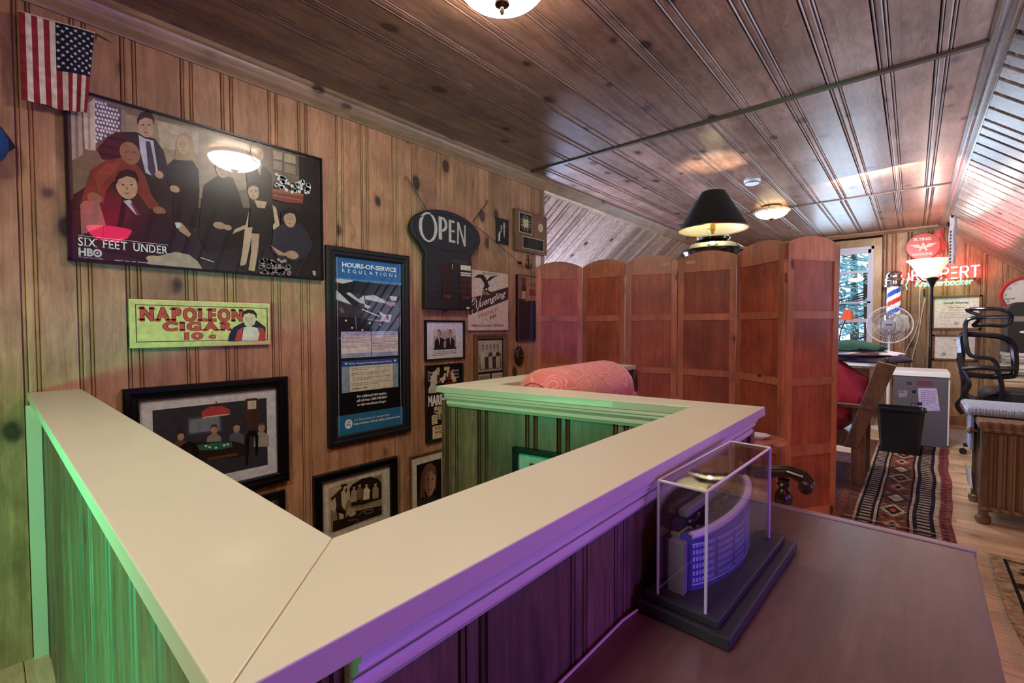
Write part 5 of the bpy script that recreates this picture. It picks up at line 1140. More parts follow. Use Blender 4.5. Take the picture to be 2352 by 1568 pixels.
MB().lathe([(.086,.633),(.258,.339)], (LX,LY,1.69), 40).build('shade_lining', flat('cream_lining', '7a745c', .6), sh, True)
MB().lathe([(.260,.332),(.264,.332),(.264,.339),(.260,.339),(.260,.332)], (LX,LY,1.69), 40).build('lower_rim', M['brass'], sh, True)
mb = MB()
for k in range(3):
    an = 2*PI*k/3; mb.tube([(LX,LY,2.305),(LX+.088*math.cos(an),LY+.088*math.sin(an),2.318)], .002, 5)
mb.build('spider', M['brass'], sh)
point('table_lamp_bulb', (LX, LY, 2.20), (1.0, .88, .66), 22, .03)

# ================================================================ ceiling fixtures
def ceiling_bowl(x, y, r, drop, rim_h, mat, label, group='bowl ceiling lights'):
    t = thing('ceiling_light', label, 'light', (x, y, CZ), group)
    z = CZ
    MB().lathe([(.001,0),(.09,0),(.095,-.015),(.06,-.02),(.001,-.02)], (x,y,z), 24).build('canopy', M['bronze'], t, True)
    mb = MB().lathe([(r-.012,-rim_h+.006),(r,-rim_h+.010),(r+.010,-rim_h-.004),(r+.004,-rim_h-.018),(r-.010,-rim_h-.022)], (x,y,z), 40)
    for k in range(16):
        an = 2*PI*k/16; mb.ball((x+(r+.006)*math.cos(an), y+(r+.006)*math.sin(an), z-rim_h-.006), .016, .016, .009, 8, 5)
    mb.build('rim', flat('antique_rim', 'c9b48a', .4, noise=.5, nscale=90), t, True)
    pr = [(r*math.sin(PI/2*k/10), -rim_h-.010-(drop-rim_h-.02)*math.cos(PI/2*k/10)) for k in range(11)]
    MB().lathe([(max(p, .001), h) for p, h in pr], (x,y,z), 40).build('bowl', mat, t, True)
    MB().lathe([(.001,-drop-.030),(.007,-drop-.024),(.009,-drop-.014),(.005,-drop-.008),(.006,-drop-.002),(.026,-drop+.006),(.030,-drop+.014),(.026,-drop+.02)], (x,y,z), 16).build('finial', M['bronze'], t, True)
    mb = MB()
    for k in range(3):
        an = 2*PI*k/3+.4; mb.tube([(x+.05*math.cos(an),y+.05*math.sin(an),z-.01),(x+(r-.01)*math.cos(an),y+(r-.01)*math.sin(an),z-rim_h)], .004, 6)
    mb.build('arm', M['bronze'], t)
    return t
ceiling_bowl(1.36, 1.26, .168, .148, .035, M['glow'], 'bright white glass bowl ceiling light above the stairwell, cut by top frame edge')
ceiling_bowl(1.325, 5.62, .160, .150, .055, M['glow2'], 'cream alabaster bowl ceiling light beyond the smoke detector')
t = thing('smoke_detector', 'round white smoke detector on the far ceiling', 'detector', (1.395,4.53,CZ))
MB().lathe([(.001,-.042),(.035,-.042),(.055,-.034),(.060,-.02),(.066,-.018),(.068,0),(.001,0)], (1.395,4.53,CZ), 28).build('housing', M['white'], t, True)
MB().lathe([(.058,-.028),(.0615,-.027),(.0615,-.023),(.058,-.022)], (1.395,4.53,CZ), 28).build('vent_slot', M['blackm'], t)

# ================================================================ salmon armchair
salm, n, l, b = nt('salmon_damask')
g_ = n.new('ShaderNodeNewGeometry'); w1 = n.new('ShaderNodeTexNoise'); w1.inputs['Scale'].default_value = 7; w1.inputs['Detail'].default_value = 1; w1.inputs['Distortion'].default_value = 1.4
l.new(g_.outputs['Position'], w1.inputs[0]); ms = n.new('ShaderNodeMath'); ms.operation = 'MULTIPLY'; ms.inputs[1].default_value = 13; l.new(w1.outputs[0], ms.inputs[0])
pp = n.new('ShaderNodeMath'); pp.operation = 'PINGPONG'; pp.inputs[1].default_value = .5; l.new(ms.outputs[0], pp.inputs[0])
cr = n.new('ShaderNodeValToRGB'); cr.color_ramp.elements[0].color = (*srgb('e49684'), 1); cr.color_ramp.elements[0].position = .05; cr.color_ramp.elements[1].color = (*srgb('cc7060'), 1); cr.color_ramp.elements[1].position = .22
l.new(pp.outputs[0], cr.inputs[0]); l.new(cr.outputs[0], b.inputs[0]); b.inputs['Roughness'].default_value = .75; b.inputs['Sheen Weight'].default_value = .3
t = thing('armchair', 'salmon damask armchair with rolled back and dark carved arms behind the half wall', 'armchair', (1.65,1.95,0))
RX, RZ, RR, Y0, Y1 = 1.325, .935, .138, 1.495, 2.195
mb = MB(); NS, NA = 26, 28
vs = []; fs = []
for i in range(NS+1):
    s_ = i/NS; yy = Y0 + (Y1-Y0)*s_
    e0 = min(1, s_/.12); e1 = min(1, (1-s_)/.2)
    rr = RR*(.60+.4*math.sin(PI/2*e0)**.7)*(.35+.65*math.sin(PI/2*e1)**.6)
    for k in range(NA):
        an = 2*PI*k/NA; pl = 1+(.05*math.sin(an*14)*(1-e0) if e0 < 1 else 0)
        vs.append((RX+rr*pl*1.08*math.cos(an)*(1+.02*math.sin(s_*9)), yy, RZ+rr*pl*math.sin(an)+.012*s_))
    if i: fs += [((i-1)*NA+k, (i-1)*NA+(k+1) % NA, i*NA+(k+1) % NA, i*NA+k) for k in range(NA)]
fs += [tuple(range(NS*NA, NS*NA+NA))]
mb.add(vs, [f[::-1] for f in fs]); ro = mb.build('back_roll', salm, t, True)
MB().lathe([(.001,-.012),(.05,-.014),(.078,-.008),(.092,.006)], (RX,Y0,RZ), 28, (0,1,0)).build('end_disc', salm, ro, True)
MB().tube([(RX+.089*math.cos(2*PI*k/30), Y0-.002, RZ+.086*math.sin(2*PI*k/30)) for k in range(30)], .005, 6, closed=True).build('piping', salm, ro, True)
pts = [(1.22,.97),(1.20,.6),(1.22,.40),(1.42,.40),(1.40,.6),(1.44,.80),(1.48,.93)]
MB().prism([(x,1.62,z) for x, z in pts], (0,.54,0)).build('backrest', salm, t, bevel=.03)
MB().box(1.30,2.12,1.645,2.15,.28,.45).build('seat', salm, t, bevel=.05)
for yy in (1.615, 2.18):
    path = [(1.38,.64),(1.6,.655),(1.80,.652),(1.95,.635),(2.04,.648),(2.12,.664),(2.18,.652),(2.208,.620),(2.203,.595)]
    from_ = []
    mb = MB(); hw_ = .030
    top = path; bot = [(2.170,.592),(2.165,.618),(2.13,.632),(2.08,.622),(2.04,.600),(1.95,.598),(1.80,.612),(1.6,.615),(1.38,.60)]
    ar = MB().prism([(x,yy-hw_,z) for x, z in top+bot], (0,hw_*2,0)).build('arm', M['dark_wood'], t, bevel=.008)
    MB().lathe([(.001,-.036),(.018,-.036),(.026,-.030),(.028,0),(.026,.030),(.018,.036),(.001,.036)], (2.186,yy,.604), 16, (0,1,0)).build('arm_scroll', M['dark_wood'], ar, True)
    for o_ in (-.018, .018): MB().tube([(x,yy+o_,z+.003) for x, z in top[1:-1]], .0045, 6).build('arm_bead', M['dark_wood'], ar, True)
    MB().lathe([(.020,0),(.024,.02),(.016,.04),(.018,.055),(.032,.075),(.036,.10),(.030,.125),(.018,.14),(.020,.15),(.028,.158),(.020,.166),(.022,.18)], (2.105,yy,.435), 18).build('spindle', M['dark_wood'], t, True)
    for xx in (1.34, 2.105): MB().box(xx-.028,xx+.028,yy-.028,yy+.028,.0,.44).build('leg', M['dark_wood'], t, bevel=.004)
# side table and dish beyond
t = thing('side_table', 'small round reddish wooden side table partly hidden by half wall corner', 'table', (1.86,2.78,0))
MB().lathe([(.001,.62),(.145,.62),(.15,.628),(.145,.64),(.001,.64)], (1.86,2.78,0), 32).build('top', M['screenf'], t, True)
MB().lathe([(.022,.02),(.03,.1),(.018,.3),(.03,.5),(.022,.62)], (1.86,2.78,0), 14).build('pedestal', M['screenf'], t, True)
MB().lathe([(.001,0),(.12,0),(.12,.02),(.001,.03)], (1.86,2.78,0), 20).build('foot', M['screenf'], t, True)
t = thing('dish', 'shallow white dish showing beside the half wall corner post', 'dish', (1.87,2.77,.64))
MB().lathe([(.001,0),(.03,0),(.035,.006),(.058,.018),(.060,.022),(.056,.022),(.032,.010),(.001,.008)], (1.87,2.77,.641), 24).build('bowl', M['white'], t, True)

# ================================================================ foreground table, model in acrylic case
t = thing('counter_table', 'long dark laminate table pushed against the half wall, foreground right', 'table', (2.37,.3,0))
MB().prism([(2.135,-1.2,.716),(2.59,-1.2,.716),(2.612,1.425,.716),(2.135,1.438,.716)], (0,0,.034)).build('tabletop', M['desk'], t, bevel=.002)
MB().prism([(2.138,1.444,.712),(2.615,1.431,.712),(2.617,1.456,.712),(2.138,1.468,.712)], (0,0,.040)).build('edge_strip', flat('pale_edge_strip', '8a7476', .35, noise=.1), t, bevel=.002)  # edge strip coloured paler than the tabletop
for (a_, b_) in ((2.17,-1.15),(2.55,-1.15),(2.17,1.36),(2.55,1.36)): MB().box(a_-.025,a_+.025,b_-.025,b_+.025,0,.716).build('leg', M['dark_wood'], t)
t = thing('cable', 'thin pale cable lying between table and half wall', 'cable', (2.15,.6,.75))
MB().tube([(2.1365,.50,.753),(2.137,.60,.7525),(2.1375,.70,.753),(2.145,.76,.753)], .0022, 6).build('cord', M['paint'], t, True)

t = thing('display_case', 'clear acrylic case with grey plinth on the dark table', 'case', (2.22,.95,.75))
rot = R(-2.2)
def DC(x, y, z):   # case frame, turned slightly
    dx, dy = x-2.22, y-.95; return (2.22+dx*math.cos(rot)-dy*math.sin(rot), .95+dx*math.sin(rot)+dy*math.cos(rot), z)
def dbox(mb, x0,x1,y0,y1,z0,z1): 
    v = [DC(x,y,z) for z in (z0,z1) for x, y in ((x0,y0),(x1,y0),(x1,y1),(x0,y1))]
    return mb.add(v, [(0,3,2,1),(4,5,6,7),(0,1,5,4),(1,2,6,5),(2,3,7,6),(3,0,4,7)])
ch = flat('charcoal_plinth', '2b2b33', .38, noise=.15, nscale=200)
dbox(MB(), 2.150,2.305,.742,1.185,.7505,.772).build('plinth', ch, t, bevel=.003)
dbox(MB(), 2.158,2.285,.752,1.165,.772,.786).build('plinth_step', ch, t, bevel=.002)
ax0, ax1, ay0, ay1, az0, az1 = 2.180, 2.262, .760, 1.128, .786, .986
w_ = .003
for nm, (a_,b_,c_,d_,e_,f_) in (('front_pane',(ax0,ax1,ay0,ay0+w_,az0,az1)),('back_pane',(ax0,ax1,ay1-w_,ay1,az0,az1)),('side_pane',(ax0,ax0+w_,ay0,ay1,az0,az1)),('side_pane',(ax1-w_,ax1,ay0,ay1,az0,az1)),('lid_pane',(ax0,ax1,ay0,ay1,az1-w_,az1))):
    dbox(MB(), a_+.0003,b_-.0003,c_+.0003,d_-.0003,e_,f_).build(nm, M['acrylic_lid' if nm == 'lid_pane' else 'acrylic'], t)
ed = flat('polished_acrylic_edge', 'c9c0bc', .2, spec=.8)
mb = MB(); r_ = .0026
for (x_, y_) in ((ax0,ay0),(ax1,ay0),(ax1,ay1),(ax0,ay1)): mb.tube([DC(x_,y_,az0),DC(x_,y_,az1-.002)], r_, 8)
c4 = [(ax0,ay0),(ax1,ay0),(ax1,ay1),(ax0,ay1)]
for k in range(4): mb.tube([DC(*c4[k],az1-.001),DC(*c4[(k+1) % 4],az1-.001)], r_, 8)
mb.build('bevelled_edge', ed, t, True)
# stadium model
t = thing('stadium_model', 'small resin stadium replica with curved colonnade inside the acrylic case', 'model', DC(2.22,.95,.786))
resin = flat('violet_lit_resin', 'b4b2ec', .5, noise=.12, nscale=150); dk = flat('dark_resin', '24222e', .5, noise=.3, nscale=160); gr = flat('grey_green_resin', '8a9482', .5, noise=.2, nscale=90); brk = flat('seating_resin', '5a4438', .7, noise=.4, nscale=300)  # first resin: own blue tint plus violet lamplight put into the colour
def arc(k, rx=.048, off=0): 
    s_ = k; an = PI*s_; return (2.203 + (rx+off)*math.sin(an)**.5*(1+.12*s_), .797 + .318*s_)
NK = 26
out_ = [arc(k/NK) for k in range(NK+1)]
vz = .786
def zr(y): return .882 + (y-.797)/.318*.036
v = [DC(x,y,z) for x, y in out_ for z in (vz, zr(y)-.014, zr(y)-.006, zr(y))]
mb = MB(); 
for k in range(NK):
    a_, b_ = k*4, (k+1)*4
    for j in range(3): mb.f.append([a_+j, b_+j, b_+j+1, a_+j+1]); mb.c.append(None)
mb.v = v
inn_ = [(x-.011*min(1,(x-2.203)/.02), .800+(y-.797)*.93+.010) for x, y in out_]
base = len(mb.v); mb.v += [DC(x,y,zr(y)+.001) for x, y in inn_]
for k in range(NK): mb.f.append([k*4+3, (k+1)*4+3, base+k+1, base+k]); mb.c.append(None)
fa = mb.build('facade', flat('violet_lit_wall_resin', '4e4c9c', .5, noise=.2, nscale=200), t)  # violet lamplight painted in on top of the wall's own blue
MB().tube([DC(x-.002,y,zr(y)) for x, y in out_[1:-1]], [.0068]*(NK-1), 8).build('rim', flat('violet_lit_rim_resin', 'd8bce0', .45), t, True)  # rim colour has the violet lamplight mixed in as well
bowl = MB(); bowl.v = [DC(x,y,zr(y)-.001) for x, y in inn_] + [DC(2.200+(x-2.205)*.35, .81+(y-.80)*.85+.012, .835) for x, y in out_]
n_ = NK+1
for k in range(NK): bowl.f.append([k, k+1, n_+k+1, n_+k]); bowl.c.append(None)
bowl.build('seating_bowl', brk, t)
fl_ = MB(); fl_.v = [DC(2.200+(x-2.205)*.35, .81+(y-.80)*.85+.012, .835) for x, y in out_]; fl_.f = [list(range(NK+1))]; fl_.c = [None]; fl_.build('field', flat('field_green', '3c4434', .8), t)
# arcaded windows on the facade
mb = MB()
for k in range(1, NK-1):
    x0_, y0_ = out_[k]; x1_, y1_ = out_[k+1]
    if k % 5 == 0: continue
    dx, dy = x1_-x0_, y1_-y0_; L_ = math.hypot(dx, dy); nx, ny = dy/L_, -dx/L_
    for r0 in range(6):
        z_ = .800 + r0*.0125
        for h_ in (0, .5):
            a_ = (x0_+dx*(h_+.08)+nx*.0007, y0_+dy*(h_+.08)+ny*.0007); b_ = (x0_+dx*(h_+.42)+nx*.0007, y0_+dy*(h_+.42)+ny*.0007)
            mb.add([DC(*a_,z_),DC(*b_,z_),DC(*b_,z_+.0075),DC(*a_,z_+.0075)], [(0,1,2,3)])
mb.build('window_bays', resin, fa)
mb = MB()
for z_ in (.796, .868): mb.tube([DC(x+.0008,y,z_) for x, y in out_[1:-1]], .0011, 5)
mb.build('string_course', resin, fa)
e_ = dbox(MB(), 2.188,2.216,.783,.799,.786,.876).build('end_wall', flat('grey_resin', '8a8486', .5), t, bevel=.001)
dbox(MB(), 2.1835,2.188,.783,.806,.786,.878).build('pier', dk, t)
dbox(MB(), 2.184,2.196,.806,1.115,.786,.902).build('rear_wall', dk, t)
dbox(MB(), 2.1835,2.200,.835,1.10,.902,.915).build('scoreboard_roof', gr, t, bevel=.001)
dbox(MB(), 2.184,2.202,.800,.845,.872,.884).build('lower_roof', gr, t, bevel=.001)
mb = MB(); rr_ = random.Random(4)
for i in range(60): mb.ball(DC(2.199+rr_.uniform(0,.006), rr_.uniform(.82,1.08), rr_.uniform(.862,.896)), .003, .004, .003, 6, 4)
o_ = mb.build('crowd_stand', flat('blue_speckled_resin', '6c6aa0', .6, noise=.5, nscale=400), t); o_['kind'] = 'stuff'

# ================================================================ pink uplighter by the right slope, outside the frame; it shows in the poster
t = thing('floor_lamp', 'pink glass uplighter standing right of the counter table', 'lamp', (2.97,.77,0))
MB().lathe([(.001,0),(.13,0),(.13,.015),(.02,.03),(.012,.05),(.012,2.0),(.03,2.02)], (2.97,.77,0), 20).build('pole', M['blackm'], t, True)
MB().lathe([(.03,2.02),(.08,2.035),(.125,2.07),(.15,2.12),(.153,2.135)], (2.97,.77,0), 32).build('bowl', M['pinkglow'], t, True)

# ================================================================ far room: rugs
t = thing('runner_rug', 'long narrow patterned runner rug with ladder borders leading to the cabinet', 'rug', (2.43,5.0,0))
NB = 60
def edge(y): return 2.705 + (y-3.6)*.030 + .007*math.sin(y*4.1+.5) + .004*math.sin(y*9)
mb = MB(); ys = [3.55 + (6.42-3.55)*k/NB for k in range(NB+1)]
def rp(u, y): # u 0..1 across
    return 2.10 + (edge(y)-2.10)*u
for k in range(NB):
    y0, y1 = ys[k], ys[k+1]
    mb.add([(rp(0,y0),y0,.008),(rp(1,y0),y0,.008),(rp(1,y1),y1,.008),(rp(0,y1),y1,.008)], [(0,1,2,3)], '6a4238')
    mb.add([(rp(1,y0),y0,-.001),(rp(1,y1),y1,-.001),(rp(1,y1),y1,.008),(rp(1,y0),y0,.008)], [(0,1,2,3)], '7c4440')
mb.add([(2.10,3.55,-.001),(edge(3.55),3.55,-.001),(edge(3.55),3.55,.008),(2.10,3.55,.008)], [(0,1,2,3)], '6a4238')
ru = mb.build('pile', M['rugm'], t)
MB().box(1.72,2.10,3.62,5.6,-.001,.006,'5a3f48').build('side_strip', M['rugm'], t)
mb = MB()
def rq(u0,u1,y0,y1,z,c): mb.add([(rp(u0,y0),y0,z),(rp(u1,y0),y0,z),(rp(u1,y1),y1,z),(rp(u0,y1),y1,z)], [(0,1,2,3)], c)
for k in range(NB):
    y0, y1 = ys[k], ys[k+1]
    rq(.90,1,y0,y1,.0082,'7c4440'); rq(.04,.10,y0,y1,.0082,'7a4a40')
    for (a_, b_, c_) in ((.86,.90,'a8907c'),(.84,.86,'2a2026'),(.69,.71,'2a2026'),(.665,.69,'a8907c'),(.645,.665,'2a2026'),(.20,.225,'a8907c'),(.225,.24,'2a2026'),(.355,.37,'2a2026'),(.37,.395,'a8907c'),(.395,.41,'2a2026')): rq(a_,b_,y0,y1,.0084,c_)
    for (a_, b_) in ((.71,.84),(.24,.355)):
        rq(a_,b_,y0,y1,.0083,'2a2230')
y = 3.6
while y < 6.38:
    for (a_, b_) in ((.725,.825),(.25,.345)): rq(a_,b_,y,y+.030,.0086,'a28c78')
    for q in range(1): rq(.915,.955,y,y+.022,.0086,'3a2426')
    y += .062
cx = .527
def dia(yc, w, h, c, z):
    for st in range(-4, 5):
        ww = w*(1-abs(st)/5); rq(cx-ww, cx+ww, yc+st*h/5-h/10, yc+st*h/5+h/10, z, c)
i = 0; yc = 3.72
while yc < 6.3:
    dia(yc, .115, .15, ('8a4238','a8937a','3a2a30')[i % 3], .0085); dia(yc, .075, .10, ('a8907c','2a2026','b09478')[i % 3], .0087); dia(yc, .035, .05, ('2a2026','a0483c','a8907c')[i % 3], .0089)
    for s_ in (-1,1):
        rq(cx+s_*.085-.02, cx+s_*.085+.02, yc+.10, yc+.115, .0087, 'a28c78'); rq(cx+s_*.06-.03, cx+s_*.06+.03, yc+.135, yc+.15, .0087, '2a2026')
    yc += .30; i += 1
for k in range(5): rq(.12,.86,3.57+k*.035,3.585+k*.035,.0091,('a8907c','2a2026','7c4440','2a2026','a8907c')[k])
mb.build('woven_pattern', M['rugm'], ru)
t = thing('area_rug', 'tan and black floral rug at right edge in front of wicker chest', 'rug', (3.3,3.0,0))
pts = [(2.836,3.594),(2.829,3.2),(2.83,2.9),(2.845,2.70),(2.88,2.40),(2.93,2.05),(4.1,2.05),(4.1,3.66),(3.2,3.62)]
mb = MB().prism([(x,y,-.001) for x, y in pts], (0,0,.009), 'a88e70'); ru = mb.build('pile', M['rugm'], t)
mb = MB(); rr_ = random.Random(8)
def rr_quad(x0,x1,y0,y1,z,c): mb.add([(x0,y0,z),(x1,y0,z),(x1,y1,z),(x0,y1,z)], [(0,1,2,3)], c)
for x_, z_ in ((2.885,.0084),(2.99,.0084)): rr_quad(x_, x_+.014, 2.5, 3.56, z_, '2a2220')
rr_quad(2.9,4.05,3.535,3.55,.0085,'2a2220'); rr_quad(3.0,4.05,3.43,3.445,.0085,'2a2220')
for i in range(90):
    if i < 45: x_, y_ = rr_.choice((2.945, 2.93, 2.96))+rr_.uniform(-.02,.02), rr_.uniform(2.5,3.5)
    else: x_, y_ = rr_.uniform(3.05,4.0), rr_.uniform(2.2,3.5)
    r_ = rr_.uniform(.010,.024); n_ = 8
    mb.add([(x_+r_*math.cos(2*PI*k/n_)*rr_.uniform(.6,1.2), y_+r_*math.sin(2*PI*k/n_)*rr_.uniform(.6,1.2), .0086+i*.00001) for k in range(n_)], [tuple(range(n_))], rr_.choice(('2a2220','3a2c28','6a5040')))
mb.build('woven_pattern', M['rugm'], ru)['kind'] = 'stuff'
mb = MB()
for i in range(60):
    yy = 2.45+i*.019; mb.tube([(2.84,yy,.004),(2.806+rr_.uniform(-.006,.006),yy+rr_.uniform(-.01,.01),.003)], .0016, 4)
o_ = mb.build('fringe', M['paint'], t); o_['kind'] = 'stuff'

# ================================================================ wooden chair with draped clothes
t = thing('wooden_armchair', 'worn wooden armchair with tilted flat back boards, clothes piled on it', 'chair', (1.95,4.75,0))
for yy in (4.50, 5.06):
    MB().box(1.60,2.285,yy-.05,yy+.05,.612,.642).build('arm', M['oak'], t, bevel=.004)
    for x0_, x1_ in ((2.148,2.236),(1.62,1.70)): MB().box(x0_,x1_,yy-.022,yy+.022,.0095,.612).build('leg', M['oak'], t, bevel=.003)
    MB().box(1.62,2.2,yy-.012,yy+.012,.30,.38).build('side_rail', M['oak'], t)
    MB().prism([(2.10,yy-.045,.30),(2.19,yy-.045,.30),(2.412,yy-.045,.955),(2.30,yy-.045,.985)], (0,.09,0)).build('back_post', M['oak'], t, bevel=.004)
MB().box(1.60,2.16,4.52,5.04,.36,.40).build('seat', M['oak'], t)
for k in range(4): MB().prism([(2.14+k*.055,4.54,.46+k*.15),(2.155+k*.055,4.54,.455+k*.15),(2.195+k*.055,4.54,.555+k*.15),(2.18+k*.055,4.54,.56+k*.15)], (0,.48,0)).build('back_slat', M['oak'], t)
def drape(name, label, cat, c, rx, ry, rz, mat, seed, grp=None, fl=.35, sub='fabric'):
    t = thing(name, label, cat, (c[0], c[1], c[2]-rz), grp)
    rn = random.Random(seed); ph = [rn.uniform(0, 6) for _ in range(8)]
    mb = MB(); n, m = 40, 22; vs = []; fs = []
    for j in range(m+1):
        th = PI*j/m
        for i in range(n):
            a = 2*PI*i/n; q = 1 + .10*math.sin(3*a+ph[0]+2*th) + .06*math.sin(7*a+ph[1]-3*th) + .035*math.sin(13*a+ph[2]+6*th)
            x = math.sin(th)*math.cos(a)*q; y_ = math.sin(th)*math.sin(a)*q; z = math.cos(th)
            z = z if z > 0 else z*fl/1.0
            z *= 1+.10*math.sin(5*x+ph[3])+.08*math.sin(6*y_+ph[4])
            vs.append((c[0]+rx*x, c[1]+ry*y_, c[2]+rz*z))
    for j in range(m):
        for i in range(n): fs.append((j*n+i, j*n+(i+1) % n, (j+1)*n+(i+1) % n, (j+1)*n+i))
    mb.add(vs, [f[::-1] for f in fs]); mb.build(sub, mat, t, True)
    return t
drape('blanket', 'crumpled crimson blanket heaped on the wooden armchair seat', 'blanket', (2.03,4.74,.66), .22, .22, .27, flat('crimson_cloth', 'd2486a', .85, noise=.25, nscale=20), 1, fl=.9)
drape('folded_shirt', 'tan shirt folded under the crimson blanket', 'shirt', (1.98,4.74,.50), .22, .22, .1, flat('tan_cloth', '8a7a60', .9, noise=.25, nscale=30), 2)
drape('sweater', 'dark purple sweater with a white band draped over chair back', 'sweater', (2.22,4.80,.975), .30, .22, .055, flat('dark_purple_knit', '33283c', .95, noise=.3, nscale=120), 3)
drape('towel', 'white towel between dark green and purple sweaters', 'towel', (2.17,4.80,1.025), .25, .20, .04, flat('white_terry', 'cfc6cc', .95, noise=.15, nscale=120), 6)
drape('sweater', 'dark green sweater on top of the clothes pile', 'sweater', (2.08,4.80,1.065), .27, .20, .065, flat('dark_green_knit', '1d4a40', .95, noise=.3, nscale=120), 4)

# ================================================================ waste bin, cabinet
t = thing('waste_bin', 'black rectangular plastic waste bin before the cabinet', 'bin', (2.42,5.93,0))
mb = MB(); bk = flat('black_plastic_bin', '17171a', .3, noise=.1)
def rrect(cx, cy, hx, hy, r, z, n=5):
    p = []
    for qx, qy, a0 in ((1,1,0),(-1,1,90),(-1,-1,180),(1,-1,270)):
        for k in range(n+1): a = R(a0+90*k/n); p.append((cx+qx*(hx-r)+r*math.cos(a), cy+qy*(hy-r)+r*math.sin(a), z))
    return p
L_ = [rrect(2.42,5.96,.148,.10,.03,.0095),rrect(2.42,5.96,.182,.125,.04,.43),rrect(2.42,5.96,.194,.136,.042,.432),rrect(2.42,5.96,.194,.136,.042,.452),rrect(2.42,5.96,.184,.127,.04,.452),rrect(2.42,5.96,.144,.096,.03,.018)]
n_ = len(L_[0]); vs = [p for r_ in L_ for p in r_]; fs = [(j*n_+i, j*n_+(i+1) % n_, (j+1)*n_+(i+1) % n_, (j+1)*n_+i) for j in range(5) for i in range(n_)] + [tuple(range(n_))[::-1], tuple(range(5*n_, 6*n_))]
mb.add(vs, fs).build('body', bk, t, True)
MB().tube([(2.50,6.095,.455),(2.50,6.098,.485),(2.58,6.098,.485),(2.58,6.095,.455)], .004, 6).build('bag_holder', M['blackm'], t)
t = thing('filing_cabinet', 'low grey cabinet with white top and papers on its side, beside floor lamp', 'cabinet', (2.56,6.75,0))
cg = flat('grey_cabinet_paint', '57525a', .5, noise=.12, nscale=40)
MB().box(2.350,2.782,6.46,7.05,0,.725).build('body', cg, t, bevel=.003)
MB().box(2.340,2.796,6.45,7.06,.725,.775).build('top', M['white'], t, bevel=.004)
MB().box(2.782,2.796,6.47,7.04,.03,.70).build('drawer_front', M['white'], t)
a = Art((2.35,6.4594,0), (1,0,0), (0,0,1))
a.poly('b4a6cc',[(.20,.60),(.345,.61),(.375,.38),(.215,.36)]); a.rect('6a3448',.19,.63,.315,.68); a.rect('3a3038',.11,.63,.15,.665); a.poly('8a7c92',[(.04,.56),(.12,.57),(.11,.50),(.05,.49)]); a.rect('1a1618',.155,.545,.185,.575); a.rect('1a1618',.20,.42,.235,.455); a.rect('7a5058',.05,.54,.09,.555)
a.scribble('6a5e80',.225,.34,.575,.02,8,.006); a.build('papers', M['print'], t)
t = thing('floor_mat', 'pale translucent chair mat on floor under the office chair', 'mat', (3.3,7.0,0))
MB().prism([(2.80,6.60,0.0005),(3.55,6.60,0.0005),(3.65,6.70,0.0005),(3.65,7.7,0.0005),(2.80,7.7,0.0005)], (0,0,.004)).build('sheet', flat('pale_vinyl', 'cfc4bc', .25, spec=.6), t)

# ================================================================ fan, barber pole, torchiere
t = thing('pedestal_fan', 'white pedestal fan with round clear cage before the window', 'fan', (2.30,7.1,0))
FX, FY, FZ = 2.285, 7.12, 1.272
wp = flat('fan_white_plastic', 'dcdce4', .35)
MB().lathe([(.001,0),(.17,0),(.17,.015),(.05,.035),(.02,.05)], (FX,FY+.1,0), 24).build('base', wp, t, True)
MB().lathe([(.018,.03),(.018,.75),(.013,.76),(.013,1.15)], (FX,FY+.1,0), 14).build('pole', wp, t, True)
MB().lathe([(.001,-.16),(.045,-.155),(.06,-.12),(.062,-.02),(.04,0),(.001,0)], (FX,FY+.02,FZ), 20, (0,-1,0)).build('motor', wp, t, True)
hub = flat('fan_hub_grey', '8a8a94', .4)
MB().lathe([(.001,.075),(.055,.07),(.064,.05),(.064,.045),(.001,.045)], (FX,FY,FZ), 28, (0,-1,0)).build('badge', hub, t, True)
MB().obox((FX,FY-.076,FZ+.0), (1,0,0),(0,1,0),(0,0,1), .028,.001,.005).build('nameplate', M['blackm'], t)
bl = glassy('smoky_clear_blade', (.66,.70,.76), gl=.06, rough=.3)
for k in range(3):
    mb = MB(); n_ = 8; vs = []
    for i in range(n_+1):
        r_ = .04+.155*i/n_; wd_ = .95*math.sin(PI*(.25+.6*i/n_))
        for s_ in (-1,1):
            an = 2*PI*k/3+s_*wd_*.9+.2; vs.append((FX+r_*math.cos(an), FY-.02+s_*.014, FZ+r_*math.sin(an)))
    mb.add(vs, [(2*i,2*i+1,2*i+3,2*i+2) for i in range(n_)]); mb.build('blade', bl, t, True)
mb = MB()
for r_ in (.213,.219): mb.tube([(FX+r_*math.cos(2*PI*i/48), FY-.02, FZ+r_*math.sin(2*PI*i/48)) for i in range(48)], .003, 6, closed=True)
cagef = mb.build('cage_ring', wp, t, True)
for side in (0, 1):
    mb = MB()
    for i in range(56):
        an = 2*PI*i/56; c_, s_ = math.cos(an), math.sin(an); dp = (-.075, -.058, -.02) if side == 0 else (.04, .035, -.02)
        mb.tube([(FX+.055*c_, FY+dp[0], FZ+.055*s_), (FX+.13*c_, FY+dp[1], FZ+.13*s_), (FX+.205*c_, FY+(dp[1]+dp[2])/2, FZ+.205*s_), (FX+.216*c_, FY+dp[2], FZ+.216*s_)], .0009, 3)
    for r_ in (.10,.15): mb.tube([(FX+r_*math.cos(2*PI*i/36), FY+(-.066 if side == 0 else .036), FZ+r_*math.sin(2*PI*i/36)) for i in range(36)], .001, 4, closed=True)
    o_ = mb.build('cage_wires', wp, t); o_['kind'] = 'stuff'

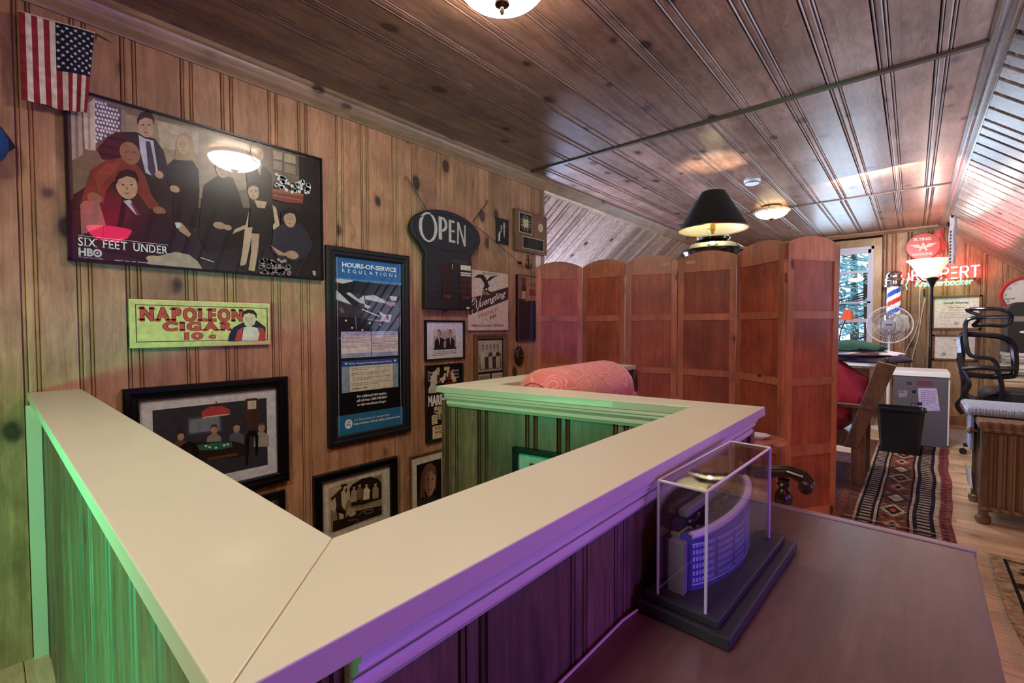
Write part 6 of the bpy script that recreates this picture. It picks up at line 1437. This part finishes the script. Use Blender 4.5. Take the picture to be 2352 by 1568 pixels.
t = thing('barber_pole', 'wall mounted barber pole with red white and blue stripes and chrome caps', 'sign', (2.30,7.96,1.2))
BX, BY = 2.298, 7.94
for z0_, prof in ((1.83, [(.075,-.06),(.10,-.055),(.108,-.03),(.098,-.02),(.098,.02),(.108,.03),(.104,.05),(.090,.065),(.09,.10),(.075,.135),(.04,.155),(.001,.16)]), (1.30, [(.001,-.13),(.04,-.125),(.07,-.09),(.085,-.05),(.085,0),(.098,.02),(.098,.04),(.104,.055),(.10,.10),(.075,.12)])):
    MB().lathe(prof, (BX,BY,z0_), 32).build('chrome_cap', M['chrome'], t, True)
mb = MB(); nz, na = 44, 36
for i in range(nz):
    for k in range(na):
        a0, a1 = 2*PI*k/na, 2*PI*(k+1)/na; za, zb = 1.41+.37*i/nz, 1.41+.37*(i+1)/nz
        ph = ((k+.5)/na*1.0 - (i+.5)/nz*1.5 + .55) % 1.0
        c_ = '2c58b8' if ph < .26 else ('f2eff4' if ph < .5 else ('d2402f' if ph < .76 else 'f2eff4'))
        mb.add([(BX+.072*math.cos(a0),BY+.072*math.sin(a0),za),(BX+.072*math.cos(a1),BY+.072*math.sin(a1),za),(BX+.072*math.cos(a1),BY+.072*math.sin(a1),zb),(BX+.072*math.cos(a0),BY+.072*math.sin(a0),zb)], [(0,1,2,3)], c_)
mb.build('striped_cylinder', printmat('lit_stripes', .3, noise=0, emit=.55), t, True)
MB().lathe([(.082,1.41),(.082,1.78)], (BX,BY,0), 32).build('glass_sleeve', M['pane'], t, True)
MB().box(BX-.03,BX+.03,8.0,8.1,1.35,1.85).build('bracket', M['chrome'], t)

t = thing('floor_lamp', 'black pole torchiere with flared cream glass bowl before the neon sign', 'lamp', (2.66,7.25,0))
TX, TY = 2.655, 7.25
MB().lathe([(.001,0),(.14,0),(.14,.012),(.04,.03),(.016,.05),(.016,1.0),(.020,1.01),(.016,1.02),(.014,1.70),(.022,1.73),(.034,1.76),(.05,1.79),(.056,1.81),(.04,1.82)], (TX,TY,0), 20).build('pole', flat('black_iron', '1d1718', .35, metal=.4), t, True)
MB().lathe([(.05,1.80),(.085,1.81),(.11,1.85),(.135,1.91),(.165,1.96),(.205,2.00),(.207,2.006),(.20,2.004),(.16,1.966),(.128,1.912),(.10,1.86),(.05,1.815)], (TX-.03,TY,.02), 40).build('glass_bowl', M['glowt'], t, True)
mb = MB()
for s_ in (-1,1):
    mb.tube([(TX+s_*.03-.02,TY-.03,1.765),(TX+s_*.07-.02,TY-.05,1.79),(TX+s_*.10-.02,TY-.05,1.825),(TX+s_*.125-.02,TY-.04,1.83),(TX+s_*.13-.02,TY-.04,1.805),(TX+s_*.11-.02,TY-.04,1.80)], .006, 6)
mb.build('scroll', M['bronze'], t, True)
point('torchiere_bulb', (TX-.03, TY, 2.12), (1.0,.92,.8), 7, .05)

# ================================================================ gable wall: gas sign, neon, diplomas, clock
t = thing('gasoline_sign', 'round red FLYING A GASOLINE flange sign high on far wall', 'sign', (2.59,8.05,2.1))
sr = flat('red_enamel', 'c2342c', .3)
cx_, cz_2 = 2.578, 2.288
MB().lathe([(.001,-.01),(.165,-.01),(.170,-.004),(.170,.004),(.165,.01),(.001,.01)], (cx_,8.04,cz_2), 48, (0,-1,0)).build('disc', sr, t, True)
MB().prism([(cx_+.09,8.03,cz_2+.135),(cx_+.155,8.03,cz_2+.21),(cx_+.20,8.06,cz_2+.215),(cx_+.19,8.06,cz_2+.12),(cx_+.225,8.08,cz_2-.02),(cx_+.20,8.07,cz_2-.07),(cx_+.15,8.03,cz_2-.12)], (0,.006,0)).build('flange', flat('pink_enamel', 'c45858', .4), t)
a = Art((cx_,8.0292,cz_2), (1,0,0), (0,0,1), .0001)
wt = 'f0e8e2'
a.text(wt,'FLYING',-.095,.075,.036,.17,bold=.04); a.text(wt,'GASOLINE',-.11,-.115,.032,.20,bold=.04)
for s_ in (-1,1): 
    a.poly(wt,[(s_*.02,.0),(s_*.05,.03),(s_*.14,.028),(s_*.10,.012),(s_*.085,-.005),(s_*.05,-.018),(s_*.02,-.02)])
a.text(wt,'A',-.045,-.055,.095,.09,bold=.03)
a.build('lettering', M['print'], t)

def neonmat(name, core, glow, s): return flat(name, core, .4, emit=glow, estr=s)
rd = neonmat('red_neon_tube', 'ffb0bc', 'ff7088', 6.0); gn_ = neonmat('green_neon_tube', '8affd0', '1de8a0', 2.6)
t = thing('neon_sign', 'red and green neon sign reading RUPPERT Knickerbocker on far wall', 'sign', (2.77,8.0,1.76))
GL = {'R': [[(0,0),(0,1),(.5,1),(.68,.87),(.68,.65),(.5,.52),(0,.52)],[(.35,.52),(.7,0)]], 'U': [[(0,1),(0,.25),(.12,.05),(.35,0),(.58,.05),(.7,.25),(.7,1)]], 'P': [[(0,0),(0,1),(.5,1),(.68,.87),(.68,.62),(.5,.48),(0,.48)]],
      'E': [[(.65,1),(0,1)],[(.55,.5),(0,.5)],[(.65,0),(0,0)]], 'T': [[(-.05,1),(.8,1)],[(.38,1),(.38,0)]],
      'K': [[(.08,0),(.1,1)],[(.6,1),(.12,.5),(.6,0)]], 'n': [[(0,0),(0,.6)],[(0,.45),(.15,.6),(.32,.58),(.38,.45),(.38,0)]], 'i': [[(.05,0),(.05,.6)],[(.05,.78),(.05,.84)]], 'c': [[(.38,.52),(.22,.6),(.05,.5),(0,.3),(.05,.08),(.22,0),(.38,.08)]],
      'k': [[(0,0),(0,1)],[(.38,.6),(.02,.3),(.4,0)]], 'e': [[(.02,.32),(.36,.34),(.34,.52),(.2,.6),(.04,.5),(0,.28),(.06,.06),(.22,0),(.38,.1)]], 'r': [[(0,0),(0,.6)],[(0,.42),(.14,.58),(.3,.58)]],
      'b': [[(0,1),(0,0)],[(0,.5),(.18,.6),(.36,.5),(.4,.28),(.34,.06),(.16,0),(0,.08)]], 'o': [[(.2,.6),(.04,.5),(0,.3),(.05,.07),(.2,0),(.36,.08),(.41,.3),(.36,.52),(.2,.6)]]}
def neon(word, x, z, h, w, adv, mat, slope=0, r=.0062, shear=0, base=7.985):
    tot = sum(adv.get(c, .55) for c in word); X = 0; mb = MB()
    for ch in word:
        for st_ in GL[ch]:
            mb.tube([(x+(X+p[0]+p[1]*shear)/tot*w, base, z+p[1]*h+(X+p[0])/tot*slope) for p in st_], r, 7)
        X += adv.get(ch, .55)
    return mb
neon('RUPPERT', 2.478, 1.845, .135, .63, {'R':.98,'U':1.0,'P':.98,'E':.95,'T':.9}, rd, slope=.012, r=.0098).build('red_tube', rd, t, True)
neon('Knickerbocker', 2.508, 1.765, .078, .54, {'K':.78,'i':.28,'r':.45}, gn_, slope=.004, r=.0060, shear=.12).build('green_tube', gn_, t, True)
mb = MB(); mb.tube([(2.43,7.985,1.86),(2.445,7.985,1.90),(2.44,7.985,1.95)], .007, 6); mb.tube([(2.425,7.985,1.85),(2.46,7.985,1.865),(2.45,7.985,1.90)], .006, 6); mb.build('red_ornament', rd, t, True)
MB().tube([(2.44,7.985,1.845),(2.42,7.985,1.80),(2.425,7.985,1.76),(2.43,7.985,1.73)], .006, 6).build('green_ornament', gn_, t, True)
mb = MB()
for x_ in (2.50,2.70,2.90,3.06): mb.tube([(x_,8.0,1.83),(x_,8.09,1.83)], .006, 6)
mb.tube([(2.46,8.0,1.832),(3.08,8.0,1.838)], .004, 6); mb.tube([(3.08,8.0,1.838),(3.02,8.0,1.81)], .005, 6)
mb.build('mounting', M['blackm'], t)
area('neon_red_light', (2.78, 7.90, 1.93), (2.78, 8.1, 1.95), .62, .1, (1.0,.10,.12), 4.5)
area('neon_red_spill', (2.85, 7.92, 1.96), (3.2, 6.5, 2.4), .5, .1, (1.0,.12,.14), 1.3)
area('neon_green_light', (2.78, 7.93, 1.80), (2.78, 8.1, 1.72), .5, .06, (.1,1.0,.5), .9)
t = thing('power_cord', 'white cords hanging from neon sign beside barber pole', 'cord', (2.5,8.05,.8))
mb = MB(); mb.tube([(2.56,8.07,1.80),(2.555,8.07,1.6),(2.56,8.07,1.35),(2.52,8.07,1.15),(2.44,8.05,.95),(2.40,8.0,.80)], .006, 6); mb.tube([(2.61,8.06,1.62),(2.58,8.06,1.4),(2.55,8.06,1.1),(2.50,8.05,.85),(2.49,8.03,.6)], .006, 6)
mb.build('cord', M['paint'], t, True)
MB().tube([(2.60,8.06,1.74),(2.603,8.06,1.64)], .011, 8).build('plug', M['blackm'], t)

def diploma(name, label, x0, x1, z0, z1, lines):
    t = thing(name, label, 'diploma', ((x0+x1)/2, 8.1, z0))
    mb = MB(); fw_ = .028
    for (a_,b_,c_,d_) in ((x0,x1,z0,z0+fw_),(x0,x1,z1-fw_,z1),(x0,x0+fw_,z0,z1),(x1-fw_,x1,z0,z1)): mb.box(a_,b_,8.072,8.099,c_,d_)
    mb.build('frame', M['frame_wood'], t, bevel=.004)
    MB().box(x0+.01,x1-.01,8.09,8.098,z0+.01,z1-.01).build('backing', M['blackm'], t)
    a = Art((x0+.025,8.0885,z0+.025), (1,0,0), (0,0,1), .0001).scale(x1-x0-.05, z1-z0-.05)
    a.rect('f8f0e4',0,0,100,100)
    for op in lines: getattr(a, op[0])(*op[1:])
    a.build('certificate', M['print'], t)
diploma('framed_diploma', 'framed Cornell University diploma below the neon sign', 2.672,3.136,1.205,1.640, [('text','4a3c34','Cornell University',22,80,6,56,.04),('text','5a4c42','Doctor of Medicine',34,66,3,34,.02),('text','6a5c52','Bachelor of Science',36,58,3,28,.02),('scribble','8a7c6c',12,88,50,5,4,.9),('scribble','8a7c6c',25,78,72.5,3,1,.7),('scribble','8a7c6c',16,30,14,4,1,.9),('ell','a08a5a',52,14,5.4,5.6),('ell','f8f0e4',52,14,3.8,4.0),('ell','b09a6a',52,14,2.2,2.4)])
diploma('framed_diploma', 'lower pale framed certificate with grey seal, beneath the Cornell diploma', 2.686,3.110,.812,1.148, [('scribble','a89c90',30,72,84,3,1,.9),('ell','a89c90',51,84,3.5,4),('scribble','a89c90',30,72,66,3,1,.9),('scribble','b0a498',14,88,52,7,3,.8),('ell','a8a898',24,20,6.5,8),('ell','b8b8a8',24,20,4.5,6)])
t = thing('wall_clock', 'round wall clock with red rim at right of far wall', 'clock', (3.485,8.08,1.62))
KX, KZ2 = 3.487, 1.622
MB().lathe([(.185,0),(.205,.0),(.210,.02),(.200,.035),(.182,.03)], (KX,8.09,KZ2), 48, (0,-1,0)).build('rim', flat('red_plastic_rim', 'd23c40', .3), t, True)
MB().lathe([(.001,.012),(.186,.012),(.186,0),(.001,0)], (KX,8.09,KZ2), 40, (0,-1,0)).build('face', M['white'], t)
a = Art((KX,8.077,KZ2), (1,0,0), (0,0,1), .0002)
for h_ in range(12): an = PI/2-2*PI*(h_+1)/12; a.text('8a8486',str(h_+1),.15*math.cos(an)-.012,.15*math.sin(an)-.012,.026,None,0,0,0)
a.line('2a2226',[(0,0),(.035,.075)],.010); a.line('2a2226',[(-.01,.02),(.09,-.13)],.004); a.line('5a4a4a',[(0,0),(.04,-.06)],.003); a.ell('2a2226',0,0,.010,.010)
a.build('hands_and_numerals', M['print'], t)
# hanging lettered ribbon from the slope corner
t = thing('hanging_banner', 'narrow white lettered banner hanging from ceiling corner beside gasoline sign', 'banner', (2.80,7.0,2.46))
mb = MB()
for k in range(14): 
    z0_, z1_ = 2.455-k*.037, 2.455-(k+1)*.037; w0 = .004*math.sin(k*.8); w1 = .004*math.sin((k+1)*.8)
    mb.add([(2.778+w0,7.0,z0_),(2.815+w0,7.006,z0_),(2.815+w1,7.006,z1_),(2.778+w1,7.0,z1_)], [(0,3,2,1)], 'd8d4dc')
    if 3 < k < 14: 
        zc = (z0_+z1_)/2; mb.add([(2.783,6.9985,zc-.013),(2.795,6.9985,zc-.013),(2.800,6.9985,zc+.010),(2.788,6.9985,zc+.012)], [(0,1,2,3)], '34323c')
    mb.add([(2.820+w0,7.004,z0_),(2.838+w0,7.02,z0_),(2.838+w1,7.02,z1_),(2.820+w1,7.004,z1_)], [(0,3,2,1)], 'a8b4cc')
o_ = mb.build('ribbon', M['print'], t); so = o_.modifiers.new('thick', 'SOLIDIFY'); so.thickness = .001
MB().tube([(2.80,7.0,2.44),(2.80,7.0,2.49)], .010, 8).build('clip', M['blackm'], t)
MB().ball((2.768,7.0,2.37), .014, .014, .032).build('tassel', M['blackm'], t, True)
# window-side table with small red-shaded lamp
t = thing('work_table', 'low table below the far window, mostly hidden by screen', 'table', (1.72,7.7,0))
MB().box(1.25,2.15,7.35,8.02,.72,.75).build('tabletop', M['oak'], t)
for x_ in (1.28,2.12):
    for y_ in (7.38,7.98): MB().box(x_-.025,x_+.025,y_-.025,y_+.025,0,.72).build('leg', M['oak'], t)
t = thing('small_lamp', 'small lamp with orange-red shade standing at the far window', 'lamp', (1.74,7.5,.75))
MB().lathe([(.001,0),(.06,0),(.055,.015),(.02,.03),(.012,.05)], (1.74,7.5,.75), 18).build('base', M['bronze'], t, True)
MB().tube([(1.74,7.5,.79),(1.75,7.5,1.0),(1.775,7.5,1.2),(1.825,7.5,1.35),(1.835,7.5,1.38)], .007, 8).build('stem', M['bronze'], t, True)
MB().lathe([(.068,-.068),(.042,.066)], (1.842,7.5,1.405), 8, (.12,0,1)).build('lamp_shade', flat('red_parchment', 'd4583a', .6, emit='ff5a30', estr=.35), t)
mb = MB()
for k in range(8): an = 2*PI*k/8; mb.tube([(1.834+.069*math.cos(an),7.5+.069*math.sin(an),1.338),(1.850+.043*math.cos(an),7.5+.043*math.sin(an),1.471)], .002, 4)
mb.build('shade_ribs', M['bronze'], t)

# ================================================================ office chair
t = thing('office_chair', 'black mesh office chair with headrest facing the far wall', 'chair', (3.06,6.25,0))
bp_ = flat('glossy_black_plastic', '121318', .22, spec=.6); ms_ = D.materials.new('black_mesh'); ms_.use_nodes = True
n, l = ms_.node_tree.nodes, ms_.node_tree.links; b = n['Principled BSDF']; b.inputs[0].default_value = (.02,.02,.022,1)
g_ = n.new('ShaderNodeNewGeometry'); w1 = n.new('ShaderNodeTexChecker'); w1.inputs['Scale'].default_value = 160; l.new(g_.outputs['Position'], w1.inputs[0]); tr_ = n.new('ShaderNodeBsdfTransparent'); mxs = n.new('ShaderNodeMixShader')
mm = n.new('ShaderNodeMapRange'); mm.inputs[3].default_value = .12; mm.inputs[4].default_value = .5; l.new(w1.outputs['Fac'], mm.inputs[0]); l.new(mm.outputs[0], mxs.inputs[0]); l.new(tr_.outputs[0], mxs.inputs[1]); l.new(b.outputs[0], mxs.inputs[2]); l.new(mxs.outputs[0], n['Material Output'].inputs[0])
def OC(x, z, y=0): return (2.85+x, 6.1+y, z)
def loop(pts, r, name, par, mat=bp_, closed=True, flatn=1):
    # smooth closed loop through points (Catmull-Rom)
    P = [Vector(p) for p in pts]; out = []; N = len(P)
    for i in range(N if closed else N-1):
        p0, p1, p2, p3 = (P[(i-1) % N], P[i], P[(i+1) % N], P[(i+2) % N]) if closed else (P[max(i-1,0)], P[i], P[i+1], P[min(i+2,N-1)])
        for s_ in range(5):
            u = s_/5; out.append(.5*((2*p1)+(-p0+p2)*u+(2*p0-5*p1+4*p2-p3)*u*u+(-p0+3*p1-3*p2+p3)*u**3))
    if not closed: out.append(P[-1])
    return MB().tube(out, r, 8, closed=closed).build(name, mat, par, True)
bk_ = [OC(.0,1.165,.02),OC(.12,1.172,-.03),OC(.25,1.155,-.03),OC(.32,1.10,0),OC(.345,.98,0),OC(.345,.83,.0),OC(.32,.80,0),OC(.2,.79,-.03),OC(.05,.80,-.03),OC(.0,.84,.0),OC(.005,1.0,.02)]
fr_ = loop(bk_, .026, 'back_frame', t)
MB().add([OC(.0,1.15),OC(.30,1.12),OC(.335,.98),OC(.33,.82),OC(.02,.82),OC(.005,1.0)], [(0,1,2,3,4,5)]).build('back_mesh', ms_, t)
hd = [OC(.03,1.405,.03),OC(.15,1.412,-.02),OC(.26,1.40,-.01),OC(.315,1.35,.02),OC(.315,1.29,.02),OC(.27,1.255,0),OC(.16,1.262,-.02),OC(.08,1.255,.03),OC(.105,1.30,.02),OC(.115,1.35,.02)]
loop(hd, .016, 'headrest', t)
MB().add([OC(.11,1.40),OC(.27,1.39),OC(.305,1.33),OC(.27,1.265),OC(.11,1.27)], [(0,1,2,3,4)]).build('headrest_mesh', ms_, t)
loop([OC(.30,1.335,0),OC(.15,1.335,-.04),OC(.06,1.325,-.05),OC(.02,1.28,-.05),OC(.025,1.12,-.06),OC(.06,.98,-.06),OC(.20,.95,-.06),OC(.24,.86,-.06)], .017, 'spine', t, closed=False)
loop([OC(-.01,1.0,-.02),OC(.0,.86,-.03),OC(.05,.72,-.05),OC(.03,.62,-.05),OC(.09,.575,-.04),OC(.18,.62,-.02),OC(.26,.64,0)], .023, 'left_arm_support', t, closed=False)
loop([OC(.23,.87,-.05),OC(.265,.72,-.05),OC(.26,.60,-.05),OC(.20,.50,-.05)], .019, 'right_arm_support', t, closed=False)
loop([OC(.0,.85,-.03),OC(.12,.87,-.05),OC(.25,.865,-.05),OC(.36,.87,0)], .024, 'lumbar_bar', t, closed=False)
loop([OC(-.02,.95,0),OC(.01,.80,-.02),OC(.02,.60,-.02),OC(-.02,.50,0),OC(.02,.42,.03)], .018, 'control_lever', t, closed=False)
MB().prism([OC(.14,.58,.0),OC(.17,.54,.0),OC(.52,.54,0),OC(.56,.60,0),OC(.50,.66,0),OC(.2,.66,0)], (0,.48,0)).build('seat', flat('black_seat', '1a1c24', .5, noise=.2, nscale=200), t, bevel=.03)
MB().tube([OC(.34,.20,.22),OC(.34,.54,.22)], .03, 12).build('gas_lift', bp_, t, True)
mb = MB(); mc = MB()
for k in range(5):
    an = 2*PI*k/5+.72; ex, ey = 3.19+.30*math.cos(an), 6.32+.30*math.sin(an); mb.tube([(3.19,6.32,.17),(ex,ey,.085)], [.03,.018], 8)
    for s_ in (-.014,.014): mc.lathe([(.001,-.008),(.028,-.008),(.028,.008),(.001,.008)], (ex,ey+s_,.028), 12, (0,1,0))
mb.build('star_base', bp_, t, True); mc.build('castors', bp_, t, True)

# equipment beyond the chair at the right edge
t = thing('side_desk', 'pale desk at right edge behind the office chair', 'desk', (3.75,7.35,0))
MB().box(3.22,4.3,7.0,7.75,.60,.64).build('desktop', M['floor'], t)
for x_ in (3.27,4.25): 
    for y_ in (7.04,7.7): MB().box(x_-.02,x_+.02,y_-.02,y_+.02,0,.60).build('leg', M['blackm'], t)
t = thing('equipment_case', 'tall black rounded case with slot and oval white badge at right edge', 'case', (3.45,7.3,.9))
MB().prism([(x,7.2,z) for x, z in ((3.25,.97),(3.25,1.44),(3.27,1.485),(3.32,1.505),(3.62,1.505),(3.67,1.46),(3.67,.97))], (0,.28,0)).build('shell', flat('speckled_black', '201e1c', .5, noise=.5, nscale=400), t, bevel=.015)
MB().box(3.30,3.62,7.196,7.2,1.30,1.355).build('slot', flat('slot_liner', '8a7a6c', .5), t)
MB().lathe([(.001,.003),(.026,.003),(.026,0)], (3.375,7.199,1.19), 20, (0,-1,0), sx=1, sy=.5).build('badge', M['white'], t)
MB().tube([(3.25,7.3,1.50),(3.225,7.3,1.53),(3.25,7.3,1.545),(3.32,7.3,1.55)], .006, 6).build('wire_handle', M['chrome'], t, True)
for k, (c_, lb) in enumerate((('d8d0bc','cream folder directly under the black equipment case'),('a8a090','grey folder second from top under equipment case'),('e2dccb','white folder third from top under equipment case'),('8a8478','dark grey folder fourth from top under equipment case'),('cfc6b0','beige folder at the bottom of stack under equipment case'))):
    z_ = .935-k*.066
    o_ = MB().box(3.24+.01*(k % 2),3.72,7.15,7.5,z_,z_+.034).box(3.25,3.70,7.17,7.48,z_-.031,z_).build('file_box', flat('folder_%d' % k, c_, .6), None)
    tag(o_, lb, 'folder', 'folders stacked under the equipment case')
t = thing('paper_roll', 'white paper box on the floor behind the wicker chest', 'box', (2.98,5.6,.0))
MB().box(2.90,3.05,5.45,5.60,.0,.60).build('carton', M['white'], t, bevel=.004)

# ================================================================ wicker chest with knitted throw
t = thing('wicker_chest', 'brown wicker chest on bun feet at right edge, blanket on top', 'chest', (3.3,4.4,0))
wk, n, l, b = nt('woven_wicker')
g_ = n.new('ShaderNodeNewGeometry'); sp = n.new('ShaderNodeSeparateXYZ'); l.new(g_.outputs['Position'], sp.inputs[0])
def wv(sock, k_):
    m_ = n.new('ShaderNodeMath'); m_.operation = 'MULTIPLY'; m_.inputs[1].default_value = k_; l.new(sock, m_.inputs[0]); s_ = n.new('ShaderNodeMath'); s_.operation = 'SINE'; l.new(m_.outputs[0], s_.inputs[0]); return s_.outputs[0]
ad = n.new('ShaderNodeMath'); l.new(sp.outputs[0], ad.inputs[0]); l.new(sp.outputs[1], ad.inputs[1])
p_ = n.new('ShaderNodeMath'); p_.operation = 'MULTIPLY'; l.new(wv(sp.outputs[2], 560), p_.inputs[0]); l.new(wv(ad.outputs[0], 260), p_.inputs[1])
p2 = n.new('ShaderNodeMath'); l.new(p_.outputs[0], p2.inputs[0]); l.new(wv(ad.outputs[0], 130), p2.inputs[1])
cr = n.new('ShaderNodeValToRGB'); cr.color_ramp.elements[0].color = (*srgb('4e3528'), 1); cr.color_ramp.elements[1].color = (*srgb('96704f'), 1); mr_ = n.new('ShaderNodeMapRange'); mr_.inputs[1].default_value = -1.6; mr_.inputs[2].default_value = 1.6; l.new(p2.outputs[0], mr_.inputs[0]); l.new(mr_.outputs[0], cr.inputs[0]); l.new(cr.outputs[0], b.inputs[0])
bp = n.new('ShaderNodeBump'); bp.inputs['Strength'].default_value = .8; bp.inputs['Distance'].default_value = .004; l.new(mr_.outputs[0], bp.inputs['Height']); l.new(bp.outputs[0], b.inputs['Normal']); b.inputs['Roughness'].default_value = .55
WX0, WX1, WY0, WY1 = 2.835, 3.62, 4.13, 4.66
MB().box(WX0+.02,WX1-.02,WY0+.012,WY1-.012,.10,.60).build('woven_panel', wk, t)
for k in range(17):   # upright cane ribs on the front
    MB().tube([(WX0+.07+k*.041,WY0+.009,.11),(WX0+.07+k*.041,WY0+.009,.59)], .008, 6).build('rib', wk, t, True)
for x_ in (WX0,WX1-.045):
    for y_ in (WY0,WY1-.045):
        MB().box(x_,x_+.045,y_,y_+.045,.05,.61).build('corner_post', M['oak'], t, bevel=.008)
        MB().lathe([(.001,0),(.028,0),(.038,.02),(.036,.045),(.024,.055)], (x_+.022,y_+.022,0), 16).build('foot', M['oak'], t, True)
MB().box(WX0-.01,WX1+.01,WY0-.012,WY1+.012,.60,.655).build('lid', wk, t, bevel=.015)
MB().tube([(WX0+.01,WY0-.004,.10),(WX1-.01,WY0-.004,.10)], .016, 8).build('bottom_braid', wk, t, True)
MB().tube([(WX0+.01,WY0-.004,.60),(WX1-.01,WY0-.004,.60)], .016, 8).build('top_braid', wk, t, True)
MB().lathe([(.006,0),(.006,.02),(.018,.026),(.024,.038),(.016,.05),(.001,.052)], (WX0-.002,4.30,.56), 14, (-1,0,0)).build('knob', M['oak'], t, True)
kn, n, l, b = nt('blue_white_knit')
g_ = n.new('ShaderNodeNewGeometry'); w1 = n.new('ShaderNodeTexWave'); w1.wave_type = 'BANDS'; w1.bands_direction = 'X'; w1.inputs['Scale'].default_value = 48; w1.inputs['Distortion'].default_value = 3; w1.inputs['Detail'].default_value = 2; w1.inputs['Detail Scale'].default_value = 3
l.new(g_.outputs['Position'], w1.inputs[0]); cr = n.new('ShaderNodeValToRGB'); cr.color_ramp.elements[0].color = (*srgb('6a76a0'), 1); cr.color_ramp.elements[1].color = (*srgb('dfe2ee'), 1); cr.color_ramp.elements[0].position = .2; cr.color_ramp.elements[1].position = .55
l.new(w1.outputs['Fac'], cr.inputs[0]); l.new(cr.outputs[0], b.inputs[0]); b.inputs['Roughness'].default_value = .9
bp = n.new('ShaderNodeBump'); bp.inputs['Strength'].default_value = .8; bp.inputs['Distance'].default_value = .006; l.new(w1.outputs['Fac'], bp.inputs['Height']); l.new(bp.outputs[0], b.inputs['Normal'])
t = thing('knitted_throw', 'blue and white knitted throw folded on the wicker chest', 'blanket', (3.2,4.5,.66))
MB().box(2.775,3.60,4.30,4.80,.658,.712).build('folded_layers', kn, t, bevel=.024)
MB().box(2.80,2.822,4.34,4.60,.42,.67).build('hanging_corner', kn, t, bevel=.008)
t = thing('paper_sheet', 'white paper sheet leaning at the foot of the wicker chest', 'paper', (2.82,4.6,.1))
MB().add([(2.812,4.60,.14),(2.83,4.44,.13),(2.815,4.42,.27),(2.795,4.57,.285)], [(0,1,2,3)]).build('sheet', M['white'], t)

# ================================================================ trees outside the far window
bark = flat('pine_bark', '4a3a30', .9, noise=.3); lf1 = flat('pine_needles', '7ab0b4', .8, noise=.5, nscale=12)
def pine(x, y, h, seed, label):
    t = thing('pine_tree', label, 'tree', (x, y, -3), 'trees outside the window')
    rn = random.Random(seed)
    MB().tube([(x,y,-3),(x+.1,y,0),(x-.05,y,h)], [.16,.13,.04], 8).build('trunk', bark, t, True)
    mb = MB(); mbb = MB()
    for i in range(60):
        z = -1+(h+1)*rn.random(); L_ = (1.5*(1-(z+1)/(h+1.5))+.5); an = rn.uniform(0, 2*PI); tip = Vector((x+L_*math.cos(an), y+L_*math.sin(an), z-.25*L_)); b0 = Vector((x,y,z))
        mbb.tube([b0, tip], [.018,.005], 4)
        for q in range(26):
            s_ = rn.uniform(.25, 1.05); p = b0.lerp(tip, s_)+Vector((rn.gauss(0,.11), rn.gauss(0,.11), rn.gauss(0,.07)))
            d = Vector((rn.gauss(0,1), rn.gauss(0,1), rn.gauss(0,.6)-.3)).normalized(); w = d.orthogonal().normalized()*.022; L2 = rn.uniform(.09,.2)
            mb.add([p-w, p+d*L2*.5-w*1.6, p+d*L2, p+w*1.3], [(0,1,2,3)])
    mbb.build('branches', bark, t)['kind'] = 'stuff'
    mb.build('needles', lf1, t)['kind'] = 'stuff'
pine(.9, 13.6, 4.6, 1, 'pine tree outside, left in the far window')
pine(1.0, 18.5, 6.4, 2, 'taller pine outside, right in the far window')
pine(1.9, 10.3, 2.2, 3, 'nearest low pine filling the lower window')
